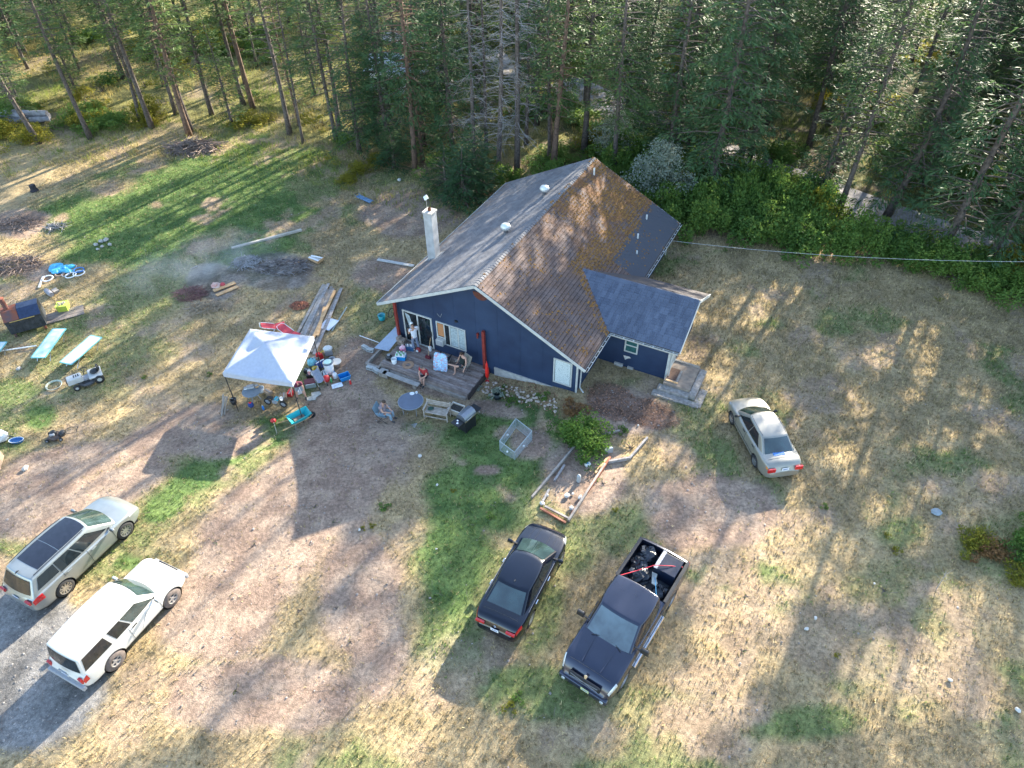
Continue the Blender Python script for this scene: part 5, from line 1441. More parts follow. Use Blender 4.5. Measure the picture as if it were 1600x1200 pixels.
for sd in (-1, 1):
    R_.glass('side_window', lambda a, b_, sd=sd: R_.gside(a, b_, sd, .008), .52, .93, .14, .87, taper=(0, -.06))
    R_.glass('side_window', lambda a, b_, sd=sd: R_.gside(a, b_, sd, .008), .10, .50, .15, .87)
    MB().tube([(1.25, sd * 1.04, .50), (-.95, sd * 1.04, .50)], .05, 6).build('side_step', chrome, R_.t)
    MB().box(-2.92, -1.0, sd * .94 - .06, sd * .94 + .06, 1.335, 1.352).build('bed_rail_cap', blackp, R_.t)
    MB().cbox((1.6, sd * .99, .86), (.26, .03, .05)).build('fender_badge', chrome, R_.t)
    for k in (.28, .62): MB().bar(R_.groof(.1, sd * k, .006), R_.groof(.93, sd * k, .006), .02, .008).build('roof_rib', R_.paint, R_.cab)
R_.patch('headlight', 2.36, 2.70, 5.2, 7.0, headl, .010); R_.patch('tail_light', -3.02, -2.92, 4.5, 6.6, tailr, .01)
MB().cbox((2.76, 0, .90), (.08, 1.16, .30)).build('grille', blackp, R_.t, bevel=.03)
gr = MB().bar((2.81, -.5, 1.0), (2.81, .5, .82), .012, .02); gr.bar((2.81, .5, 1.0), (2.81, -.5, .82), .012, .02); gr.build('grille_bar', greyp, R_.t)
bd = MB(); bd.prism([(-.06, .05), (-.03, .07), (.03, .07), (.06, .05), (.05, -.01), (.02, -.07), (-.02, -.07), (-.05, -.01)], 0, .015)
o = bd.build('ram_head_badge', chrome, R_.t); o['label'] = 'chrome animal head badge'; o.matrix_basis = Matrix.Translation((2.70, 0, 1.11)) @ Matrix.Rotation(rad(60), 4, 'Y') @ Matrix.Rotation(rad(90), 4, 'Z')
MB().cbox((2.80, 0, .52), (.16, 1.8, .26)).build('front_bumper', R_.paint, R_.t, bevel=.05, seg=3)
for sd in (-1, 1):
    MB().bar((1.22, sd * .42, 1.31), (2.38, sd * .34, 1.275), .03, .012).build('hood_crease', R_.paint, R_.b)
    MB().lathe([(.07, 0), (.06, .02), (0, .02)], 12, 'X').build('fog_light', headl, R_.t).location = (2.88, sd * .72, .5)
R_.seam(1.12, 2.2, 7); R_.seam(.10, 2.2, 7); R_.seam(-.92, 2.0, 7); R_.handles([.25, -.7], m=blackp); R_.mirrors(1.02, 1.42, blackp, (.14, .30, .24), .20)
R_.wheels(rimsil, 5, .27); R_.plate(2.885, .60, .1, m=mat('plate_green', (.55, .60, .30), .5, var=.1)); R_.xseam(1.30, .85); R_.xseam(2.42, .75)
MB().box(-2.89, -.99, -.875, .875, .802, .815).build('bed_liner', mat('grey_bed_liner', (.06, .07, .085), .6, var=.15, scale=4), R_.t)
for k in range(9): MB().box(-2.88, -1.0, -.8 + k * .2 - .03, -.8 + k * .2 + .03, .816, .828).build('bed_rib', mat('grey_bed_liner', (.12, .14, .17)), R_.t)
MB().cbox((.42, 0, 1.89), (.10, .07, .02)).build('roof_sensor', blackp, R_.cab)
for sd in (-1, 1): MB().bar((1.42, sd * .55, 1.315), (1.22, sd * .05, 1.33), .018).build('wiper', blackp, R_.t)
# load
def onbed(x, y, z=.83):
    ca, sa = math.cos(R_.t.rotation_euler.z), math.sin(R_.t.rotation_euler.z); l_ = R_.t.location
    return Vector((l_.x + x * ca - y * sa, l_.y + x * sa + y * ca, l_.z + z))
RZ = R_.t.rotation_euler.z
bagm = mat('black_bin_bag', (.012, .014, .02), .22, var=.4, scale=6, bump=1.0, bscale=9, coat=.3)
def bag(name, label, p, r, seed, m=bagm, cat='rubbish bag', group='black bags in the pickup bed', jit=.16):
    rd = random.Random(seed); t = thing(name, label, cat, tuple(p), rd.uniform(0, 6), group)
    MB().blob((0, 0, r[2] * .85), r, 9, 14, jit, rd).build('sack', m, t, smooth=False)
    MB().tube([(0, 0, r[2] * 1.6), (.05, .02, r[2] * 1.95), (.12, .05, r[2] * 2.0)], [.05, .03, .07], 6).build('knot', m, t)
bag('rubbish_bag', 'bulky black bag in the tailgate corner of the pickup bed', onbed(-2.55, -.45), (.40, .38, .27), 1)
bag('rubbish_bag', 'black bag slumped against the bed side, middle of the three', onbed(-2.05, -.55), (.34, .33, .25), 2)
bag('rubbish_bag', 'black bag under the red strap near the cab', onbed(-1.62, -.35), (.36, .40, .24), 3)
bag('rubbish_bag', 'flat black bag beside the dark box in the pickup bed', onbed(-1.52, .55), (.30, .28, .14), 4)
bx = thing('dark_box', 'dark blue-black box standing tall in the pickup bed', 'box', tuple(onbed(-2.38, .42)), RZ)
MB().box(-.40, .40, -.40, .40, 0, .62).build('carton', mat('dark_blue_case', (.007, .014, .035), .4, var=.2), bx, bevel=.02)
MB().box(-.42, .42, -.41, -.28, .622, .64).build('edge_strip', mat('scuffed_strip', (.42, .42, .45), .5, var=.4, scale=14), bx)
cb = thing('scrap_board', 'torn pale board lying on the bags in the pickup bed', 'board', tuple(onbed(-1.72, .22, 1.18)), RZ + .5)
MB().prism([(-.28, -.08), (.2, -.12), (.28, .02), (.18, .09), (.0, .05), (-.2, .1)], 0, .02).build('panel', mat('pale_card', (.42, .42, .38), .9, var=.2), cb)
def strap(label, pts, m): tag(MB().tube(pts, .014, 5).build('ratchet_strap', m, None), label, 'strap', 'tie-down straps over the load')
rs = mat('red_strap', (.65, .03, .06), .6, var=.2)
strap('red strap from the cab corner across the bags', [onbed(-1.02, -.84, 1.36), onbed(-1.5, -.45, 1.38), onbed(-2.0, .02, 1.52)], rs)
strap('red strap over the dark box to the far bed rail', [onbed(-2.0, .02, 1.52), onbed(-2.3, .45, 1.49), onbed(-2.6, .86, 1.38)], rs)
strap('thin blue cord from the bed front over the board', [onbed(-1.0, .62, 1.36), onbed(-1.4, .4, 1.30), onbed(-1.75, .2, 1.24)], mat('blue_cord', (.06, .25, .45), .6, var=.1))

rear_lamps(S, .88, .66, .26, .15); rear_lamps(E_, .86, .72, .16, .26); rear_lamps(B_, .83, .58, .34, .12); rear_lamps(M_, .78, .60, .34, .20)
# ================================================================ PEOPLE
skins = {'fair': mat('fair_skin', (.52, .30, .22), .6, var=.08), 'tan': mat('tanned_skin', (.42, .23, .15), .6, var=.08)}
eyem = mat('eye_dark', (.02, .015, .012), .3)
def skin_mesh(name, verts, edges, radii, m, parent, root=0, sub=1):
    me = bpy.data.meshes.new(name); me.from_pydata([tuple(v) for v in verts], edges, []); me.update()
    o = link(name, me, parent, m)
    md = o.modifiers.new('skin', 'SKIN')
    for i, r in enumerate(radii): me.skin_vertices[0].data[i].radius = (r, r) if not isinstance(r, tuple) else r
    me.skin_vertices[0].data[root].use_root = True
    sb = o.modifiers.new('sub', 'SUBSURF'); sb.levels = sub; sb.render_levels = sub
    bpy.context.view_layer.update(); bake(o)
    o.data.polygons.foreach_set('use_smooth', np.ones(len(o.data.polygons), dtype=bool))
    if not o.data.materials: o.data.materials.append(m)
    return o
def person(label, loc, rz, J, skin, shirt, bottom, shoes, hair, bottom_len='long', sleeve=.5, cap=None, hairlen=0, group='people around the deck'):
    """J: joints in metres, x forward, y left, z up from the ground contact"""
    t = thing('person', label, 'person', tuple(loc), rz, group); sk = skins[skin]
    V, E, R = [], [], []
    def v(p, r): V.append(Vector(p)); R.append(r); return len(V) - 1
    def e(a, b_): E.append((a, b_))
    pel = v(J['pelvis'], (.13, .10)); 
    ch = Vector(J['chest']); pv = Vector(J['pelvis']); mid = v(pv.lerp(ch, .5), (.125, .10)); che = v(ch, (.15, .11)); e(pel, mid); e(mid, che)
    hd = Vector(J['head']); nk = v(ch.lerp(hd, .45), .055); hb = v(ch.lerp(hd, .72), .055); e(che, nk); e(nk, hb)
    for sd in 'LR':
        s_ = v(J['sh' + sd], .060); el = v(J['el' + sd], .042); ha = Vector(J['ha' + sd]); wr = v(ha, .028); e(che, s_); e(s_, el); e(el, wr)
        d = (ha - Vector(J['el' + sd])).normalized(); side = d.cross(Vector((0, 0, 1)));
        side = side.normalized() if side.length > .1 else Vector((0, 1, 0)); dn = d.cross(side)
        pm = v(ha + d * .05, (.034, .018)); e(wr, pm)
        for k, (f_, ln) in enumerate(((-.028, .075), (-.010, .09), (.010, .085), (.028, .068))):
            a = v(ha + d * .085 + side * f_, .0085); b_ = v(ha + d * (.085 + ln * .5) + side * f_ * 1.1 + dn * .012, .008); c_ = v(ha + d * (.085 + ln * .85) + side * f_ + dn * .035, .007)
            e(pm, a); e(a, b_); e(b_, c_)
        a = v(ha + d * .03 + side * .045, .010); b_ = v(ha + d * .065 + side * .06 + dn * .01, .0085); e(wr, a); e(a, b_)
        hp_ = v(J['hip' + sd], .085); kn = v(J['kn' + sd], .058); an = v(J['an' + sd], .038); to = v(J['to' + sd], .034)
        e(pel, hp_); e(hp_, kn); e(kn, an); e(an, to)
    body = skin_mesh('body', V, E, R, sk, t)
    # head with face joined to the body mesh
    hdir = J.get('face', (1, 0, -.2)); f = Vector(hdir).normalized(); lf_ = Vector((0, 0, 1)).cross(f).normalized(); up = f.cross(lf_)
    hm = MB(); Mh = Matrix((f, lf_, up)).transposed().to_4x4(); Mh.translation = hd; hm.M = Mh
    hm.blob((0, 0, 0), (.098, .076, .118), 12, 16, 0); hm.blob((.02, 0, -.05), (.075, .06, .075), 8, 12, 0)
    hm.blob((.102, 0, -.012), (.022, .014, .024), 5, 6, 0)
    for sd in (-1, 1): hm.blob((-.005, sd * .078, -.005), (.022, .012, .033), 6, 8, 0)
    hm.blob((.088, 0, -.055), (.014, .026, .007), 4, 6, 0)
    ho = hm.build('head', sk, None, smooth=True)
    bm = bmesh.new(); bm.from_mesh(body.data); bm.from_mesh(ho.data); bm.to_mesh(body.data); bm.free(); bpy.data.objects.remove(ho)
    body.data.polygons.foreach_set('use_smooth', np.ones(len(body.data.polygons), dtype=bool))
    ey = MB(); ey.M = Mh
    for sd in (-1, 1): ey.blob((.090, sd * .030, .012), (.010, .013, .008), 5, 8, 0)
    ey.build('eye', eyem, t)
    hr = MB(); hr.M = Mh
    if hair:
        hr.blob((-.018, 0, .030), (.100, .087, .108), 10, 14, .03)
        if hairlen: hr.blob((-.07, 0, -.06), (.055, .075, .12 + hairlen), 8, 12, .06)
        hr.build('hair', hair, t, smooth=True)
    if cap:
        cp = MB(); cp.M = Mh; cp.blob((-.012, 0, .045), (.106, .092, .095), 10, 14, 0); cp.box(.06, .19, -.07, .07, .035, .048, tx=.95)
        cp.build('cap', cap, t, smooth=False)
    # shirt
    V, E, R = [], [], []
    def P(n_): return Vector(J[n_])
    a = v(pv + (ch - pv) * -.30, (.175, .15)); b_ = v(pv.lerp(ch, .5), (.172, .145)); c_ = v(ch, (.195, .155)); e(a, b_); e(b_, c_)
    top = v(ch + (hd - ch) * .25, .085); e(c_, top)
    for sd in 'LR':
        s_ = v(P('sh' + sd), .092 if sleeve > 0 else .045); e(c_, s_)
        if sleeve > 0:
            q = v(P('sh' + sd).lerp(P('el' + sd), sleeve), .085); e(s_, q)
    skin_mesh('shirt', V, E, R, shirt, t)
    V, E, R = [], [], []
    a = v(pv, (.150, .122)); b_ = v(pv + (ch - pv) * .15, (.142, .116)); e(a, b_)
    for sd in 'LR':
        h_ = v(P('hip' + sd), .108); e(a, h_)
        if bottom_len == 'long':
            k_ = v(P('kn' + sd), .078); n_ = v(P('an' + sd).lerp(P('kn' + sd), .08), .062); e(h_, k_); e(k_, n_)
        else:
            k_ = v(P('hip' + sd).lerp(P('kn' + sd), .85), .088); e(h_, k_)
    skin_mesh('trousers' if bottom_len == 'long' else 'shorts', V, E, R, bottom, t)
    if shoes:
        for sd in 'LR':
            V, E, R = [], [], []
            an, to = P('an' + sd), P('to' + sd); d = (to - an); 
            a = v(an - d * .28 + Vector((0, 0, -.01)), .045); b_ = v(an.lerp(to, .4), .048); c_ = v(to + d * .12, .042); e(a, b_); e(b_, c_)
            skin_mesh('shoe', V, E, R, shoes, t)
    return t
hairb = mat('brown_hair', (.05, .03, .02), .7, var=.3, scale=40); hairg = mat('greying_hair', (.13, .11, .10), .7, var=.3, scale=40)
def look(a, b_): d = Vector(b_) - Vector(a); return math.atan2(d.y, d.x)
# standing man in white shirt and cap
def stand(dx=0, el=None):
    return dict(pelvis=(0, 0, .93), chest=(.03, 0, 1.35), head=(.12, 0, 1.62), shL=(.02, .19, 1.40), shR=(.02, -.19, 1.40), elL=(.10, .26, 1.14), haL=(.32, .14, 1.18), elR=(.10, -.26, 1.14), haR=(.32, -.12, 1.16),
                hipL=(0, .10, .88), knL=(.06, .11, .49), anL=(-.02, .12, .09), toL=(.14, .14, .05), hipR=(0, -.10, .88), knR=(.02, -.11, .49), anR=(-.14, -.13, .09), toR=(.02, -.15, .05), face=(1, .1, -.65))
pz = hw(2.05, .02, DZ)
tsh = mat('white_shirt_cloth', (.66, .68, .74), .9, var=.06); jn = mat('grey_blue_trousers', (.17, .20, .28), .9, var=.15)
person('person in white T-shirt, white cap and grey trousers standing at the sliding door', pz, HA + 2.7, stand(), 'tan', tsh, jn, whitep, hairb, 'long', .45, cap=whitep)
# seated helper
def seated(seat=.45, knee_f=.45, lean=.05):
    return dict(pelvis=(0, 0, seat + .10), chest=(lean, 0, seat + .52), head=(lean + .10, 0, seat + .80), shL=(lean, .18, seat + .57), shR=(lean, -.18, seat + .57),
                elL=(lean + .12, .24, seat + .30), haL=(lean + .34, .12, seat + .22), elR=(lean + .12, -.24, seat + .30), haR=(lean + .34, -.12, seat + .22),
                hipL=(.04, .10, seat + .08), knL=(knee_f, .14, seat + .08), anL=(knee_f + .02, .14, .09), toL=(knee_f + .18, .16, .05),
                hipR=(.04, -.10, seat + .08), knR=(knee_f, -.12, seat + .08), anR=(knee_f + .02, -.12, .09), toR=(knee_f + .18, -.12, .05), face=(1, 0, -.7))
# red shirt, seated on the deck edge
J = seated(.02, .36, .10); zg_ = hg(3.6, -2.0).z - DZ
for s_, y_ in (('L', .12), ('R', -.04)):
    J['kn' + s_] = (.40, y_, .10); J['an' + s_] = (.46 if s_ == 'L' else .38, y_ + .02, zg_ + .10); J['to' + s_] = (.62 if s_ == 'L' else .54, y_ + .02, zg_ + .05)
J['elL'] = (.28, .22, .30); J['elR'] = (.28, -.20, .30); J['haL'] = (.46, .03, .18); J['haR'] = (.46, -.03, .16); J['head'] = (.26, 0, .78); J['chest'] = (.14, 0, .50); J['shL'] = (.15, .18, .56); J['shR'] = (.15, -.18, .56); J['face'] = (1, 0, -1)
red = mat('red_shirt_cloth', (.40, .03, .035), .9, var=.15); dks = mat('dark_shorts', (.03, .032, .04), .9, var=.2)
person('person in red shirt and dark shorts sitting on the front edge of the deck', hw(3.62, -1.50, DZ + .02), HA - math.pi / 2, J, 'fair', red, dks, mat('dark_shoes', (.03, .03, .035), .6), hairg, 'short', .55)
# black tank top, leg crossed, in a chair
J = seated(.43, .42, -.06)
J['knL'] = (.42, .02, .60); J['anL'] = (.52, -.34, .56); J['toL'] = (.60, -.50, .53); J['elR'] = (.0, -.30, .68); J['haR'] = (.16, -.30, .45); J['elL'] = (.02, .30, .68); J['haL'] = (.2, .32, .44); J['head'] = (.04, 0, 1.20); J['face'] = (1, .1, -.8); J['pelvis'] = (.05, 0, .53)
cz = hw(5.15, -.35, DZ)
person('person in black tank top sitting with one bare leg crossed in the deck chair', cz, HA - math.pi / 2 - .35, J, 'fair', mat('black_tank_cloth', (.012, .02, .018), .9, var=.2), mat('dark_shorts', (.03, .03, .03)), None, hairb, 'short', 0, hairlen=.03)
def camp_chair(label, loc, rz, fabric, frame=blackp, group='camp chairs', tall=.45):
    t = thing('camp_chair', label, 'chair', tuple(loc), rz, group)
    MB().grid(lambda i, j: (-.22 + .46 * i, -.26 + .52 * j, .43 - .05 * math.sin(math.pi * j) - .03 * math.sin(math.pi * i)), 6, 6).build('seat', fabric, t, solid=.01)
    MB().grid(lambda i, j: (-.24 - .16 * i, -.27 + .54 * j, .45 + tall * i), 6, 6).build('backrest', fabric, t, solid=.01)
    for sd in (-1, 1):
        MB().tube([(-.25, sd * .28, .0), (.24, sd * .29, .42)], .012, 5).build('leg', frame, t); MB().tube([(.26, sd * .28, .0), (-.22, sd * .29, .42), (-.42, sd * .28, .45 + tall)], .012, 5).build('leg', frame, t)
        MB().bar((-.26, sd * .31, .63), (.22, sd * .31, .60), .07, .02).build('armrest', fabric, t)
    MB().tube([(-.25, -.28, .02), (.26, .28, .42)], .01, 5).build('brace', frame, t)
    return t
camp_chair('beige camp chair with a person in it at the right end of the deck', cz + Vector((.0, .0, 0)), HA - math.pi / 2 - .35, mat('beige_canvas', (.36, .32, .26), .9, var=.15))
# tie-dye towel draped on a chair
cq = hw(4.05, -.30, DZ)
camp_chair('black camp chair hidden under a pale blue patterned towel', cq, HA + math.pi / 2 + .1, mat('black_canvas', (.02, .02, .025), .9))
tie, n, l, b = newmat('tie_dye_cloth')
tc = n.new('ShaderNodeTexCoord'); nz = n.new('ShaderNodeTexNoise'); nz.inputs['Scale'].default_value = 7; nz.inputs['Detail'].default_value = 3; nz.inputs['Distortion'].default_value = 1.5; l.new(tc.outputs['Object'], nz.inputs['Vector'])
cr_ = n.new('ShaderNodeValToRGB'); l.new(nz.outputs['Fac'], cr_.inputs['Fac']); els = cr_.color_ramp.elements
els[0].position = .38; els[0].color = (.62, .28, .30, 1); els[1].position = .46; els[1].color = (.26, .52, .76, 1)
e_ = els.new(.58); e_.color = (.42, .66, .82, 1); e_ = els.new(.66); e_.color = (.7, .74, .82, 1)
l.new(cr_.outputs[0], b.inputs['Base Color']); b.inputs['Roughness'].default_value = .9
tw = thing('towel', 'pale blue and pink patterned towel draped over a deck chair', 'towel', tuple(cq), HA + math.pi / 2 + .1)
def twf(i, j):
    y = -.36 + .72 * j; s_ = i * 1.5
    if s_ < 1.2: x, z = -.62 + .20 * (s_ / 1.2) - .04 * math.sin(5 * y), .06 + s_ * .86
    else: x, z = -.42 + (s_ - 1.2) * .6, 1.09 - (s_ - 1.2) * .5
    return (x + .02 * math.sin(14 * j + 3 * i), y * (1 + .06 * math.sin(5 * i)), z - .12 * max(0, abs(2 * j - 1) - .75) * 4 * (s_ > .8))
MB().grid(twf, 20, 16).build('cloth', tie, tw, smooth=True, solid=.012)
# two people in / by the blue chair on the dirt
P = G(601, 655)
camp_chair('pale blue camp chair on the bare dirt left of the round table', P, rad(-15), mat('blue_grey_canvas', (.20, .30, .36), .9, var=.15))
J = seated(.43, .40, -.02); J['head'] = (.12, 0, 1.18); J['face'] = (1, 0, -.9)
person('person in faded mauve top sitting in the blue camp chair on the dirt', P, rad(-15), J, 'fair', mat('mauve_cloth', (.27, .22, .24), .9, var=.2), mat('pale_blue_trousers', (.22, .30, .36), .9, var=.15), mat('dark_shoes', (.03, .03, .03)), hairb, 'long', .5)
# maroon shirt, bending at the canopy
P = G(472, 624)
J = stand(); J.update(pelvis=(-.12, 0, .90), chest=(.18, 0, 1.22), head=(.34, 0, 1.38), shL=(.17, .20, 1.24), shR=(.17, -.20, 1.24), elL=(.30, .28, 1.0), haL=(.34, .30, .76), elR=(.28, -.30, .98), haR=(.30, -.34, .74), hipL=(-.12, .11, .86), hipR=(-.12, -.11, .86), knL=(.02, .16, .48), knR=(0, -.16, .48), anL=(-.06, .20, .09), anR=(-.08, -.22, .09), toL=(.12, .22, .05), toR=(.10, -.26, .05), face=(1, 0, -1.1))
person('person in maroon T-shirt and grey shorts bending beside the white canopy', P, rad(-80), J, 'fair', mat('maroon_cloth', (.11, .018, .045), .9, var=.15), mat('grey_shorts', (.24, .27, .29), .9, var=.1), mat('dark_shoes', (.03, .03, .03)), hairg, 'short', .55, cap=mat('maroon_cloth', (.11, .02, .04)))

# ================================================================ CANOPY
cc0 = [atz(u, v, 1.75) for u, v in ((348, 583), (456, 599), (490, 526), (391, 514))]
ctr = sum(cc0, Vector()) / 4; zg = T(ctr.x, ctr.y)
cano = thing('canopy', 'white pop-up canopy with sagging fabric roof and black legs', 'canopy', (ctr.x, ctr.y, 0), 0)
canv = mat('white_canopy_fabric', (.38, .41, .48), .8, var=.06)
Lc = [p - Vector((ctr.x, ctr.y, 0)) for p in cc0]
def canf(i, j):
    a = Lc[0].lerp(Lc[1], i); b_ = Lc[3].lerp(Lc[2], i); p = a.lerp(b_, j)
    r_ = max(abs(2 * i - 1), abs(2 * j - 1)); dg = abs(abs(2 * i - 1) - abs(2 * j - 1))
    z = 1.75 + .70 * (1 - r_) ** .9 - .95 * dg * (1 - r_) * r_ ** .5
    z += .03 * math.sin(9 * i + 5 * j) * (1 - r_) + .05 * math.sin(26 * (i - j * .6)) * max(0, .5 - abs(r_ - .6)) + .03 * math.sin(31 * j + 4 * i) * max(0, i - .5) * (1 - r_)
    return (p.x, p.y, z)
MB().grid(canf, 28, 28).build('fabric_roof', canv, cano, smooth=True, solid=.01)
for k in range(4):
    a, b_ = Lc[k], Lc[(k + 1) % 4]
    MB().grid(lambda i, j, a=a, b_=b_: tuple(a.lerp(b_, i) * (1.004) + Vector((0, 0, -.006 - .22 * j - .03 * math.sin(math.pi * i) * j))), 14, 2).build('valance', canv, cano, solid=.008)
    p = Lc[k] * .985
    MB().bar((p.x, p.y, zg - .05), (p.x, p.y, 1.70), .035).build('leg', blackp, cano)
    MB().bar((Lc[k].x * .98, Lc[k].y * .98, 1.50), (Lc[(k + 1) % 4].x * .98, Lc[(k + 1) % 4].y * .98, 1.50), .02).build('truss_bar', blackp, cano)
# things under and around it
def put(name, label, cat, u, v, rz=0, dz=0, group=None):
    P = G(u, v); return thing(name, label, cat, (P.x, P.y, P.z + dz), rz, group)
t = put('camp_table', 'grey round camp table under the front of the canopy', 'table', 398, 624)
MB().lathe([(0, .55), (.45, .55), (.47, .57), (.45, .59), (0, .59)], 22).build('tabletop', mat('grey_blue_tabletop', (.17, .21, .25), .5, var=.1), t)
for a in range(4): MB().bar((.1 * math.cos(a * 1.57), .1 * math.sin(a * 1.57), .54), (.33 * math.cos(a * 1.57), .33 * math.sin(a * 1.57), 0), .03).build('leg', greyp, t)
def litter(u, v, specs, zbase=0, name='clutter'):
    P = G(u, v)
    for (nm, lab, cat, dx, dy, rz, dims, m) in specs:
        t_ = thing(nm, lab, cat, (P.x + dx, P.y + dy, P.z + zbase), rz)
        MB().box(-dims[0] / 2, dims[0] / 2, -dims[1] / 2, dims[1] / 2, 0, dims[2], tx=.92, ty=.92).build('body', m, t_, bevel=.015)
        MB().box(-dims[0] * .48, dims[0] * .48, -dims[1] * .48, dims[1] * .48, dims[2] + .001, dims[2] + .02).build('lid', greyp if m is not greyp else whitep, t_)
litter(398, 624, [('tool_case', 'pale grey case lying on the camp table', 'case', -.1, .22, .3, (.34, .22, .10), mat('pale_grey_case', (.42, .44, .45), .5)), ('small_box', 'little brown box at the back of the camp table', 'box', .2, .25, .8, (.16, .12, .1), newwood), ('small_case', 'white carton at the left edge of the camp table', 'box', -.32, .12, .1, (.14, .12, .09), whitep)], .595)
# small motorbike
t = put('mini_bike', 'small blue and black dirt bike standing under the canopy', 'motorbike', 432, 634, rad(-15))
for x in (-.42, .42):
    w_ = MB().at((x, 0, .2)).lathe([(.13, -.03), (.19, -.035), (.20, 0), (.19, .035), (.13, .03)], 18, 'Y').build('wheel', rubber, t, smooth=True)
    MB().at((x, 0, .2)).lathe([(.02, -.03), (.13, -.015), (.13, .015), (.02, .03)], 10, 'Y').build('rim', greyp, w_)
MB().tube([(-.42, 0, .2), (-.1, 0, .42), (.28, 0, .52), (.42, 0, .2)], .025, 6).build('frame', blackp, t)
MB().cbox((-.18, 0, .52), (.46, .15, .08), tx=.7).build('seat', blackp, t, bevel=.02); MB().cbox((.14, 0, .52), (.24, .20, .14), tx=.7).build('tank', mat('sky_blue_plastic', (.06, .35, .50), .4), t, bevel=.02)
MB().cbox((.0, 0, .30), (.24, .16, .2)).build('engine', greyp, t, bevel=.02); MB().tube([(.26, -.3, .70), (.3, 0, .66), (.26, .3, .70)], .014, 6).build('handlebar', steel, t)
MB().lathe([(.0, .0), (.11, .0), (.11, .02), (0, .02)], 14).build('number_plate', whitep, t).matrix_basis = Matrix.Translation((.40, 0, .58)) @ Matrix.Rotation(rad(60), 4, 'Y')
t = put('helmet_bag', 'small blue bag with red top at the left of the dirt bike', 'bag', 393, 636)
MB().blob((0, 0, .16), (.15, .13, .17), 8, 10, .08).build('body', mat('navy_cloth', (.03, .06, .22), .8, var=.2), t); MB().blob((0, 0, .30), (.08, .07, .05), 6, 8, .1).build('top', redp, t)
t = put('firewood_sticks', 'bundle of grey split sticks leaning at the left canopy leg', 'sticks', 350, 645)
for k in range(7):
    a = random.uniform(-.1, .1); MB().bar((a, -.1 + random.uniform(-.2, .1), 0), (a + random.uniform(.1, .3), .45 + random.uniform(-.1, .1), .75 + random.uniform(-.15, .15)), .05, .035).build('stick', oldwood, t)
# wheelbarrow
t = put('wheelbarrow', 'teal wheelbarrow with leaf litter in its tub in front of the canopy', 'wheelbarrow', 470, 662, rad(38))
mb = MB()
prof = [(-.28, -.20, .30), (.30, -.17, .30), (.30, .17, .30), (-.28, .20, .30)]; topr = [(-.48, -.33, .56), (.55, -.30, .60), (.55, .30, .60), (-.48, .33, .56)]
mb.add(prof + topr, [(0, 1, 2, 3), (0, 4, 5, 1), (1, 5, 6, 2), (2, 6, 7, 3), (3, 7, 4, 0)]); tub = mb.build('tub', mat('teal_barrow', (.01, .33, .38), .4, var=.08), t, solid=.012)
MB().tube([Vector(p) for p in topr], .018, 6, closed=True).build('rim', tealp, tub)
MB().box(-.25, .28, -.17, .17, .31, .36).build('leaf_litter', mat('leaf_litter', (.30, .24, .20), .95, col2=(.12, .09, .07), scale=18), t)
for sd in (-1, 1):
    MB().bar((.55, sd * .10, .22), (-.95, sd * .30, .42), .035).build('handle', newwood, t); MB().bar((-.3, sd * .22, .32), (-.38, sd * .24, 0), .03).build('leg', steel, t)
MB().at((.62, 0, .19)).lathe([(.10, -.04), (.18, -.045), (.19, 0), (.18, .045), (.10, .04)], 18, 'Y').build('wheel', rubber, t, smooth=True)
# string trimmer
t = put('string_trimmer', 'grass trimmer with red engine lying on the green strip', 'trimmer', 428, 660, 0)
a = G(428, 660) - Vector(t.location); b_ = G(436, 690) - Vector(t.location)
MB().blob((a.x, a.y, .12), (.14, .12, .12), 7, 10, .1).build('engine', redp, t); MB().tube([(a.x, a.y, .12), (a.x + (b_.x - a.x) * .6, a.y + (b_.y - a.y) * .6, .06), (b_.x, b_.y, .05), (b_.x + .3, b_.y - .15, .04)], .016, 6).build('shaft', mat('cream_shaft', (.55, .48, .36), .5), t)
MB().tube([(a.x + .02, a.y - .3, .1), (a.x + .12, a.y - .32, .2), (a.x + .02, a.y - .36, .12)], .015, 5).build('handle', blackp, t)
MB().blob((b_.x + .36, b_.y - .17, .04), (.11, .09, .03), 5, 8, .1).build('cutting_head', greyp, t)
# clutter pile right of the canopy
t = put('laundry_bin', 'tall white bin with dark rim and a pale lid heaped on top', 'bin', 516, 582, .2)
MB().lathe([(.20, 0), (.27, .70), (.25, .70), (.18, .02), (0, .02)], 18).build('tub', whitep, t, smooth=True); MB().lathe([(.28, .70), (.30, .72), (.28, .74), (.26, .72), (.28, .70)], 18).build('rim', mat('navy_rim', (.02, .05, .12), .4), t)
MB().lathe([(0, .78), (.20, .76), (.20, .74), (0, .74)], 14).build('lid', mat('pale_green_lid', (.55, .75, .66), .5, var=.1), t)
t = put('storage_tub', 'open bright blue plastic tub at the right end of the clutter', 'tub', 539, 592, .5)
mb = MB(); mb.add([(-.22, -.15, 0), (.22, -.15, 0), (.22, .15, 0), (-.22, .15, 0), (-.28, -.20, .26), (.28, -.20, .26), (.28, .20, .26), (-.28, .20, .26)], [(0, 1, 2, 3), (0, 4, 5, 1), (1, 5, 6, 2), (2, 6, 7, 3), (3, 7, 4, 0)]); mb.build('tub', mat('azure_plastic', (.01, .22, .55), .4, var=.08), t, solid=.012)
MB().tube([(-.28, -.20, .26), (.28, -.20, .26), (.28, .20, .26), (-.28, .20, .26)], .014, 5, closed=True).build('rim', mat('light_blue_rim', (.12, .42, .7), .4), t)
t = put('red_ball', 'round red ball in front of the clutter pile', 'ball', 511, 596); MB().blob((0, 0, .19), .19, 12, 16, 0).build('ball', redp, t, smooth=True)
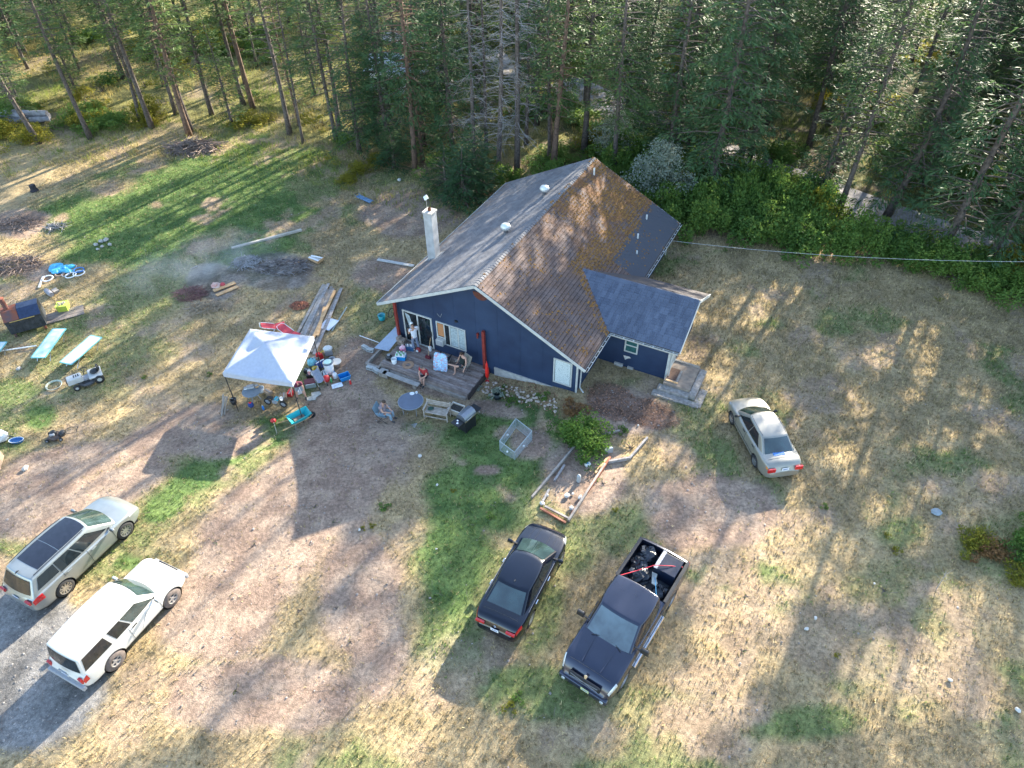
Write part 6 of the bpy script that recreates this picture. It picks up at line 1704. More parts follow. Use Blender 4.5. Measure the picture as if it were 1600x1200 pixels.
t = put('water_jug', 'white plastic jug left of the blue tub', 'jug', 524, 590); MB().lathe([(.12, 0), (.13, .22), (.10, .30), (.03, .34), (.03, .38), (0, .38)], 12).build('body', whitep, t, smooth=True); MB().lathe([(.035, .38), (.035, .41), (0, .41)], 8).build('lid', bluep, t)
t = put('paper_sheet', 'white printed sheet lying in front of the blue tub', 'paper', 527, 603, .4); MB().box(-.27, .27, -.16, .16, .02, .045).build('sheet', mat('printed_sheet', (.7, .74, .8), .8, var=.2, scale=8), t)
t = put('white_cushion', 'white lumpy cushion at the top of the clutter pile', 'cushion', 514, 553, .3); MB().blob((0, 0, .38), (.26, .20, .14), 8, 12, .08).build('cushion', mat('white_cloth', (.62, .62, .60), .9, var=.1), t); MB().box(-.2, .2, -.16, .16, 0, .26).build('base', greyp, t)
t = put('lidded_bucket', 'off-white round lid leaning behind the tall bin', 'lid', 527, 572); MB().lathe([(0, .30), (.26, .30), (.27, .32), (.26, .34), (0, .34)], 18).build('lid', mat('cream_lid', (.6, .56, .5), .7), t); MB().lathe([(.2, 0), (.22, .29)], 12).build('bucket', mat('brown_bucket', (.25, .18, .13), .7), t)
t = put('gas_can', 'bright red fuel can at the back of the clutter', 'fuel can', 500, 560, .3); MB().box(-.2, .2, -.12, .12, 0, .34, tx=.85, ty=.8).build('body', redp, t, bevel=.03); MB().tube([(.1, 0, .34), (.2, 0, .44), (.3, 0, .46)], .02, 6).build('spout', mat('yellow_plastic', (.7, .5, .03), .5), t); MB().tube([(-.12, 0, .34), (-.1, 0, .42), (.04, 0, .42), (.06, 0, .34)], .018, 6).build('handle', redp, t)
t = put('teal_bag', 'pale teal bag slumped beside the canopy corner', 'bag', 489, 572); MB().blob((0, 0, .25), (.26, .20, .26), 8, 12, .12).build('sack', mat('pale_teal_cloth', (.20, .50, .58), .8, var=.2), t); MB().tube([(-.12, 0, .48), (0, 0, .62), (.12, 0, .48)], .015, 5).build('handle', blackp, t)
t = put('navy_bag', 'dark blue duffel bag between the fuel can and the tall bin', 'bag', 503, 574, .4); MB().blob((0, 0, .24), (.36, .18, .22), 8, 12, .1).build('sack', mat('navy_cloth', (.03, .06, .22)), t); MB().bar((-.25, -.1, .44), (.2, .05, .46), .05, .02).build('strap', whitep, t)
t = put('pink_toy_heap', 'pink soft toy heap in front of the dark bags', 'toys', 488, 590)
for k in range(6): MB().blob((random.uniform(-.15, .15), random.uniform(-.12, .12), .38 + random.uniform(-.1, .08)), random.uniform(.05, .1), 6, 8, .15).build('toy', mat('pink_cloth', (.65, .32, .32), .8, var=.2) if k % 2 else whitep, t)
MB().box(-.22, .22, -.18, .18, 0, .30).build('crate', blackp, t)
t = put('grey_cooler', 'grey cooler with dark red lid beside the person in maroon', 'cooler', 486, 603, .25); MB().box(-.27, .27, -.18, .18, 0, .30).build('body', mat('grey_green_plastic', (.24, .28, .27), .6), t, bevel=.02); MB().box(-.28, .28, -.19, .19, .302, .35).build('lid', mat('maroon_plastic', (.14, .02, .03), .5), t, bevel=.01)
MB().tube([(-.2, -.2, .25), (-.2, -.26, .34), (.2, -.26, .34), (.2, -.2, .25)], .012, 5).build('handle', whitep, t)
t = put('stroller', 'folding stroller with grey mesh seat standing in the clutter', 'stroller', 500, 600, rad(-50))
for sd in (-1, 1):
    MB().tube([(-.35, sd * .22, .95), (.35, sd * .2, .08)], .012, 5).build('frame_bar', steel, t); MB().tube([(.1, sd * .2, .5), (-.3, sd * .22, .08)], .012, 5).build('frame_bar', steel, t)
    for x in (.37, -.32): MB().at((x, sd * .22, .08)).lathe([(0, -.015), (.08, -.015), (.08, .015), (0, .015)], 12, 'Y').build('wheel', blackp, t)
MB().grid(lambda i, j: (-.28 + .5 * i, -.19 + .38 * j, .85 - .50 * i + .10 * (1 - (2 * j - 1) ** 2) * -1), 8, 4).build('seat', mat('grey_mesh_cloth', (.26, .29, .36), .8, var=.15), t, solid=.012)
MB().bar((-.36, -.22, .96), (-.36, .22, .96), .02).build('handle', blackp, t)
# loungers / red folding chairs behind the canopy
redc = mat('coral_red_canvas', (.50, .05, .07), .8, var=.1)
for (u, v, rz, lab) in ((428, 517, rad(20), 'coral red folding lounger with white tube frame behind the canopy'), (453, 526, rad(-30), 'second coral red folding seat half hidden by the canopy and planks')):
    t = put('folding_lounger', lab, 'lounger', u, v, rz)
    MB().add([(-.55, -.24, .55), (.1, -.24, .28), (.1, .24, .28), (-.55, .24, .55)], [(0, 1, 2, 3)]).build('backrest', redc, t, solid=.012); MB().add([(.12, -.24, .28), (.65, -.24, .30), (.65, .24, .30), (.12, .24, .28)], [(0, 1, 2, 3)]).build('seat', redc, t, solid=.012)
    MB().tube([(.1, -.27, .29), (-.45, -.27, .52), (-.62, -.18, .59), (-.62, .18, .59), (-.45, .27, .52), (.1, .27, .29)], .016, 6).build('frame', whitep, t)
    for sd in (-1, 1): MB().tube([(-.2, sd * .27, 0), (.1, sd * .27, .29), (.5, sd * .27, 0)], .014, 5).build('leg', steel, t)
# lumber pile
t0 = thing('lumber_pile', 'pile of long weathered planks lying beside the canopy', 'planks', tuple(G(480, 490)), 0)
pl = [(395, 0)]
ends = [((452, 546), (506, 446), oldwood), ((460, 548), (510, 448), oldwood), ((466, 549), (514, 447), deadm), ((473, 551), (518, 449), oldwood), ((470, 545), (512, 455), oldwood), ((481, 552), (524, 458), newwood), ((486, 551), (531, 455), oldwood), ((491, 556), (534, 453), deadm), ((497, 528), (508, 483), newwood), ((478, 548), (521, 452), oldwood)]
for k, (a, b_, m_) in enumerate(ends):
    hgt = .05 + .06 * (k % 3); A = G(*a) - Vector(t0.location); B = G(*b_) - Vector(t0.location); A.z = B.z = (A.z + B.z) / 2 + hgt
    MB().bar(A, B, .17, .04).build('plank', m_, t0)
t = put('plastic_sheet', 'white rectangular panel lying right of the plank pile', 'panel', 514, 508, rad(-25)); MB().box(-.36, .36, -.48, .48, .06, .09).build('sheet', mat('white_panel', (.62, .66, .74), .5, var=.04), t, bevel=.005)
t = put('grey_pipe', 'grey-green pipe lying beside the white panel', 'pipe', 530, 498); a, b_ = G(519, 518) - Vector(t.location), G(542, 481) - Vector(t.location); MB().tube([a + Vector((0, 0, .05)), b_ + Vector((0, 0, .05))], .04, 8).build('pipe', mat('green_grey_pipe', (.22, .28, .28), .5), t)
# lengths of timber and boards on the lawn
def beam(name, label, a, b_, w_, h_, m_, cat='board', dz=0, pieces=None):
    A, B = G(*a), G(*b_); c_ = (A + B) / 2
    t = thing(name, label, cat, tuple(c_), math.atan2((B - A).y, (B - A).x)); L_ = (B - A).length
    zz = dz + h_ / 2
    MB().bar((-L_ / 2, 0, zz), (L_ / 2, 0, zz), w_, h_).build(pieces or 'plank', m_, t, bevel=.006); return t
beam('fallen_log', 'long pale peeled pole lying on the green lawn', (362, 388), (472, 362), .17, .14, mat('pale_peeled_wood', (.42, .38, .33), .8, var=.15, scale=4), 'pole', pieces='pole')
beam('grey_board', 'grey-white board lying left of the house chimney', (590, 406), (647, 416), .22, .06, mat('bleached_board', (.45, .44, .42), .85, var=.1))
beam('short_board', 'short pale board standing out of the grass near the black stove', (61, 450), (68, 432), .12, .05, mat('bleached_board', (.5, .5, .5)))
beam('orange_plank', 'freshly cut orange plank at the edge of the fire, upper one', (334, 456), (368, 443), .28, .05, newwood, dz=.05)
beam('orange_plank', 'freshly cut orange plank at the edge of the fire, lower one', (338, 462), (372, 448), .26, .05, newwood)
beam('grey_stick', 'short pale stick on the left side of the smoke', (298, 421), (309, 416), .08, .05, deadm)
t = put('broken_crate', 'broken white and brown wooden crate right of the fire heap', 'crate', 493, 406, rad(60))
for k, (x, y, m_) in enumerate(((-.22, 0, newwood), (-.08, .05, whitep), (.06, 0, mat('bleached_board', (.5, .5, .5))), (.2, .04, whitep))): MB().at((x, y, .05 + .03 * (k % 2)), rz=.1 * (k - 1.5)).box(-.06, .06, -.42, .42, 0, .03).build('slat', m_, t)
MB().box(-.3, .3, -.46, -.42, 0, .16).build('end_board', newwood, t)
t = put('cardboard_bag', 'pink and white burst bag beside the orange planks', 'bag', 341, 449); MB().blob((-.1, 0, .14), (.26, .22, .16), 7, 10, .22).build('sack', mat('pinkish_paper', (.55, .25, .22), .8, col2=(.60, .50, .42), scale=3), t); MB().blob((.25, .12, .10), (.15, .15, .12), 6, 8, .25).build('red_scrap', mat('faded_red_plastic', (.48, .06, .07), .6), t)
# brush and stick heaps: joined sticks, nobody could count them
def stick_heap(name, label, u, v, rx, ry, n_, hgt, m_, lmin=.3, lmax=1.2, r_=.014, cat='brush pile', lay=.25):
    P = G(u, v); t = thing(name, label, cat, tuple(P), 0)
    mb = MB(); rd = random.Random(u)
    for _ in range(n_):
        q = math.sqrt(rd.random()); a = rd.uniform(0, 6.28); x, y = rx * q * math.cos(a), ry * q * math.sin(a); z = hgt * (1 - q) * rd.uniform(.3, 1.1) + .03
        L_ = rd.uniform(lmin, lmax); th = rd.uniform(0, 6.28); d = Vector((math.cos(th), math.sin(th), rd.uniform(-lay, lay))) * L_ / 2
        c_ = Vector((x, y, z)); k = Vector((rd.uniform(-.06, .06), rd.uniform(-.06, .06), rd.uniform(-.02, .05)))
        mb.tube([c_ - d, c_ + k, c_ + d], [r_ * rd.uniform(.6, 1.6), r_, r_ * .4], 3, cap=False)
    o = mb.build('sticks', m_, t); o['kind'] = 'stuff'; return t
brown_twig = mat('brown_twigs', (.13, .09, .075), .9, col2=(.26, .20, .17), scale=6)
stick_heap('brush_pile', 'large heap of cut brown branches at the foot of the thick pines', 303, 232, 2.0, 1.0, 330, .8, brown_twig, .6, 2.2, .03)
stick_heap('brush_pile', 'tangle of pale dry twigs in front of the smouldering heap', 322, 482, 1.0, .55, 170, .3, mat('straw_twigs', (.30, .24, .17), .9, var=.3), .3, 1.0, .012)
stick_heap('brush_pile', 'charred branches and ash in the right part of the burn heap', 440, 418, 1.6, .9, 380, .35, mat('charred_twigs', (.09, .075, .07), .95, col2=(.34, .31, .30), scale=4), .2, .9, .018)
stick_heap('brush_pile', 'smoking grey sticks in the left part of the burn heap', 385, 410, .9, .7, 200, .3, mat('ashy_twigs', (.18, .17, .17), .95, col2=(.42, .42, .43), scale=4), .2, .9, .015)
stick_heap('brush_pile', 'reddish twigs smouldering under the smoke at left', 297, 460, .9, .7, 170, .3, mat('reddish_twigs', (.20, .10, .09), .95, var=.4), .3, 1.1, .014)
stick_heap('bark_heap', 'small heap of red bark chips left of the plank pile', 468, 478, .55, .4, 260, .16, mat('red_bark_chips', (.28, .11, .07), .95, var=.35), .06, .2, .02, 'bark heap')
stick_heap('brush_pile', 'dry brown brush at the far left edge above the black stove', 22, 415, 1.7, 1.0, 240, .3, brown_twig, .5, 1.8, .016)
stick_heap('brush_pile', 'dark brush at the far left edge of the lawn', 30, 350, 1.6, .9, 160, .25, brown_twig, .5, 1.6, .016)
stick_heap('brush_pile', 'small pale stick heap on the left lawn', 88, 355, .7, .4, 60, .2, deadm, .4, 1.2, .02)
# log stack at far left
t = put('log_pile', 'stack of grey logs in the shade at the far left tree line', 'logs', 38, 190, 0)
for k, (x, y, z, L_) in enumerate(((-1.0, -.5, .25, 2.2), (-.7, .0, .25, 2.4), (-.9, .4, .25, 2.2), (-.8, -.2, .65, 2.0), (-.4, .3, .65, 2.3), (1.2, .3, .3, 1.8), (1.6, -.3, .3, 1.6), (1.4, .0, .7, 1.7))):
    MB().at((x, y, z), rz=random.uniform(-.2, .2)).lathe([(0, -L_ / 2), (.22, -L_ / 2), (.24, 0), (.22, L_ / 2), (0, L_ / 2)], 10, 'X').build('log', mat('silvery_log', (.20, .19, .20), .9, col2=(.38, .37, .40), scale=3, bump=.4), t)
t = put('tree_stump', 'dark stump standing alone at the left of the lawn', 'stump', 54, 298); MB().lathe([(.30, 0), (.22, .15), (.20, .45), (0, .47)], 10).build('trunk', mat('black_stump', (.03, .028, .035), .95, var=.3), t)
# rocks
def rock(u, v, r, label, m_=rockm, group=None, fl=.6):
    P = G(u, v); t = thing('rock', label, 'rock', (P.x, P.y, P.z), random.uniform(0, 6), group)
    MB().blob((0, 0, r * fl * .55), (r, r * random.uniform(.6, .9), r * fl), 6, 9, .14).build('stone', m_, t)
grey_r = mat('blue_grey_stone', (.26, .30, .32), .85, var=.15)
rock(1463, 801, .22, 'flat blue-grey stone lying alone on the right lawn', grey_r, fl=.35)
for i, (u, v, r, lab) in enumerate(((886, 775, .13, 'round white stone in the middle of the plank bed'), (906, 778, .13, 'white stone at the right side inside the plank bed'), (895, 772, .07, 'small stone between the two white stones in the bed'), (847, 787, .12, 'pale stone at the lower left corner of the plank bed'), (855, 774, .09, 'small pale stone inside the left board of the bed'), (893, 795, .12, 'flat grey stone near the lower right corner of the bed'),
                               (683, 758, .07, 'small pale stone on the dirt left of the green patch'), (656, 713, .10, 'pale stone on the bare dirt below the round table'), (562, 828, .07, 'pale stone in the shade edge of the house'), (1274, 966, .08, 'white stone on the lower right lawn'), (1260, 983, .09, 'white stone just below its neighbour on the lower right lawn'), (1484, 1063, .08, 'white stone near the bottom right'), (1590, 1110, .10, 'pale stone in the bottom right corner'),
                               (40, 733, .16, 'flat tan stone on the dirt at far left'), (624, 282, .16, 'pale stone on the bare slope under the firs'), (30, 577, .14, 'dark flat stone at the far left beside the mower'), (682, 858, .05, 'tiny white stone in the green patch'), (1366, 912, .05, 'tiny pale stone on the right lawn'), (997, 665, .07, 'white stone by the house corner leaves'))):
    rock(u, v, r, lab, mat('white_stone', (.58, .55, .50), .85, var=.12) if 'white' in lab or 'pale' in lab else rockm)
for i, (u, v, r) in enumerate(((150, 383, .16), (158, 378, .18), (166, 376, .20), (172, 383, .16), (160, 386, .14), (153, 390, .12))):
    rock(u, v, r, ('grey rock in the small rock heap on the left lawn'), rockm, 'rocks in the small heap on the left lawn')
# ================================================================ LEFT YARD THINGS
st_ = mat('black_stove_iron', (.05, .058, .07), .55, .5, var=.35, scale=5); rust = mat('rusty_iron', (.22, .06, .025), .8, col2=(.10, .06, .06), scale=3)
P = G(76, 506); t = thing('outdoor_stove', 'large black and rusty barrel-shaped outdoor stove with a chimney pipe', 'stove', (P.x, P.y, P.z), rad(28))
def ext(mb, prof, x0, x1):
    n_ = len(prof); mb.add([(x0, y, z) for y, z in prof] + [(x1, y, z) for y, z in prof], [tuple(range(n_))[::-1], tuple(range(n_, 2 * n_))] + [(i, (i + 1) % n_, n_ + (i + 1) % n_, n_ + i) for i in range(n_)]); return mb
ext(MB(), [(-.45, .22), (.95, .22), (.95, 1.0), (.5, 1.38), (.0, 1.38), (-.45, 1.0)], -1.75, .0).build('body', st_, t, bevel=.02)
for k in range(11): MB().box(-1.68 + k * .155, -1.62 + k * .155, -.475, -.452, .26, .98).build('rib', st_, t)
ext(MB(), [(-.46, 1.01), (.0, 1.40), (.52, 1.40), (.52, 1.43), (-.02, 1.43), (-.49, 1.03)], -1.0, .02).build('lid', mat('blue_black_sheet', (.03, .045, .09), .35, .3, var=.2), t)
ext(MB(), [(-.46, 1.01), (.0, 1.40), (.52, 1.40), (.52, 1.42), (-.02, 1.42), (-.49, 1.03)], -1.76, -1.02).build('rusty_lid', rust, t)
MB().bar((-1.75, -.50, 1.0), (.02, -.50, 1.0), .05, .09).build('edge_bar', blackp, t); MB().bar((-1.5, -.535, 1.02), (-.3, -.535, 1.02), .02, .04).build('brass_handle', mat('brass_bar', (.45, .33, .12), .5, .4, var=.3, scale=14), t)
for x in (-1.6, -.15):
    for y in (-.35, .85): MB().box(x - .05, x + .05, y - .05, y + .05, -.02, .23).build('leg', rust, t)
MB().lathe([(.13, 1.38), (.13, 2.05), (.12, 2.05), (.12, 1.38)], 12).build('pipe', rust, t).location = (-1.45, .25, 0)
MB().lathe([(.16, 2.06), (.16, 2.10), (0, 2.13)], 12).build('pipe_cap', rust, t).location = (-1.45, .25, 0)
t = put('planter_tub', 'lime green square tub filled with stones or cuttings by the stove', 'tub', 101, 484, rad(15))
MB().box(-.24, .24, -.24, .24, 0, .42, tx=1.2, ty=1.2).build('tub', mat('lime_plastic', (.48, .56, .08), .5, var=.08), t)
MB().tube([(-.29, -.29, .42), (.29, -.29, .42), (.29, .29, .42), (-.29, .29, .42)], .02, 5, closed=True).build('rim', mat('lime_plastic', (.5, .5, .1)), t)
for k in range(14): MB().blob((random.uniform(-.2, .2), random.uniform(-.2, .2), .44), random.uniform(.04, .07), 5, 6, .2).build('cutting', mat('cut_wood', (.48, .40, .30), .8, var=.3), t)
t = put('dirt_slab', 'flat grey boards lying on the ground right of the stove', 'boards', 92, 494, rad(28))
for k in range(3): MB().box(-1.3 + .2 * k, 1.3, -.5 + k * .33, -.2 + k * .33, .0, .04).build('board', mat('muddy_board', (.22, .18, .155), .9, var=.2, scale=3), t)
t = put('cut_log', 'short cut log lying behind the lime green tub', 'log', 78, 460, rad(-40)); MB().at((0, 0, .13)).lathe([(0, -.35), (.14, -.35), (.15, 0), (.14, .35), (0, .35)], 10, 'X').build('log', mat('silvery_log', (.2, .2, .2)), t); MB().box(-.2, .2, .2, .5, 0, .14).build('block', oldwood, t)
# folding cots with pale shiny covers
cotc, n, l, b = newmat('shiny_pale_cover'); 
tc = n.new('ShaderNodeTexCoord'); gr_ = n.new('ShaderNodeTexNoise'); gr_.inputs['Scale'].default_value = 1.4; l.new(tc.outputs['Object'], gr_.inputs['Vector']); cr_ = n.new('ShaderNodeValToRGB'); l.new(gr_.outputs['Fac'], cr_.inputs['Fac'])
cr_.color_ramp.elements[0].position = .38; cr_.color_ramp.elements[0].color = (.24, .38, .46, 1); cr_.color_ramp.elements[1].position = .62; cr_.color_ramp.elements[1].color = (.56, .62, .63, 1); l.new(cr_.outputs[0], b.inputs['Base Color']); b.inputs['Roughness'].default_value = .3
cotm = mat('mauve_shiny_cover', (.42, .36, .44), .3, col2=(.62, .64, .70), scale=1.2)
for (u, v, rz, L_, m_, lab) in ((84, 545, None, 1.9, cotc, 'folding cot with pale blue and white cover, middle one at left'), (134, 552, None, 2.1, cotm, 'folding cot with mauve cover and teal frame above the mower'), (0, 556, None, 1.5, cotc, 'folding cot cut off by the left edge')):
    fa, fb = {84: ((66, 568), (98, 524)), 134: ((109, 577), (155, 536)), 0: ((-28, 590), (6, 545))}[u]
    A_, B_2 = G(*fa), G(*fb); rz = math.atan2((B_2 - A_).y, (B_2 - A_).x); L_ = (B_2 - A_).length; cm_ = (A_ + B_2) / 2
    t = thing('folding_cot', lab, 'cot', tuple(cm_), rz, 'folding cots on the grass')
    MB().box(-L_ / 2, L_ / 2, -.33, .33, .42, .445).build('cover', m_, t)
    for sd in (-1, 1):
        MB().bar((-L_ / 2 - .03, sd * .36, .43), (L_ / 2 + .03, sd * .36, .43), .05, .04).build('side_rail', mat('aqua_frame', (.12, .36, .38), .5), t)
        MB().bar((sd * (L_ / 2 + .03), -.36, .43), (sd * (L_ / 2 + .03), .36, .43), .05, .04).build('end_rail', mat('aqua_frame', (.1, .5, .5)), t)
        for x in (-L_ * .33, L_ * .33): MB().bar((x - .2, sd * .34, 0), (x + .2, sd * .34, .42), .03).build('leg', steel, t)
beam('white_pole', 'long white pole lying across toward the middle cot', (-10, 552), (58, 542), .05, .05, whitep, 'pole', .06, 'pole')
# riding mower, hose, push mower
P = G(139, 597); t = thing('riding_mower', 'old riding mower with white hood and black seat beside the cots', 'riding mower', tuple(P), rad(213))
cream = mat('grey_white_mower_paint', (.46, .46, .44), .5, var=.12, scale=3)
MB().box(.12, .85, -.24, .24, .30, .62, tx=.92, ty=.9).build('hood', cream, t, bevel=.05, seg=3); MB().box(.86, .88, -.19, .19, .34, .56).build('grille', blackp, t)
for k in range(3): MB().box(.25 + k * .1, .30 + k * .1, -.1, .1, .622, .626).build('hood_slot', blackp, t)
MB().box(-.75, -.12, -.40, .40, .38, .46).build('rear_fender', cream, t, bevel=.03); MB().box(-.7, .3, -.17, .17, .26, .37).build('frame', greyp, t)
MB().box(-.1, .25, -.34, .34, .24, .28).build('footboard', blackp, t); MB().lathe([(.46, .12), (.47, .2), (.3, .26), (0, .26)], 16).build('cutter_deck', mat('dark_deck', (.08, .08, .085), .7), t)
sq = MB().blob((-.45, 0, .54), (.22, .22, .09), 7, 12, 0).build('seat', blackp, t, smooth=True); MB().blob((-.66, 0, .70), (.07, .21, .17), 7, 12, 0).build('seat_back', blackp, t, smooth=True)
MB().tube([(.05, 0, .5), (-.08, 0, .82)], .02, 6).build('steering_column', blackp, t); MB().tube([(-.09 + .16 * math.cos(a) * .9, .17 * math.sin(a), .83 + .06 * math.cos(a)) for a in np.linspace(0, 6.28, 15)[:-1]], .014, 5, closed=True).build('steering_wheel', blackp, t)
for x, r_, w2_, y in ((.55, .16, .12, .36), (-.52, .23, .18, .36)):
    for sd in (-1, 1):
        o = MB().at((x, sd * y, r_)).lathe([(r_ * .5, -w2_ / 2), (r_, -w2_ / 2 + .02), (r_, w2_ / 2 - .02), (r_ * .5, w2_ / 2)], 18, 'Y').build('wheel', rubber, t, smooth=True)
        MB().at((x, sd * (y + .01), r_)).lathe([(0, -w2_ * .4), (r_ * .5, -w2_ * .3), (r_ * .5, w2_ * .35), (0, w2_ * .4)], 12, 'Y').build('rim', cream, o)
t = put('hose_coil', 'coil of pale hose lying beside the mower hood', 'hose', 85, 603)
for k in range(4): MB().tube([(.33 * math.cos(a) * (1 + .05 * k) + random.uniform(-.01, .01), .33 * math.sin(a) * (1 + .04 * k), .02 + .018 * k) for a in np.linspace(0, 6.28, 21)[:-1]], .012, 5, closed=True).build('loop', mat('pale_hose', (.45, .5, .42), .5), t)
P = G(88, 684); t = thing('push_mower', 'black push mower with folded handle on the bare ground at left', 'lawn mower', tuple(P), rad(190))
MB().lathe([(.27, .08), (.28, .18), (.20, .24), (0, .24)], 16).build('deck', mat('brown_black_deck', (.09, .06, .05), .6, var=.3), t, smooth=True); MB().box(-.3, .3, -.22, .22, .09, .17).build('deck_body', mat('brown_black_deck', (.1, .1, .1)), t, bevel=.03)
MB().lathe([(.14, .24), (.15, .36), (.12, .42), (0, .43)], 14).build('engine', blackp, t, smooth=True); MB().box(-.1, .1, .08, .2, .3, .4).build('fuel_tank', greyp, t, bevel=.02)
for x in (-.3, .3):
    for sd in (-1, 1):
        o = MB().at((x, sd * .25, .09)).lathe([(0, -.025), (.09, -.025), (.09, .025), (0, .025)], 12, 'Y').build('wheel', rubber, t); MB().at((x, sd * .255, .09)).lathe([(0, -.026), (.045, -.026), (.045, .026), (0, .026)], 8, 'Y').build('hub', greyp, o)
for sd in (-1, 1): MB().tube([(-.3, sd * .2, .15), (-.62, sd * .2, .34), (-1.05, sd * .18, .36)], .012, 5).build('handle_bar', blackp, t)
MB().bar((-1.05, -.18, .36), (-1.05, .18, .36), .024).build('grip', blackp, t); MB().blob((-.36, 0, .25), (.15, .17, .12), 6, 9, .1).build('grass_bag', blackp, t)
t = put('blue_tray', 'blue and white oval tray on the ground at far left', 'tray', 27, 690, .1); MB().lathe([(0, .03), (.26, .03), (.30, .12), (.33, .13), (.33, .10), (.28, 0), (0, 0)], 18).build('tray', mat('blue_tray', (.05, .16, .36), .5), t); t.scale = (1, .55, 1); MB().lathe([(.30, .12), (.335, .135), (.335, .12)], 18).build('rim', whitep, t)
t = put('white_sack', 'crumpled white sack at the left edge', 'sack', 4, 688); MB().blob((0, 0, .28), (.36, .3, .3), 9, 12, .14).build('sack', mat('white_cloth', (.6, .6, .6)), t); MB().tube([(.34, 0, .3), (.5, .05, .2), (.52, .06, 0)], .03, 6).build('strap', blackp, t)
t = put('cardboard_sheet', 'tan cardboard box cut off by the left edge', 'box', -14, 728, .3); MB().box(-.6, .45, -.4, .45, 0, .35).build('box', mat('cardboard', (.42, .31, .22), .9, var=.08), t); MB().box(-.6, .45, -.4, .45, .352, .37).build('flap', mat('cardboard', (.4, .3, .2)), t)
# blue junk heap
P = G(108, 424); t = thing('junk_heap', 'heap of blue tarp, tubes and old tyres on the grass', 'junk', tuple(P), 0)
tarp = mat('blue_tarp', (.03, .24, .55), .5, col2=(.10, .50, .62), scale=3)
rd = random.Random(4)
for k in range(9): MB().blob((rd.uniform(-1.1, 1.2), rd.uniform(-.1, .5), .08), (rd.uniform(.2, .4), rd.uniform(.15, .3), rd.uniform(.06, .13)), 6, 10, .3, rd).build('tarp', tarp, t)
for k, (x, y, r_, m_) in enumerate(((-.9, -.8, .28, 'w'), (.0, -.35, .25, 'g'), (.35, -.5, .3, 'w'), (.75, -.3, .32, 'w'), (.6, .05, .28, 'b'), (-.4, -.3, .25, 't'), (.05, .35, .25, 'g'))):
    mm = {'w': whitep, 'g': greyp, 'b': bluep, 't': mat('tan_plastic', (.42, .26, .18), .7)}[m_]
    MB().tube([(x + r_ * math.cos(a), y + r_ * math.sin(a), .06 + .02 * math.sin(a + k)) for a in np.linspace(0, 6.28, 19)[:-1]], .035, 6, closed=True).build('hoop', mm, t)
# blue scrap by the slope
t = put('metal_sled', 'bent blue metal sled lying on the bare slope behind the house', 'sled', 570, 312, rad(-38))
MB().box(-.7, .7, -.16, .16, .06, .10).build('bed', mat('faded_blue_metal', (.12, .22, .36), .5, var=.3), t); 
for sd in (-1, 1): MB().tube([(-.8, sd * .18, .22), (-.6, sd * .18, .08), (.75, sd * .18, .06)], .02, 5).build('runner', mat('faded_blue_metal', (.1, .2, .3)), t)
MB().bar((-.78, -.18, .22), (-.78, .18, .22), .03).build('bar', blackp, t)
# ================================================================ AROUND THE DECK
gz = lambda u, v: hg(u, v).z
def hthing(name, label, cat, u, v, z, rz=0, group=None): return thing(name, label, cat, tuple(hw(u, v, z)), HA + rz, group)
# corrugated sheet leaning at the deck end
t = hthing('corrugated_sheet', 'pale corrugated sheet leaning against the deck end and the red post', 'sheet', .6, -.3, gz(.3, -.3))
A, B, C_, D_ = [p - Vector(t.location) for p in (atz(585, 546, -.75), atz(607, 551, -.8), atz(624, 530, -.35), atz(622, 509, -.15))]
t.rotation_euler = (0, 0, 0)
def cf(i, j): p = A.lerp(D_, i).lerp(B.lerp(C_, i), j); return (p.x, p.y, p.z + .012 * math.sin(j * 60) + .10)
MB().grid(cf, 2, 60).build('sheet', mat('pale_corrugated_plastic', (.36, .42, .52), .4, var=.06), t)
for (u, v, lab) in ((571, 545, 'concrete block lying farthest left of the deck'), (579, 549, 'concrete block tilted beside the corrugated sheet'), (579, 577, 'concrete block in the row before the deck, left one'), (588, 581, 'concrete block in the row before the deck, middle one')):
    t = put('concrete_block', lab, 'concrete block', u, v, HA + random.uniform(-.3, .3), 0, 'concrete blocks by the deck')
    MB().box(-.2, .2, -.1, .1, 0, .05).box(-.2, .2, -.1, .1, .14, .19).box(-.2, -.16, -.1, .1, .05, .14).box(.16, .2, -.1, .1, .05, .14).box(-.02, .02, -.1, .1, .05, .14).build('block', mat('pale_block', (.42, .43, .42), .9, var=.1), t)
t = put('wooden_box', 'small wooden box step at the left front corner of the deck', 'box', 600, 586, HA); MB().box(-.2, .2, -.17, .17, 0, .26).build('box', oldwood, t); MB().box(-.22, .22, -.19, .19, .262, .29).build('lid', mat('pale_grey_plank', (.3, .3, .3)), t)
